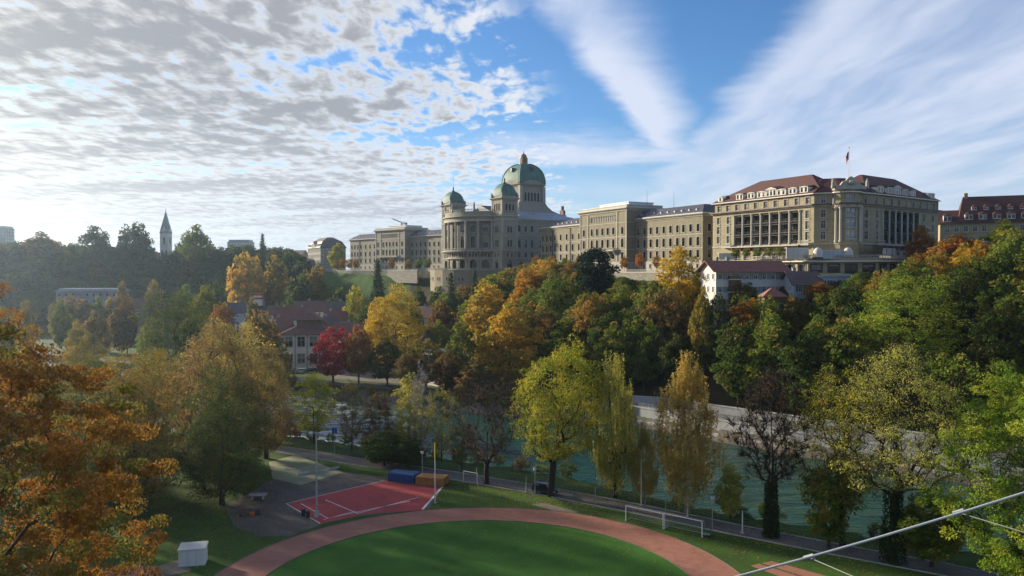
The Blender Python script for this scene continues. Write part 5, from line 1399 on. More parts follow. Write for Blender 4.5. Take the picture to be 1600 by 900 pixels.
# ------------------------------------------------------------------ trees
def np_mesh(name, v, f, mats, attrs=None):
    me = bpy.data.meshes.new(name)
    nv, nf, k = len(v), len(f), f.shape[1]
    me.vertices.add(nv); me.vertices.foreach_set('co', np.ascontiguousarray(v, dtype=np.float32).ravel())
    me.loops.add(nf * k); me.loops.foreach_set('vertex_index', np.ascontiguousarray(f, dtype=np.int32).ravel())
    me.polygons.add(nf); me.polygons.foreach_set('loop_start', np.arange(0, nf * k, k, dtype=np.int32))
    me.update(calc_edges=True)
    for m in mats: me.materials.append(M[m])
    for an, av in (attrs or {}).items():
        a = me.attributes.new(an, 'FLOAT', 'FACE'); a.data.foreach_set('value', np.ascontiguousarray(av, dtype=np.float32))
    me.validate(); return me
def unit(a): return a / np.maximum(np.linalg.norm(a, axis=-1, keepdims=True), 1e-9)
def seg_mesh(P, Q, r0, r1, n):
    """cylinders for many segments at once"""
    d = unit(Q - P); ref = np.where(np.abs(d[:, 2:3]) > .9, np.array([[1., 0, 0]]), np.array([[0, 0, 1.]]))
    a = unit(np.cross(d, ref)); b = np.cross(d, a)
    ang = 2 * np.pi * np.arange(n) / n
    ring = a[:, None] * np.cos(ang)[None, :, None] + b[:, None] * np.sin(ang)[None, :, None]
    v = np.concatenate([P[:, None] + ring * r0[:, None, None], Q[:, None] + ring * r1[:, None, None]], 1)
    i = np.arange(n); j = (i + 1) % n
    f = np.stack([i, j, j + n, i + n], 1)[None] + (np.arange(len(P)) * 2 * n)[:, None, None]
    return v.reshape(-1, 3), f.reshape(-1, 4)
PROF = {
    'round': lambda t: np.clip(1 - (2 * t - 1) ** 2, 0, 1) ** .45,
    'dome': lambda t: np.clip(1 - np.clip((t - .30) / .70, 0, 1) ** 2, 0, 1) ** .5 * np.clip(.55 + t * 1.6, 0, 1),
    'oval': lambda t: np.clip(np.sin(np.pi * np.clip(t * .88 + .10, 0, 1)), 0, 1) ** .75,
    'cone': lambda t: np.clip(1.02 - t, 0, 1) ** .85,
    'vase': lambda t: np.clip(np.sin(np.pi * (t ** 1.5 * .80 + .12)), 0, 1) ** .7,
    'birch': lambda t: np.clip(np.sin(np.pi * (t * .82 + .16)), 0, 1) ** .9 * .9 + .06,
}
def make_tree(seed, H, Rr, th, nc, per, leaf, cr, shape='round', droop=0., leader=.72, lean=(0, 0), r_trunk=.4, bark='bark', twigs=0, flat=.62, shell=.45, rough=1.0, bf=.35, stretch=1.0, sep=.62):
    rng = np.random.RandomState(seed)
    # clump centres inside an uneven crown
    n0 = nc * 7
    t = rng.uniform(0.02, 1, n0); a = rng.uniform(0, 2 * np.pi, n0)
    ph = rng.uniform(0, 6.28, 6)
    lobe = 1 + rough * (.17 * np.sin(2 * a + ph[0] + 3 * t) + .15 * np.sin(3 * a + ph[1] - 6 * t) + .13 * np.sin(5 * a + ph[2] + 9 * t) + .08 * np.sin(9 * a + ph[3] + 14 * t))
    rad = Rr * PROF[shape](t) * lobe * (shell + (1 - shell) * rng.uniform(0, 1, n0) ** .6)
    top = 1 + rough * (.07 * np.sin(2 * a + ph[4]) + .05 * np.sin(4 * a + ph[5]))
    C = np.stack([rad * np.cos(a), rad * np.sin(a), th + (H - th) * t * np.where(t > .5, 1 + (top - 1) * (t - .5) * 2, 1)], 1)
    C[:, 0] += lean[0] * (C[:, 2] / H) ** 1.3; C[:, 1] += lean[1] * (C[:, 2] / H) ** 1.3
    keep = []; dmin = cr * sep
    for i in range(n0):
        if not keep or np.min(np.sum((C[keep] - C[i]) ** 2, 1)) > dmin * dmin:
            keep.append(i)
            if len(keep) >= nc: break
    C = C[keep]; nc = len(C)
    # skeleton: leader, then every clump joins the nearest suitable node
    zt = np.linspace(0, H * leader, 9)
    wob = np.cumsum(rng.normal(0, .018 * H / 9 * 3, (9, 2)), 0); wob[0] = 0; wob[1] *= .3
    nodes = np.zeros((9 + 3 * nc, 3)); par = np.full(9 + 3 * nc, -1)
    nodes[:9, 0] = wob[:, 0] + lean[0] * (zt / H) ** 1.3; nodes[:9, 1] = wob[:, 1] + lean[1] * (zt / H) ** 1.3; nodes[:9, 2] = zt
    par[1:9] = np.arange(8); n = 9
    first = max(1, int(np.searchsorted(zt, th * .8)))
    order = np.argsort(np.linalg.norm(C - np.array([0, 0, th]), axis=1))
    tips = []; plen = np.zeros(9 + 3 * nc); plen[:9] = zt
    for ci in order:
        p = C[ci]; nd = nodes[first:n]; dv = p - nd
        dist = np.linalg.norm(dv, axis=1); hor = np.linalg.norm(dv[:, :2], axis=1)
        cost = dist + np.maximum(0, hor * .35 - dv[:, 2]) * 1.1 + bf * plen[first:n]
        k = int(np.argmin(cost)) + first
        b = nodes[k]; dk = dist[k - first]
        for s, up in ((.4, .10), (.75, .07)):
            nodes[n] = b + (p - b) * s + np.array([0, 0, up * dk]) + rng.normal(0, .03 * dk, 3); par[n] = k; plen[n] = plen[k] + dk * .38; k = n; n += 1
        nodes[n] = p; par[n] = k; plen[n] = plen[k] + dk * .25; tips.append(n); n += 1
    nodes = nodes[:n]; par = par[:n]
    w = np.zeros(n); w[tips] = 1.0; w[8] = max(w[8], .5)
    for i in range(n - 1, 0, -1): w[par[i]] += w[i] if i not in () else 0
    rr = r_trunk * (np.maximum(w, .4) / w[0]) ** .60
    idx = np.arange(1, n); P, Q = nodes[par[idx]], nodes[idx]; r0, r1 = np.minimum(rr[par[idx]], rr[idx] * 1.5), rr[idx]
    r0[:3] = rr[0]; r0[0] = r_trunk * 1.25
    V, Fc = [], []; off = 0
    big = r0 > r_trunk * .22
    for msk, ns in ((big, 8), (~big, 4)):
        if msk.any():
            v, f = seg_mesh(P[msk], Q[msk], r0[msk], r1[msk], ns); V.append(v); Fc.append(f + off); off += len(v)
    if twigs:
        k = rng.randint(0, nc, nc * twigs); b = C[k]; dirv = unit(rng.normal(0, 1, (len(k), 3)) + unit(C[k] - np.array([0, 0, th])) * .9 + np.array([0, 0, .5 - droop * .4]))
        L = rng.uniform(.5, 1.2, (len(k), 1)) * cr; m_ = b + dirv * L * .5 + rng.normal(0, .08, b.shape); e_ = m_ + (dirv + rng.normal(0, .35, b.shape) - np.array([0, 0, droop * .3])) * L * .5
        tr = np.full(len(k), .032 * min(1.2, H / 18))
        for p_, q_, s0, s1 in ((b, m_, 1, .75), (m_, e_, .75, .35)):
            v, f = seg_mesh(p_, q_, tr * s0, tr * s1, 3); V.append(v); Fc.append(f + off); off += len(v)
    trunk = np_mesh('trunk', np.concatenate(V), np.concatenate(Fc), [bark])
    trunk.polygons.foreach_set('use_smooth', [True] * len(trunk.polygons))
    # leaves
    nl = nc * per; ci = np.repeat(np.arange(nc), per)
    csz = rng.uniform(.7, 1.25, nc)[ci][:, None]
    o = unit(rng.normal(0, 1, (nl, 3))) * rng.uniform(.25, 1, (nl, 1)) ** .5 * cr * csz
    o[:, 2] *= flat
    L = leaf * rng.uniform(.65, 1.3, (nl, 1))
    if droop:
        st = rng.normal(0, 1, (nc, 7, 3)); st[:, :, 2] *= .3; st = unit(st) * cr * rng.uniform(.3, 1., (nc, 7, 1))
        si = rng.randint(0, 7, nl); s_ = rng.uniform(0, 1, nl) ** .8
        o = st[ci, si] + rng.normal(0, .10, (nl, 3)); o[:, 2] -= s_ * droop * (0.5 + rng.uniform(0, 1, (nc, 7))[ci, si]) ; 
        o[:, :2] *= (1 - .25 * s_)[:, None]
    c = C[ci] + o
    outw = unit(c - np.array([lean[0] * .6, lean[1] * .6, th + (H - th) * .35]))
    nrm = unit(rng.normal(0, 1, (nl, 3)) * .8 + np.array([0, 0, .55]) + outw * .55)
    tg = rng.normal(0, 1, (nl, 3)); 
    if droop: tg = tg * .4 + np.array([0, 0, -1.])
    tg = unit(tg - nrm * np.sum(tg * nrm, 1, keepdims=True)); bt = np.cross(nrm, tg)
    q = np.stack([c - tg * L * .5 * stretch, c + bt * L * .30 + tg * L * .05, c + tg * L * .5 * stretch, c - bt * L * .30 + tg * L * .05], 1)
    f = np.arange(nl * 4).reshape(-1, 4)
    tone = np.clip(rng.normal(.5, .28, nl), 0, 1); cl = np.clip(rng.normal(.5, .3, nc), 0, 1)[ci]
    crown = np_mesh('crown', q.reshape(-1, 3), f, ['leaf_green'], {'tone': tone, 'clump': cl})
    hor = np.hypot(c[:, 0] - lean[0] * (c[:, 2] / H) ** 1.3, c[:, 1] - lean[1] * (c[:, 2] / H) ** 1.3)
    return trunk, crown, float(np.percentile(c[:, 2], 99.8)), float(np.percentile(hor, 96))
def make_conifer(seed, H, Rr, whorls, leaf, per, broken=False):
    rng = np.random.RandomState(seed); V, Fc, off = [], [], 0; cs, dn = [], []
    P, Q, r0, r1 = [], [], [], []
    for k in range(6):
        P.append((0, 0, H * k / 6)); Q.append((0, 0, H * (k + 1) / 6)); r0.append(.32 * (1 - k / 6.3)); r1.append(.32 * (1 - (k + 1) / 6.3))
    for i in range(whorls):
        t = (i + .6) / whorls; z = H * (.16 + .83 * t)
        if broken: z = H * (.30 + .68 * t)
        Lr = Rr * (1 - t) ** .8 + .25
        if broken: Lr = Rr * (np.sin(np.pi * (t * .8 + .15)) ** .8) * rng.uniform(.55, 1.15)
        nb = rng.randint(5, 8)
        for b in range(nb):
            a = 2 * np.pi * (b + rng.uniform(-.3, .3)) / nb + i; L = Lr * rng.uniform(.75, 1.1); dz = -.28 * L if not broken else .06 * L
            p = np.array([0, 0, z]); q = np.array([np.cos(a) * L, np.sin(a) * L, z + dz]); P.append(p); Q.append(q); r0.append(.07); r1.append(.02)
            m = int(per * (L / Rr) + 4); s = rng.uniform(.18, 1, m) ** .7
            c = p + (q - p) * s[:, None] + rng.normal(0, 1, (m, 3)) * np.array([.28, .28, .14 if broken else .22]) * (Rr / 3.2); cs.append(c); dn.append(np.tile(unit((q - p)[None]), (m, 1)))
    v, f = seg_mesh(np.array(P, float), np.array(Q, float), np.array(r0), np.array(r1), 5)
    trunk = np_mesh('trunk', v, f, ['bark_dark'])
    c = np.concatenate(cs); d = np.concatenate(dn); nl = len(c)
    nrm = unit(rng.normal(0, 1, (nl, 3)) * .55 + np.array([0, 0, .9])); tg = unit(d + rng.normal(0, .5, (nl, 3))); tg = unit(tg - nrm * np.sum(tg * nrm, 1, keepdims=True)); bt = np.cross(nrm, tg)
    L = leaf * rng.uniform(.7, 1.3, (nl, 1)); q = np.stack([c - tg * L * .6, c + bt * L * .28, c + tg * L * .6, c - bt * L * .28], 1)
    crown = np_mesh('crown', q.reshape(-1, 3), np.arange(nl * 4).reshape(-1, 4), ['leaf_pine'], {'tone': np.clip(rng.normal(.5, .28, nl), 0, 1), 'clump': rng.uniform(0, 1, nl)})
    return trunk, crown, H, Rr

def plant(name, proto, loc, leafmat, label, group=None, H=None, Rw=None, rot=None, cat='tree', barkmat=None):
    trunk, crown, h0, r0 = proto
    e = empty(name, loc, random.uniform(0, 6.28) if rot is None else rot)
    sz = (H / h0) if H else 1.0; sx = (Rw / r0) if Rw else sz
    e.scale = (sx, sx, sz)
    t = link('trunk', trunk, e)
    if barkmat: t.material_slots[0].link = 'OBJECT'; t.material_slots[0].material = M[barkmat]
    c = link('crown', crown, e); c.material_slots[0].link = 'OBJECT'; c.material_slots[0].material = M[leafmat]
    tag(e, label, cat, group)
    return e

# shared growth forms: nearer ones with smaller leaves
PB = [make_tree(11, 17, 6.0, 3.4, 150, 62, .66, 1.45, 'dome', r_trunk=.36, sep=.80, shell=.5, rough=1.3), make_tree(12, 16, 5.6, 2.8, 140, 62, .66, 1.4, 'round', r_trunk=.36, sep=.80, shell=.5, rough=1.3),
      make_tree(13, 18, 4.8, 3.2, 140, 62, .66, 1.4, 'oval', r_trunk=.34, sep=.80, shell=.5, rough=1.3), make_tree(14, 17, 6.0, 2.6, 150, 56, .66, 1.45, 'vase', r_trunk=.36, rough=1.6, sep=.85, shell=.5),
      make_tree(15, 19, 5.4, 3.5, 150, 62, .62, 1.35, 'dome', r_trunk=.36, rough=1.7, sep=.85, shell=.5), make_tree(16, 16, 5.8, 2.4, 140, 66, .70, 1.5, 'round', r_trunk=.36, rough=1.6, sep=.9, shell=.55)]
PF = [make_tree(21, 16, 6.3, 2.2, 100, 40, 1.15, 1.9, 'dome', r_trunk=.4, sep=.8), make_tree(22, 15, 6.0, 2.0, 100, 40, 1.15, 1.9, 'round', r_trunk=.4, sep=.8), make_tree(23, 17, 5.2, 2.2, 95, 40, 1.15, 1.8, 'oval', r_trunk=.4, sep=.8)]
P_SPRUCE = make_conifer(31, 18, 3.4, 22, .55, 46)
P_PINE = make_conifer(32, 15, 5.6, 13, .55, 170, True)
P_SHRUB = [make_tree(41, 2.6, 1.9, .15, 46, 60, .20, .55, 'dome', r_trunk=.06, leader=.5), make_tree(42, 2.2, 2.3, .1, 50, 60, .20, .55, 'dome', r_trunk=.06, leader=.4, rough=1.5)]
P_SMALL = make_tree(43, 5.5, 1.7, 2.0, 60, 40, .30, .7, 'round', r_trunk=.10)

def by_px(px, top, Y, base=None):
    """base point and height of a tree whose top the photo shows at (px, top)"""
    p = at(px, top, Y); z = tz(p.x, Y) if base is None else base
    return (p.x, Y, z - .15), p.z - z
SINGLES = []
def px_tree(name, proto, px, top, Y, wpx, leaf, label, group=None, rot=None, cat='tree', base=None, bark=None):
    loc, H = by_px(px, top, Y, base); SINGLES.append((loc[0] * .985, Y * .985, max(5.0, wpx / 2 / F * Y * .95)))
    return plant(name, proto, loc, leaf, label, group, H, wpx / 2 / F * Y, rot, cat, bark)

P_THIN = [make_tree(61, 17, 4.2, 3.0, 170, 75, .30, 1.05, 'oval', r_trunk=.22, bark='bark_dark', twigs=2, rough=1.4), make_tree(62, 17, 5.0, 3.0, 190, 80, .30, 1.15, 'round', r_trunk=.26, bark='bark_dark', twigs=2, rough=1.5), make_tree(63, 17, 4.4, 3.2, 160, 55, .28, 1.0, 'vase', r_trunk=.2, bark='bark_dark', twigs=3, rough=1.4)]
# --- single trees on the near bank, left to right
P_ELM = make_tree(101, 25, 6.8, 6.5, 400, 80, .31, 1.30, 'round', lean=(2.6, 1), r_trunk=.62, bark='bark_dark', rough=1.35, shell=.5, leader=.6)
loc = ground(870, 778); plant('elm_tree', P_ELM, (6.2, 121.5, -.1), 'leaf_lime', 'tall yellow-green tree with leaning trunk beside the dark parked car', H=25.2, Rw=7.0, rot=-.25)
P_BARE1 = make_tree(102, 17, 7.0, 4.2, 260, 8, .20, 1.35, 'vase', r_trunk=.46, bark='bark_dark', twigs=14, leader=.55, rough=1.2)
plant('bare_tree', P_BARE1, (-4.3, 128.5, -.1), 'leaf_brown', 'dark nearly leafless tree between the orange container and the parked car', H=18.5, Rw=7.2, rot=1.0)
P_WIL = make_tree(103, 22, 4.3, 4.5, 170, 240, .27, 1.15, 'oval', droop=3.0, r_trunk=.42, bark='bark_dark', rough=1.6, lean=(-.8, 0), leader=.8)
plant('weeping_willow', P_WIL, (16.3, 121, -.1), 'leaf_willow', 'drooping pale green willow right of the yellow-green leaning tree', H=22.6, Rw=5.0, rot=.4)
P_BIR = make_tree(104, 22, 4.0, 4.0, 170, 210, .25, 1.05, 'birch', droop=2.4, r_trunk=.26, bark='bark_birch', rough=1.3, leader=.95)
plant('birch_tree', P_BIR, (26.0, 113.5, -.1), 'leaf_birch', 'golden drooping birch with white stem behind the football goals', H=23.6, Rw=5.0, rot=2.2)
P_BARE2 = make_tree(105, 22, 5.0, 7.5, 260, 5, .20, 1.25, 'vase', r_trunk=.42, bark='bark_dark', twigs=15, leader=.85, rough=1.2)
b2 = plant('bare_tree', P_BARE2, (35.0, 103.0, -.1), 'leaf_rust', 'brown leafless tree with ivy-clad trunk right of the goals', H=22.5, Rw=5.6, rot=.2)
P_SPARSE = make_tree(106, 23, 6.2, 6.5, 260, 70, .22, 1.2, 'vase', r_trunk=.38, bark='bark_dark', twigs=5, rough=1.4, leader=.7)
plant('locust_tree', P_SPARSE, (43.2, 99.5, -.1), 'leaf_lime', 'thin-crowned pale green tree between leafless tree and forked ivy-clad tree', H=23.5, Rw=6.8, rot=.8)
P_FORK = make_tree(107, 26, 8.8, 9.5, 320, 74, .22, 1.35, 'dome', r_trunk=.62, bark='bark_dark', twigs=6, rough=1.4, leader=.5, lean=(-.8, 0))
b3 = plant('forked_tree', P_FORK, (47.0, 94.0, -.1), 'leaf_willow', 'large forked tree with thick ivy-clad trunk near the overhead cable', H=27.0, Rw=9.6, rot=2.9)
def ivy(parent, h, r, seed, sc=(1, 1, 1)):
    rng = np.random.RandomState(seed); n = 2600
    z = rng.uniform(0, h, n); a = rng.uniform(0, 6.28, n); rad = (r * (1.25 - .5 * z / h) + rng.uniform(0, .35, n))
    c = np.stack([np.cos(a) * rad, np.sin(a) * rad, z], 1); nrm = unit(c * np.array([1, 1, 0]) + rng.normal(0, .5, (n, 3))); tg = unit(np.cross(nrm, rng.normal(0, 1, (n, 3)))); bt = np.cross(nrm, tg); L = .26
    q = np.stack([c - tg * L * .5, c + bt * L * .4, c + tg * L * .5, c - bt * L * .4], 1)
    me = np_mesh('ivy', q.reshape(-1, 3), np.arange(n * 4).reshape(-1, 4), ['leaf_ivy'], {'tone': rng.uniform(0, 1, n), 'clump': rng.uniform(0, 1, n)})
    o = link('ivy', me, parent); return o
ivy(b2, 7.5, .75, 1); ivy(b3, 9.0, 1.15, 2)
P_RIGHT = make_tree(108, 23, 7.6, 2.5, 430, 190, .25, 1.2, 'round', r_trunk=.5, bark='bark_dark', rough=1.4)
plant('broadleaf_tree', P_RIGHT, (56.5, 84.0, -.1), 'leaf_bright', 'bright green leafy tree at the right edge below the cable', H=25.2, Rw=8.6, rot=.3)
plant('broadleaf_tree', PB[1], (51.0, 92.5, -.1), 'leaf_green', 'low dark green tree between ivy-clad trunk and bright green tree', H=9.0, Rw=4.2)
plant('broadleaf_tree', PB[3], (41.0, 98.6, -.1), 'leaf_green', 'short green tree at the river edge left of the ivy-clad trunk', H=12.0, Rw=3.6)
plant('broadleaf_tree', PB[2], (64.0, 78.0, -.1), 'leaf_lime', 'yellow-green low tree in the bottom right corner', H=13.0, Rw=5.0)
plant('young_birch', P_BIR, (20.5, 117.8, -.1), 'leaf_birch', 'slim brownish birch between the willow and the golden birch', H=12.5, Rw=2.2)
plant('young_tree', PB[2], (31.0, 108.5, -.1), 'leaf_willow', 'small thin tree on the bank behind the lamp by the goals', H=8.5, Rw=2.0)
for i, (px, top, Y, w, pr, lf, lab) in enumerate([
        (490, 583, 158, 84, P_THIN[1], 'leaf_lime', 'rounded yellow-green tree at the river edge behind the pale court'),
        (452, 632, 162, 40, P_THIN[0], 'leaf_orange', 'small orange tree beside the pale court at the river edge'),
        (549, 592, 152, 62, P_THIN[2], 'leaf_khaki', 'thin olive tree right of the rounded yellow-green riverside tree'),
        (592, 612, 147, 62, P_THIN[1], 'leaf_brown', 'brown tree with orange lower leaves above the dark bush'),
        (640, 584, 148, 64, P_THIN[0], 'leaf_willow', 'tall khaki riverside tree left of the pale bare birch'),
        (690, 602, 142, 58, P_THIN[2], 'leaf_willow', 'thin pale tree with forked dark stem above the orange container'),
        (722, 655, 138, 40, P_THIN[2], 'leaf_green', 'low green tree between the orange container and the leafless tree')]):
    px_tree('riverside_tree', pr, px, top, Y, w, lf, lab)
P_BARE3 = make_tree(109, 17, 2.3, 3, 110, 3, .18, .8, 'oval', r_trunk=.2, bark='bark_birch', twigs=16, leader=.9)
plant('bare_birch', P_BARE3, (-17.0, 143.0, -.1), 'leaf_brown', 'pale leafless birch between khaki and pale riverside trees', H=19.0, Rw=2.6)
plant('yew_bush', PB[0], (-23.5, 140.5, -.2), 'leaf_dark', 'dark evergreen bush behind the blue container', H=6.6, Rw=4.8)
plant('yew_bush', PB[1], (-19.0, 139.2, -.2), 'leaf_dark', 'second dark evergreen bush right behind the blue container', H=5.6, Rw=3.6)
# --- dark grove left of the court and the big maple in front
P_DARK = [make_tree(111, 27, 8.5, 3.0, 420, 74, .34, 1.6, 'dome', r_trunk=.65, bark='bark_dark', rough=1.3), make_tree(112, 24, 7.8, 2.0, 400, 74, .34, 1.6, 'round', r_trunk=.6, bark='bark_dark', rough=1.3)]
for x, y, h, r, pr, lf, lab in [
        (-47.5, 126, 20.5, 7.6, 0, 'leaf_dark', 'big dark green tree standing over the gravel yard, left of the pale court'),
        (-53.5, 138, 27.0, 8.8, 1, 'leaf_khaki', 'broad golden tree rising behind the dark grove'),
        (-57.0, 115, 24.0, 8.2, 1, 'leaf_olive', 'brownish dark tree behind the big orange maple'),
        (-44.5, 117, 16.5, 6.2, 0, 'leaf_dark', 'low dark green tree over the bench beside the yard'),
        (-47.0, 146, 22.0, 6.0, 1, 'leaf_khaki', 'khaki tree at the river edge behind the olive grove'),
        (-66.0, 122, 22.0, 8.0, 0, 'leaf_dark', 'dark tree at the back of the grove behind the maple'),
        (-70.0, 150, 20.5, 8.0, 1, 'leaf_olive', 'olive tree at the far side of the grove'),
        (-60.0, 103, 15.0, 6.0, 1, 'leaf_dark', 'low dark tree above the white box lawn')]:
    plant('grove_tree', P_DARK[pr], (x, y, tz(x, y) - .2), lf, lab, 'grove left of the sports court', h, r)
P_MAPLE = make_tree(113, 24, 8.6, 3.5, 520, 250, .205, 1.0, 'dome', sep=.9, r_trunk=.42, bark='bark', rough=1.4, shell=.42, flat=.5, leader=.55)
zb = tz(-25, 42)
plant('maple_tree', P_MAPLE, (-29.6, 43.0, zb - .3), 'leaf_maple', 'large orange autumn maple filling the left foreground', H=35.6 - zb, Rw=8.8, rot=1.3)
plant('lime_tree', P_MAPLE, (-27.5, 33.0, tz(-27.5, 33) - .3), 'leaf_olive', 'lower olive-brown tree in the bottom left corner', H=27.0 - tz(-27.5, 33), Rw=7.6, rot=4.0)
# --- trees outside the left edge that shade the ground
for x, y in [(-88, 160), (-84, 138), (-100, 145), (-96, 122)]:
    plant('grove_tree', P_DARK[(x + y) % 2], (x, y, tz(x, y) - .2), 'leaf_olive', 'olive tree in the riverside grove behind the maple', 'riverside grove behind the maple', random.uniform(20, 23), random.uniform(7.5, 9))

# --- across the river: single trees one can pick out
P_POP = make_tree(121, 27, 8.5, 3.5, 300, 70, .48, 1.6, 'dome', r_trunk=.5, rough=.8)
for nm, pr, px, top, Y, w, lf, lab in [
        ('golden_poplar', P_POP, 618, 445, 262, 92, 'leaf_yellow', 'large golden-yellow poplar left of the terraced slope'),
        ('golden_poplar', PB[2], 585, 468, 268, 30, 'leaf_yellow', 'small yellow tree leaning against the large golden poplar'),
        ('red_maple', PB[1], 520, 512, 246, 66, 'leaf_red', 'deep red maple in front of the cream hall'),
        ('rust_maple', PB[0], 560, 508, 243, 56, 'leaf_rust', 'rust-coloured tree right behind the deep red maple'),
        ('round_tree', PB[1], 555, 447, 345, 37, 'leaf_lime', 'round yellow-green tree among the roofs below the lawn'),
        ('spruce_tree', P_SPRUCE, 590, 404, 395, 36, 'leaf_spruce', 'tall spruce on the lawn slope below the west building'),
        ('spruce_tree', P_SPRUCE, 705, 424, 318, 30, 'leaf_spruce', 'slim spruce in front of the rounded terrace wall'),
        ('spruce_tree', P_SPRUCE, 742, 420, 330, 26, 'leaf_spruce', 'second slim spruce just right of the terrace spruce'),
        ('orange_tree', PB[1], 795, 474, 226, 100, 'leaf_gold', 'broad orange-gold tree above the leafless riverside tree'),
        ('orange_tree', PB[2], 760, 440, 272, 84, 'leaf_gold', 'tall golden-orange tree below the parliament terrace'),
        ('green_tree', PB[2], 722, 500, 228, 52, 'leaf_green', 'green tree beside the flat white building'),
        ('dark_tree', PB[0], 605, 528, 238, 60, 'leaf_dark', 'dark green tree below the golden poplar'),
        ('brown_tree', PB[1], 665, 530, 232, 70, 'leaf_olive', 'brown-olive tree below right of the golden poplar'),
        ('brown_tree', PB[3], 640, 545, 226, 50, 'leaf_brown', 'thin brown tree on the far bank below the golden poplar'),
        ('dark_tree', P_DARK[1], 275, 454, 228, 118, 'leaf_dark', 'round dark green tree above the maple between roofs'),
        ('dark_tree', PB[0], 322, 446, 275, 60, 'leaf_green', 'smaller green tree right behind the round dark tree'),
        ('red_tree', PB[1], 347, 474, 262, 54, 'leaf_rust', 'reddish tree beside the white gabled house'),
        ('khaki_tree', PB[0], 405, 486, 205, 90, 'leaf_khaki', 'pale khaki tree left of the cream hall'),
        ('gold_tree', P_DARK[1], 352, 502, 172, 130, 'leaf_birch', 'broad golden-khaki tree above the dark grove'),
        ('gold_tree', PB[1], 198, 462, 330, 34, 'leaf_brown', 'rusty tree behind the maple top near the grey building'),
        ('yellow_tree', PB[4], 1062, 385, 222, 72, 'leaf_yellow', 'tall yellow tree left of the white chalet'),
        ('pine_tree', P_PINE, 929, 387, 262, 72, 'leaf_pine', 'dark layered pine in front of the pavilion terrace'),
        ('rust_tree', PB[2], 1172, 468, 196, 84, 'leaf_rust', 'orange-brown oval tree standing out of the dark slope'),
        ('light_tree', P_DARK[1], 1420, 428, 172, 180, 'leaf_bright', 'large light green tree across the river below the hotel'),
        ('rust_tree', PB[1], 1440, 352, 214, 44, 'leaf_rust', 'round rust-brown tree before the right hotel wing'),
        ('rust_tree', PB[0], 1500, 366, 205, 100, 'leaf_orange', 'wide orange tree right of the hotel'),
        ('light_tree', PB[2], 1570, 345, 200, 90, 'leaf_lime', 'yellow-green tree at the right edge below the red roof'),
        ('rust_tree', PB[1], 1596, 424, 176, 60, 'leaf_orange', 'orange tree at the right edge half way up the slope'),
        ('gold_tree', PB[0], 1280, 440, 200, 50, 'leaf_orange', 'orange tree below the blue-shuttered house'),
        ('green_tree', PB[4], 1122, 460, 198, 50, 'leaf_dark', 'dark green tree hiding the foot of the white chalet'), ('green_tree', PB[0], 1098, 450, 200, 40, 'leaf_olive', 'olive tree at the sunlit gable of the white chalet'), ('green_tree', PB[1], 1200, 462, 192, 54, 'leaf_green', 'mid-green tree below the red pyramid roof'), ('green_tree', PB[5], 1240, 462, 194, 48, 'leaf_olive', 'olive tree below the blue-shuttered house'),
        ('light_tree', PB[1], 1160, 440, 206, 56, 'leaf_green', 'yellow-green round tree in front of the white chalet'),
        ('green_tree', PB[3], 1570, 470, 160, 120, 'leaf_dark', 'dark green tree at the right edge of the slope')]:
    px_tree(nm, pr, px, top, Y, w, lf, lab)

# --- woodland on the slope below the terrace
SKY = [(650, 475), (700, 456), (740, 442), (775, 426), (810, 414), (850, 404), (880, 402), (930, 420), (1000, 438), (1050, 440), (1100, 455), (1150, 458), (1235, 466), (1265, 464), (1285, 456), (1300, 444), (1330, 430), (1350, 422), (1400, 418), (1430, 396), (1480, 380), (1540, 372), (1600, 352), (1900, 350)]
rng = random.Random(5); spots = []
cands = []
for k in range(9000):
    x = rng.uniform(-40, 175); y = rng.uniform(110, 372); cands.append((x, y))
ca = np.array(cands); z_, fr_, _, _, fb_, _ = terrain(ca[:, 0], ca[:, 1])
AVOID = [(62, 210, 13), (80, 205, 12)] + SINGLES
for (x, y), z, fr, fb in zip(cands, z_, fr_, fb_):
    if not (.03 < fr < .96): continue
    if fb < 9: continue
    px = 800 + F * x / y
    if px < 665 or px > 1720: continue
    if x < 0 and y > 355: continue
    if any((x - a) ** 2 + (y - b) ** 2 < c * c for a, b, c in AVOID): continue
    sp = 6.6 if y < 240 else 7.2
    if any((x - a) ** 2 + (y - b) ** 2 < sp * sp for a, b, *_ in spots): continue
    top = np.interp(px, [s[0] for s in SKY], [s[1] for s in SKY])
    hmax = EYE - (top - 422) / F * y - z
    if hmax < 3.5: continue
    spots.append((x, y, z, min(rng.uniform(14, 24), hmax), px, fr))
ZONES = [(745, 'below the rounded parliament terrace'), (860, 'below the parliament towers'), (960, 'below the layered pine'), (1040, 'below the pale retaining wall'), (1110, 'below the tall yellow tree'), (1240, 'below the white chalet'), (1330, 'below the hotel corner'), (1430, 'below the right hotel wing'), (1520, 'beside the wide orange tree'), (9999, 'at the right edge of the picture')]
def zone(px, fr): return ('high on the slope ' if fr > .66 else 'half way up the slope ' if fr > .33 else 'at the foot of the slope ') + next(z for l, z in ZONES if px < l)
WOOD = [('leaf_dark', 'dark green tree in the wood below the terrace'), ('leaf_green', 'mid-green tree in the wood below the terrace'), ('leaf_olive', 'olive-brown tree in the wood below the terrace'), ('leaf_khaki', 'pale khaki tree in the wood below the terrace'), ('leaf_gold', 'golden tree in the wood below the terrace'), ('leaf_rust', 'rust-coloured tree in the wood below the terrace'), ('leaf_brown', 'brown tree in the wood below the terrace')]
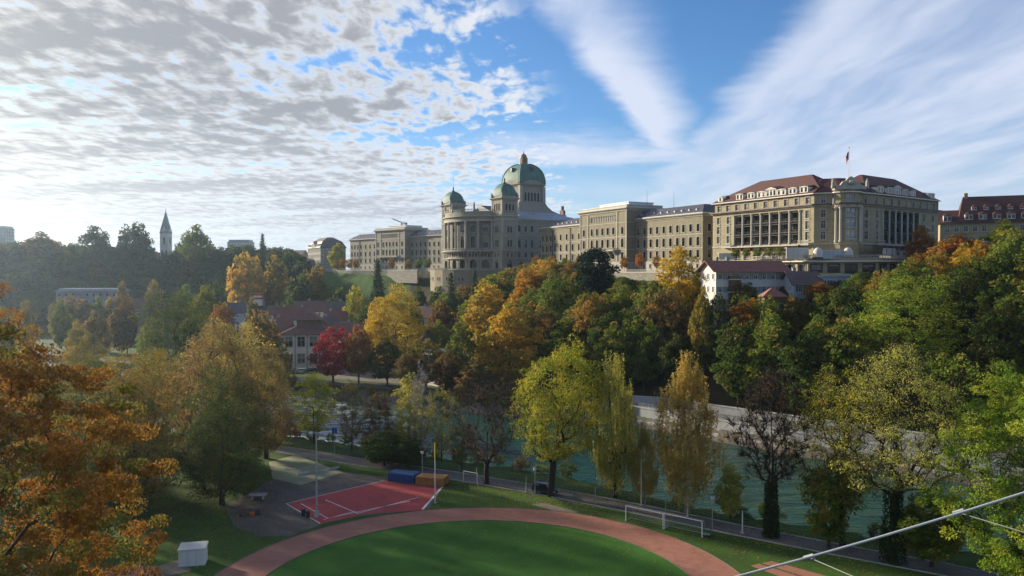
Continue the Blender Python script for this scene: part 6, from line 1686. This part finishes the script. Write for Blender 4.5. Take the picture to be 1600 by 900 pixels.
for x, y, z, h, px, fr in spots:
    if px < 860: wts = (3, 5, 5, 2.2, 1.1, .2, .4)
    elif px < 1240: wts = (5, 6.5, 3.6, 1.0, .5, .3, .1)
    elif px < 1420: wts = (5, 6, 3, .7, .6, .6, .2)
    else: wts = (4.5, 6, 2.4, .8, .9, 1.1, .2)
    if fr > .6 and px < 1420: wts = tuple(w * m for w, m in zip(wts, ((.6, 1.4, 2.0, 1.8, 1.4, 1.0, .6) if px < 860 else (.8, 1.3, 1.7, 1.4, 1.0, .7, .4))))
    lf, lab = rng.choices(WOOD, wts)[0]; lab = lab.split(' in the wood')[0] + ' ' + zone(px, fr)
    plant('woodland_tree', PB[rng.randrange(6)] if y < 300 else PF[rng.randrange(3)], (x, y, z - .3), lf, lab, lab.replace(' tree', ' trees'), h, max(3.2, h * rng.uniform(.31, .40)), rng.uniform(0, 6.28))
# --- gardens and avenue trees between the roofs, and the wooded hill on the far left
rng = random.Random(9)
HILL = [(0, 372), (40, 372), (80, 366), (120, 360), (160, 356), (185, 360), (215, 352), (235, 366), (250, 386), (275, 378), (285, 358), (320, 362), (340, 376), (370, 386), (410, 380), (450, 388), (480, 402), (540, 415)]
hill = []
for k in range(6000):
    px = rng.uniform(-110, 470); y = rng.uniform(395, 575); x = (px - 800) / F * y
    if any((x - a) ** 2 + (y - b) ** 2 < 60 for a, b in hill): continue
    if 225 < px < 275 and y > 520: continue
    hill.append((x, y))
ha = np.array(hill); z_, fr_, *_ = terrain(ha[:, 0], ha[:, 1])
nh = 0
for (x, y), z, fr in zip(hill, z_, fr_):
    if fr < .04 or (fr >= 1 and y > 570): continue
    px = 800 + F * x / y; top = np.interp(px, [s[0] for s in HILL], [s[1] for s in HILL])
    hmax = EYE - (top - 422) / F * y - z
    if hmax < 5: continue
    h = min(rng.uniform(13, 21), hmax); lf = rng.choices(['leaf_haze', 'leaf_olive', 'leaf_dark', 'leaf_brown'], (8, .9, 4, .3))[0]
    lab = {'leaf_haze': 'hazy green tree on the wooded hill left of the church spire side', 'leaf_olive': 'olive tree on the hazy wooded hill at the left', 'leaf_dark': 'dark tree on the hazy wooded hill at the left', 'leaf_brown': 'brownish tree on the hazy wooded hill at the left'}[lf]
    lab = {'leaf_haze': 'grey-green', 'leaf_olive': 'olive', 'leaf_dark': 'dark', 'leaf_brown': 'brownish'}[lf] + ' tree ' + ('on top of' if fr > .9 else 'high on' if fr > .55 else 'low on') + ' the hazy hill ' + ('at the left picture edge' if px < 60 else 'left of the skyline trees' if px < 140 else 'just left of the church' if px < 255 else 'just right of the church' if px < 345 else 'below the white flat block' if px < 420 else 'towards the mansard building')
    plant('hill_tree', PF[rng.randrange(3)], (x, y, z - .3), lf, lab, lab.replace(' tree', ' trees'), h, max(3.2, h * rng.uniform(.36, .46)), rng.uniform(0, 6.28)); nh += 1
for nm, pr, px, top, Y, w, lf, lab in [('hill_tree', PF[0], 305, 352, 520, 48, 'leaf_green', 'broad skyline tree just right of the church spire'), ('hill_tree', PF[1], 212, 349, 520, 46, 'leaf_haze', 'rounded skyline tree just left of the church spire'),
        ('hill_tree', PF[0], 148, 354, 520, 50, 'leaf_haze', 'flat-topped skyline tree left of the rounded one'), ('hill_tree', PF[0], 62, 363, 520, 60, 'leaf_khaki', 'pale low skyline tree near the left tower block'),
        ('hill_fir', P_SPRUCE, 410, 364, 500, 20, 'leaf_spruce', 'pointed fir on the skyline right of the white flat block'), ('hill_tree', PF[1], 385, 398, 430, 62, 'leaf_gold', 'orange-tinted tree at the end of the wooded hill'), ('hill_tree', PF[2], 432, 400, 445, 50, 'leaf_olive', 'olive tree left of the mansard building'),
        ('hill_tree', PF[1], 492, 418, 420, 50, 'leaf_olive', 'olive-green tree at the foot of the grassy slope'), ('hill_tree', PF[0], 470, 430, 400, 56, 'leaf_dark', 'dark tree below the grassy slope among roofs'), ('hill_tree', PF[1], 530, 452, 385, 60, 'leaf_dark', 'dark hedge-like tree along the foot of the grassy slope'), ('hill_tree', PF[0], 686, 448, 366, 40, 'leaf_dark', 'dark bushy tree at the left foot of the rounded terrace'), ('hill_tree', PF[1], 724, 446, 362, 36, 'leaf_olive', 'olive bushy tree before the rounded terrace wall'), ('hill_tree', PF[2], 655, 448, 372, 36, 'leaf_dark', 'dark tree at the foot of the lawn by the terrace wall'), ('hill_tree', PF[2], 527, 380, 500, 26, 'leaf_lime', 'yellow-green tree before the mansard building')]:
    px_tree(nm, pr, px, top, Y, w, lf, lab)
GARD = [(92, 466, 395), (112, 462, 400), (132, 468, 392), (152, 463, 396), (172, 466, 402), (190, 460, 400), (150, 486, 300), (120, 500, 260), (235, 498, 240), (300, 500, 215), (190, 480, 330), (95, 470, 350), (40, 470, 330), (240, 440, 400), (190, 440, 410), (290, 445, 395), (340, 440, 390), (395, 465, 330), (570, 480, 310), (690, 470, 300), (685, 500, 262), (700, 545, 220), (740, 560, 214), (770, 520, 232), (645, 470, 320), (360, 520, 200), (700, 460, 330), (5, 480, 300), (330, 470, 330), (455, 440, 410)]
for k, (px, top, Y) in enumerate(GARD):
    lf = rng.choice(['leaf_dark', 'leaf_olive', 'leaf_green', 'leaf_khaki', 'leaf_brown'])
    lab = {'leaf_dark': 'dark green', 'leaf_olive': 'olive', 'leaf_green': 'green', 'leaf_khaki': 'khaki', 'leaf_brown': 'brown'}[lf] + ' garden tree across the river ' + ('behind the orange maple' if px < 170 else 'left of the round dark tree' if px < 260 else 'near the white gabled house' if px < 420 else 'among roofs by the cream hall' if px < 600 else 'beside the flat white building')
    px_tree('garden_tree', PB[k % 4] if Y < 300 else PF[k % 3], px, top, Y, rng.uniform(44, 64) * 240 / Y * .9, lf, lab, lab.replace(' tree', ' trees'))
# small clipped trees on the terraces
for i, (px, top, Y, lf) in enumerate([(838, 398, 352, 'leaf_rust'), (861, 398, 342, 'leaf_rust'), (906, 397, 318, 'leaf_rust'), (976, 398, 288, 'leaf_rust'), (999, 393, 281, 'leaf_orange'), (1026, 397, 272, 'leaf_rust')]):
    px_tree('terrace_tree', P_SMALL, px, top + 1, Y, 15, lf, ['first', 'second', 'third', 'fourth', 'fifth', 'sixth'][i] + ' small rust-leaved tree from the parliament along the terrace railing', 'small trees on the east terrace', base=35.0)
for i, (px, top, Y, lf) in enumerate([(524, 405, 470, 'leaf_olive'), (534, 404, 466, 'leaf_rust'), (545, 404, 460, 'leaf_rust'), (556, 404, 455, 'leaf_rust'), (612, 402, 440, 'leaf_rust'), (639, 404, 432, 'leaf_olive'), (654, 404, 428, 'leaf_green'), (668, 403, 424, 'leaf_green')]):
    px_tree('terrace_tree', P_SMALL, px, top, Y, 12, lf, ['first', 'second', 'third', 'fourth', 'fifth', 'sixth', 'seventh', 'eighth'][i] + ' small tree from the left before the west building', 'small trees on the west terrace', base=35.0)
# --- bank shrubs (each bush its own thing)
rng = random.Random(4)
bk = resample(NB, -70, 75, 74)
for k, (x, y) in enumerate(bk):
    if rng.random() < .18: continue
    dx = rng.uniform(-2.2, -.2); lf = rng.choice(['leaf_dark', 'leaf_green', 'leaf_olive', 'leaf_brown', 'leaf_khaki'])
    lab = {'leaf_dark': 'dark', 'leaf_green': 'green', 'leaf_olive': 'olive', 'leaf_brown': 'brown', 'leaf_khaki': 'straw-coloured'}[lf] + ' shrub on the near bank ' + ('beside the dark grove' if x < -45 else 'behind the pale court' if x < -28 else 'behind the mat boxes' if x < -12 else 'near the parked van' if x < 10 else 'behind the left goal' if x < 24 else 'behind the right goal' if x < 34 else 'near the ivy-clad trunks')
    plant('bank_shrub', P_SHRUB[k % 2], (x, y + dx, -.1), lf, lab, lab.replace('shrub', 'shrubs'), rng.uniform(1.3, 3.4), rng.uniform(1.1, 2.4), cat='shrub')
fk = resample(FB, -75, 22, 30)
for k, (x, y) in enumerate(fk):
    lf = rng.choice(['leaf_dark', 'leaf_olive', 'leaf_brown']); lab = {'leaf_dark': 'dark', 'leaf_olive': 'olive', 'leaf_brown': 'brown'}[lf] + ' shrub on the far bank ' + ('before the cream hall' if x < -45 else 'below the golden poplar' if x < -20 else 'before the white building')
    plant('bank_shrub', P_SHRUB[k % 2], (x, y + rng.uniform(.5, 3), -.1), lf, lab, lab.replace('shrub', 'shrubs'), rng.uniform(1.8, 4.2), rng.uniform(1.6, 3.2), cat='shrub')
print('slope', len(spots), 'hill', nh)
hotel_terrace()
# ------------------------------------------------------------------ sports ground furniture
def floodlight(px, py_base, py_top, label):
    p = ground(px, py_base); H = at(px, py_top, p.y).z; e = empty('floodlight_mast', (p.x, p.y, 0)); mb = MB(); mb.tube([(0, 0, 0), (0, 0, H)], [.16, .09], 8); mb.build('pole', 'galvanised', e)
    mb = MB(); mb.box(-1.0, 1.0, -.06, .06, H - .1, H + .02); mb.build('crossbar', 'galvanised', e)
    for s in (-.8, .8): mb = MB(); mb.loft([[(s - .25, -.3, H - .35), (s + .25, -.3, H - .35), (s + .25, .2, H - .1), (s - .25, .2, H - .1)], [(s - .25, -.3, H - .1), (s + .25, -.3, H - .1), (s + .25, .2, H + .15), (s - .25, .2, H + .15)]]); mb.build('lamp_head', 'galvanised', e)
    mb = MB(); mb.box(-.3, .3, -.3, .3, 0, .9); mb.build('base', 'concrete', e); tag(e, label, 'floodlight')
floodlight(495, 808, 676, 'grey floodlight mast at the front of the red court')
def pole(px, pyb, pyt, label, r=.10, top=None):
    p = ground(px, pyb); H = at(px, pyt, p.y).z; e = empty('net_pole', (p.x, p.y, 0)); mb = MB(); mb.tube([(0, 0, 0), (0, 0, H)], [r, r * .8], 6); mb.build('pole', 'pole_white', e)
    mb = MB(); mb.box(-.2, .2, -.2, .2, 0, .15); mb.build('foot', 'concrete', e)
    if top: mb = MB(); mb.tube([(0, 0, H * .72), (0, 0, H * 1.0)], r * 1.15, 6); mb.build('upper_sleeve', top, e)
    tag(e, label, 'pole')
pole(680, 786, 692, 'pole with yellow top at the right corner of the red court', .11, 'yellow_paint')
pole(1002, 790, 705, 'white pole behind the left goal beside the path')
pole(1074, 808, 700, 'white pole in front of the golden birch')
pole(1160, 834, 798, 'short white post beside the path right of the goals')
for k, (px, pyb) in enumerate([(745, 755), (822, 770), (930, 788), (1040, 806)]):
    p = ground(px, pyb); e = empty('fence_post', (p.x, p.y, 0)); mb = MB(); mb.tube([(0, 0, 0), (0, 0, 2.6)], .06, 6); mb.build('post', 'galvanised', e); mb = MB(); mb.box(-.12, .12, -.12, .12, 0, .2); mb.build('foot', 'concrete', e)
    tag(e, ['first', 'second', 'third', 'fourth'][k] + ' thin fence post from the left along the river path', 'post', 'posts along the river path')
def lamp(px, pyb, pyt, label):
    p = ground(px, pyb); H = at(px, pyt, p.y).z; e = empty('street_lamp', (p.x, p.y, 0)); mb = MB(); mb.tube([(0, 0, 0), (0, 0, H - .4)], [.08, .05], 8); mb.build('post', 'galvanised', e); mb = MB(); mb.lathe([(.10, H - .4), (.24, H - .3), (.27, H - .02), (.05, H)], 10); mb.build('lamp_head', 'lamp_globe', e); mb = MB(); mb.lathe([(.33, H), (.30, H + .07), (.05, H + .16)], 10); mb.build('cap', 'galvanised', e); tag(e, label, 'street lamp')
lamp(836, 772, 732, 'street lamp rising behind the dark parked car')
lamp(1113, 826, 776, 'street lamp beside the right goal')
lamp(660, 752, 706, 'street lamp behind the orange container')
def goal(pl, pr, label, W=5.4, H=2.2, D=1.5):
    A, B = ground(*pl), ground(*pr); d = B - A; W = d.length; e = empty('football_goal', A, math.atan2(d.y, d.x)); r = .07
    mb = MB(); mb.tube([(0, 0, 0), (0, 0, H)], r, 8); mb.build('upright', 'paint_white', e); mb = MB(); mb.tube([(W, 0, 0), (W, 0, H)], r, 8); mb.build('upright', 'paint_white', e); mb = MB(); mb.tube([(-r, 0, H), (W + r, 0, H)], r, 8); mb.build('crossbar', 'paint_white', e)
    mb = MB()
    for x in (0, W): mb.tube([(x, 0, H), (x, .6, H), (x, D, .05)], .035, 6); mb.tube([(x, 0, .05), (x, D, .05)], .035, 6)
    mb.tube([(0, D, .05), (W, D, .05)], .035, 6); mb.tube([(0, .6, H), (W, .6, H)], .02, 4); mb.build('net_frame', 'galvanised', e)
    mb = MB(); n = int(W / .28)
    for k in range(n + 1): x = W * k / n; mb.tube([(x, .6, H), (x, D, .05)], .008, 3); 
    for k in range(8): t = k / 7; mb.tube([(0, .6 + (D - .6) * t, H + (.05 - H) * t), (W, .6 + (D - .6) * t, H + (.05 - H) * t)], .008, 3)
    nt = mb.build('net', 'net', e); nt['kind'] = 'stuff'; tag(e, label, 'football goal')
goal((978, 814), (1036, 827), 'white football goal on the left of the two')
goal((1038, 827), (1097, 840), 'white football goal on the right beside the green trolley')
def trolley():
    p = ground(1104, 838); e = empty('ball_trolley', (p.x, p.y, 0), R(-25)); mb = MB()
    for x in (-.55, .55):
        for y in (-.4, .4): mb.tube([(x, y, .1), (x, y, 1.25)], .035, 6)
    for z in (.3, .75, 1.25):
        mb.tube([(-.55, -.4, z), (.55, -.4, z), (.55, .4, z), (-.55, .4, z), (-.55, -.4, z)], .03, 5)
    mb.build('frame', 'shutter', e); mb = MB(); mb.box(-.5, .5, -.35, .35, .28, .34); mb.build('shelf', 'galvanised', e)
    for x in (-.45, .45): mb = MB(); mb.tube([(x, -.5, .14), (x, -.4, .14)], .14, 10); mb.build('wheel', 'tyre', e)
    tag(e, 'small green frame trolley at the end of the goals', 'trolley')
trolley()
# long covered mat boxes at the back of the court
def matbox(pl, pr, h, m, label):
    A, B = ground(*pl), ground(*pr); d = B - A; L = d.length; e = empty('mat_box', A, math.atan2(d.y, d.x)); mb = MB(); D = 2.6
    mb.loft([[(0, 0, .12), (L, 0, .12), (L, D, .12), (0, D, .12)], [(0, 0, h - .15), (L, 0, h - .15), (L, D, h - .15), (0, D, h - .15)], [(.06, .12, h), (L - .06, .12, h), (L - .06, D - .12, h), (.06, D - .12, h)]]); mb.face([(0, 0, .12), (L, 0, .12), (L, D, .12), (0, D, .12)]); mb.build('body', m, e)
    mb = MB(); mb.box(-.05, L + .05, -.06, D + .06, 0, .12); mb.build('pallet', 'timber', e)
    n = 4
    for k in range(1, n): mb = MB(); x = L * k / n; mb.box(x - .05, x + .05, -.03, -.002, .14, h - .15); mb.build('strap', m, e)
    tag(e, label, 'container')
matbox((606, 752), (646, 757), 1.55, 'blue_cover', 'blue covered mat box behind the red court')
matbox((649, 757.5), (693, 761), 1.4, 'orange_cover', 'orange covered mat box at the right back of the red court')
def white_box():
    p = ground(302, 880); e = empty('equipment_box', (p.x, p.y, 0), R(12)); mb = MB(); mb.box(-1.5, 1.5, -1.0, 1.0, .06, 2.0); mb.build('body', 'box_white', e); mb = MB(); mb.loft([[(-1.6, -1.1, 2.0), (1.6, -1.1, 2.0), (1.6, 1.1, 2.0), (-1.6, 1.1, 2.0)], [(-1.6, -1.1, 2.1), (1.6, -1.1, 2.1), (1.6, 1.1, 2.3), (-1.6, 1.1, 2.3)]]); mb.face([(-1.6, -1.1, 2.0), (1.6, -1.1, 2.0), (1.6, 1.1, 2.0), (-1.6, 1.1, 2.0)]); mb.build('lid', 'render_white', e)
    for x in (-.5, .5): mb = MB(); mb.box(x - .02, x + .02, -1.02, -1.001, .1, 1.95); mb.build('door_joint', 'galvanised', e)
    mb = MB(); mb.box(-1.55, 1.55, -1.05, 1.05, 0, .06); mb.build('plinth', 'concrete', e); tag(e, 'white equipment box on the lawn left of the track', 'box')
white_box()
def bench_table():
    p = ground(403, 780); e = empty('table_tennis_table', (p.x, p.y, 0), R(10)); mb = MB(); mb.box(-1.35, 1.35, -.76, .76, .72, .80); mb.build('table_top', 'concrete', e)
    for x in (-.8, .8): mb = MB(); mb.box(x - .12, x + .12, -.5, .5, 0, .72); mb.build('leg', 'concrete', e)
    mb = MB(); mb.box(-.015, .015, -.78, .78, .80, .95); mb.build('net_plate', 'galvanised', e); tag(e, 'grey table tennis table under the dark trees', 'table')
    p = ground(383, 806); e = empty('park_bench', (p.x, p.y, 0), R(35)); 
    for k in range(3): mb = MB(); mb.box(-.9, .9, -.22 + k * .15, -.10 + k * .15, .43, .47); mb.build('seat_slat', 'timber', e)
    for k in range(2): mb = MB(); mb.box(-.9, .9, .26, .30, .58 + k * .16, .70 + k * .16); mb.build('back_slat', 'timber', e)
    for x in (-.7, .7): mb = MB(); mb.box(x - .04, x + .04, -.2, .24, 0, .43); mb.box(x - .04, x + .04, .2, .26, 0, .88); mb.build('leg', 'dark_plastic', e)
    tag(e, 'dark wooden bench beside the gravel yard under the trees', 'bench')
    for px, py, m, lab in ((394, 806, 'cloth_orange', 'orange bag beside the bench'), (402, 804, 'cloth_dark', 'dark bag beside the bench')):
        p = ground(px, py); mb = MB(); mb.loft([[(x * .32 * s, y * .2 * s, z) for x, y in ((-1, -1), (1, -1), (1, 1), (-1, 1))] for s, z in ((.9, 0), (1.1, .15), (1.05, .4), (.6, .58), (.3, .62))]); o = mb.build('sports_bag', m); o.location = (p.x, p.y, .01); tag(o, lab, 'bag')
    for k, (px, py) in enumerate(((474, 806), (481, 809))):
        p = ground(px, py); e = empty('litter_bin', (p.x, p.y, 0)); mb = MB(); mb.lathe([(.28, .05), (.32, .8), (.34, .85)], 10); mb.build('body', 'dark_plastic', e); mb = MB(); mb.lathe([(.36, .85), (.30, 1.0), (.05, 1.06)], 10); mb.build('lid', 'dark_plastic', e); tag(e, ('left' if k == 0 else 'right') + ' one of two dark bins at the floodlight mast', 'bin')
    for k, (a, b) in enumerate((((465, 743), (484, 739)), ((492, 740), (507, 737)), ((512, 735), (530, 731)))):
        A, B = ground(*a), ground(*b); d = B - A; mb = MB(); mb.box(0, d.length, -.14, .14, 0, .32); mb.box(.05, d.length - .05, -.10, .10, .32, .36); o = mb.build('kerb_beam', 'concrete_pale'); o.location = A; o.rotation_euler.z = math.atan2(d.y, d.x); tag(o, ['left', 'middle', 'right'][k] + ' white beam edging the pale court', 'beam')
    p = ground(522, 728); e = empty('blue_sign', (p.x, p.y + 18, 0)); H = 6; mb = MB(); mb.tube([(0, 0, 0), (0, 0, 5.2)], .06, 6); mb.build('post', 'galvanised', e); mb = MB(); mb.box(-.5, .5, -.04, -.0, 3.9, 5.2); mb.build('panel', 'sign_blue', e); e.location = (at(523, 690, 150).x, 150, 0); tag(e, 'small blue sign on a post at the river edge', 'sign')
bench_table()
def small_goal(px, py, label):
    p = ground(px, py); e = empty('handball_goal', (p.x, p.y, 0), R(-35)); mb = MB(); mb.tube([(0, 0, 0), (0, 0, 2.0)], .05, 6); mb.build('upright', 'paint_white', e); mb = MB(); mb.tube([(3, 0, 0), (3, 0, 2.0)], .05, 6); mb.build('upright', 'paint_white', e); mb = MB(); mb.tube([(0, 0, 2.0), (3, 0, 2.0)], .05, 6); mb.build('crossbar', 'paint_white', e); mb = MB()
    for x in (0, 3): mb.tube([(x, 0, 2.0), (x, 1.2, .05)], .03, 5)
    mb.tube([(0, 1.2, .05), (3, 1.2, .05)], .03, 5); mb.build('back_stay', 'galvanised', e); tag(e, label, 'goal')
small_goal(724, 754, 'small white goal frame right of the orange mat box')
# parked cars
def car(loc, rz, paint, label, van=False, s=1.0):
    e = empty('parked_car', loc, rz); e.scale = (s, s, s); L, W = 4.3, 1.75; hgt = 1.75 if van else 1.45
    prof = [(-L / 2, .35), (-L / 2, .85), (-L / 2 + .15, 1.0), (-L / 2 + .35, hgt - .1), (-L / 2 + .7, hgt), (.55, hgt), (1.25, 1.02), (L / 2 - .15, .85), (L / 2, .62), (L / 2, .35)]
    rings = []
    for y, k, q in ((-W / 2, .97, .0), (-W / 2 + .10, 1.0, 0), (W / 2 - .10, 1.0, 0), (W / 2, .97, 0)):
        rings.append([(x * k, y * (1 - .14 * max(0, (z - .95)) / .6), .35 + (z - .35) * (k if z > .9 else 1)) for x, z in prof])
    mb = MB(); mb.loft(rings); mb.face(rings[0]); mb.build('body', paint, e, smooth=True)
    for sy in (-1, 1):
        y0 = sy * (W / 2 * .925 + .012)
        for a, b in (((-L / 2 + .5), -.65), (-.55, .3), (.36, 1.0)):
            mb = MB(); t = .55 if b == 1.0 else b - .06
            mb.face([(a, sy * (W / 2 + .006), 1.0), (b, sy * (W / 2 + .006), 1.0), (t, sy * (W / 2 - .085), hgt - .13), (a + .06, sy * (W / 2 - .085), hgt - .13)]); mb.build('side_window', 'glass', e)
        for x in (-1.32, 1.32):
            mb = MB(); mb.tube([(x, sy * (W / 2 - .2), .32), (x, sy * (W / 2 + .02), .32)], .32, 14); wv = mb.build('wheel', 'tyre', e); mb = MB(); mb.tube([(x, sy * (W / 2 + .0), .32), (x, sy * (W / 2 + .03), .32)], .19, 10); mb.build('rim', 'galvanised', wv)
        mb = MB(); mb.box(L / 2 - .18, L / 2 + .012, sy * .62 - .17, sy * .62 + .17, .62, .76); mb.build('headlight', 'lamp_globe', e)
        mb = MB(); mb.box(-L / 2 - .02, -L / 2 + .1, sy * .68 - .1, sy * .68 + .1, .8, 1.05); mb.build('tail_light', 'flag_red', e)
    mb = MB(); mb.face([(.62, -.72, hgt - .07), (.62, .72, hgt - .07), (1.22, .8, 1.06), (1.22, -.8, 1.06)]); mb.build('windscreen', 'glass', e)
    mb = MB(); mb.face([(-L / 2 + .15, -.7, 1.05), (-L / 2 + .15, .7, 1.05), (-L / 2 + .33, .66, hgt - .16), (-L / 2 + .33, -.66, hgt - .16)]); mb.build('rear_window', 'glass', e)
    tag(e, label, 'car'); return e
p = ground(852, 771); car((p.x, p.y, .016), R(-36), 'car_navy', 'dark blue van parked on the river path', True, 1.0)
for px, py, rz, m, lab in ((470, 582, 5, 'car_silver', 'silver car parked before the cream hall'), (487, 582, 8, 'car_navy', 'dark car parked right of the silver car'), (453, 583, 3, 'car_silver', 'pale car half hidden left of the silver car')):
    p = ground(px, py); car((p.x, p.y, .03), R(rz + 180), m, lab)
def cyclist():
    p = ground(582, 594); e = empty('cyclist', (p.x, p.y, .04), R(15))
    for x in (-.5, .5):
        mb = MB(); mb.tube([(x + .33 * math.cos(a), 0, .34 + .33 * math.sin(a)) for a in [k * math.pi / 8 for k in range(17)]], .03, 5); mb.build('wheel', 'tyre', e)
    mb = MB(); mb.tube([(-.5, 0, .34), (-.15, 0, .8), (.4, 0, .85), (.5, 0, .34)], .03, 5); mb.tube([(-.15, 0, .8), (0, 0, .34), (.4, 0, .85)], .03, 5); mb.build('frame', 'dark_plastic', e)
    sk = bpy.data.meshes.new('rider'); V = [(-.15, 0, .92), (-.02, 0, 1.2), (.08, 0, 1.42), (.13, 0, 1.52), (.17, 0, 1.66), (.1, .2, 1.4), (.3, .22, 1.15), (.45, .2, 1.0), (.1, -.2, 1.4), (.3, -.22, 1.15), (.45, -.2, 1.0), (.15, .12, .8), (.02, .12, .32), (.2, -.12, .9), (.08, -.12, .5)]
    sk.from_pydata(V, [(0, 1), (1, 2), (2, 3), (3, 4), (2, 5), (5, 6), (6, 7), (2, 8), (8, 9), (9, 10), (0, 11), (11, 12), (0, 13), (13, 14)], []); sk.materials.append(M['cloth_dark'])
    o = link('person', sk, e); md = o.modifiers.new('Skin', 'SKIN'); rad = [.15, .16, .15, .06, .11, .07, .05, .04, .07, .05, .04, .09, .06, .09, .06]
    for v, r_ in zip(sk.skin_vertices[0].data, rad): v.radius = (r_, r_)
    sk.skin_vertices[0].data[0].use_root = True; o.modifiers.new('Sub', 'SUBSURF').levels = 1
    dg = bpy.context.evaluated_depsgraph_get(); me = bpy.data.meshes.new_from_object(o.evaluated_get(dg)); o.modifiers.clear(); o.data = me; o.name = 'rider'
    tag(e, 'person in dark clothes riding a bicycle on the square beside the red maple', 'cyclist')
cyclist()
# bridge cables near the camera
def cables():
    A = at(1120, 909, 7.4); B = at(1700, 738, 6.2); e = empty('safety_cable', A)
    mb = MB(); n = 12; pts = [A.lerp(B, k / n) - A - Vector((0, 0, .03 * math.sin(math.pi * k / n))) for k in range(n + 1)]
    mb.tube(pts, .0112, 8); mb.build('cable', 'zinc', e, smooth=True)
    for (px, py), (qx, qy), Y in (((1264, 871), (1380, 921), 7.1), ((1498, 801), (1680, 856), 6.65)):
        def on(px_): 
            t = (px_ - 1120) / 580.; # depth along the main cable
            return 7.4 * 6.2 / (6.2 + (7.4 - 6.2) * t) if False else 7.4 + (6.2 - 7.4) * t
        p = at(px, py, on(px)); q = at(qx, qy, on(px) - .9); mb = MB(); mb.tube([p - A, q - A], .0045, 6); mb.build('stay_wire', 'dull_steel', e)
        d = (B - A).normalized(); mb = MB(); mb.tube([p - A - d * .045, p - A + d * .045], .026, 8); mb.build('clamp', 'galvanised', e)
    tag(e, 'steel cable with clamped stay wires crossing the bottom right corner', 'cable')
cables()
# fence between path and river
def path_fence():
    pts = [Vector(p) for p in PATH[2:11]]; o0 = pts[0]; e = empty('bank_fence', (o0.x, o0.y, 0)); acc = []
    for a, b in zip(pts[:-1], pts[1:]):
        d = (b - a).normalized(); nr = Vector((-d.y, d.x)); n = max(1, int((b - a).length / 3.0))
        for k in range(n): acc.append((a + (b - a) * k / n + nr * 2.9, math.atan2(d.y, d.x), (b - a).length / n))
    mp = MB(); mp.tube([(0, 0, 0), (0, 0, 1.25)], .045, 6); mpe = mp.mesh('post', ['dull_steel']); mr = MB()
    for z in (.45, .8, 1.15): mr.box(0, 1, -.015, .015, z, z + .03)
    mre = mr.mesh('rail', ['dull_steel'])
    for p, a, L in acc:
        q = p - o0; o = link('post', mpe, e); o.location = (q.x, q.y, 0); o = link('rail', mre, e); o.location = (q.x, q.y, 0); o.rotation_euler.z = a; o.scale.x = L
    tag(e, 'low steel fence between the river path and the bank shrubs', 'fence')
path_fence()
# fallen leaves on the grass, thickest below the trees
def fallen_leaves():
    rng = np.random.RandomState(77); src = [(6, 121, 9, 900), (-4, 128, 8, 500), (16, 121, 7, 500), (26, 113, 7, 700), (35, 103, 7, 600), (45, 97, 9, 900), (-46, 122, 12, 1600), (-40, 106, 10, 700), (20, 108, 16, 700), (-10, 122, 14, 500), (0, 100, 28, 350), (-38, 92, 12, 500)]
    c = np.concatenate([rng.normal(0, 1, (n, 2)) * s * .55 + (x, y) for x, y, s, n in src])
    z, fr, riv, nb, fb, sou = terrain(c[:, 0], c[:, 1]); ok = (nb < -.6) & (sou > .2) & (fr <= 0); c = c[ok]; n = len(c)
    a = rng.uniform(0, 6.28, n); L = rng.uniform(.07, .17, n); dx, dy = np.cos(a) * L, np.sin(a) * L; zz = .035 + rng.uniform(0, .03, n)
    q = np.stack([np.stack([c[:, 0] - dx, c[:, 1] - dy, zz], 1), np.stack([c[:, 0] + dy * .6, c[:, 1] - dx * .6, zz + .02], 1), np.stack([c[:, 0] + dx, c[:, 1] + dy, zz], 1), np.stack([c[:, 0] - dy * .6, c[:, 1] + dx * .6, zz + .02], 1)], 1)
    me = np_mesh('fallen_leaves', q.reshape(-1, 3), np.arange(n * 4).reshape(-1, 4), ['leaf_gold'], {'tone': rng.uniform(0, 1, n), 'clump': rng.uniform(0, 1, n)}); tag(link('fallen_leaves', me), kind='stuff')
fallen_leaves()
# the air itself
def haze():
    mb = MB(); mb.box(-3600, 3600, -400, 3400, -6, 118); m = bpy.data.materials.new('haze'); m.use_nodes = True; g = G(m.node_tree); g.n.clear(); out = g.node('ShaderNodeOutputMaterial'); v = g.node('ShaderNodeVolumePrincipled')
    v.inputs['Color'].default_value = (.58, .77, 1.0, 1); v.inputs['Density'].default_value = HAZE; v.inputs['Anisotropy'].default_value = .72
    g.l.new(v.outputs[0], out.inputs['Volume']); o = mb.build('haze', m); tag(o, kind='stuff')
HAZE = .00011
if HAZE: haze()
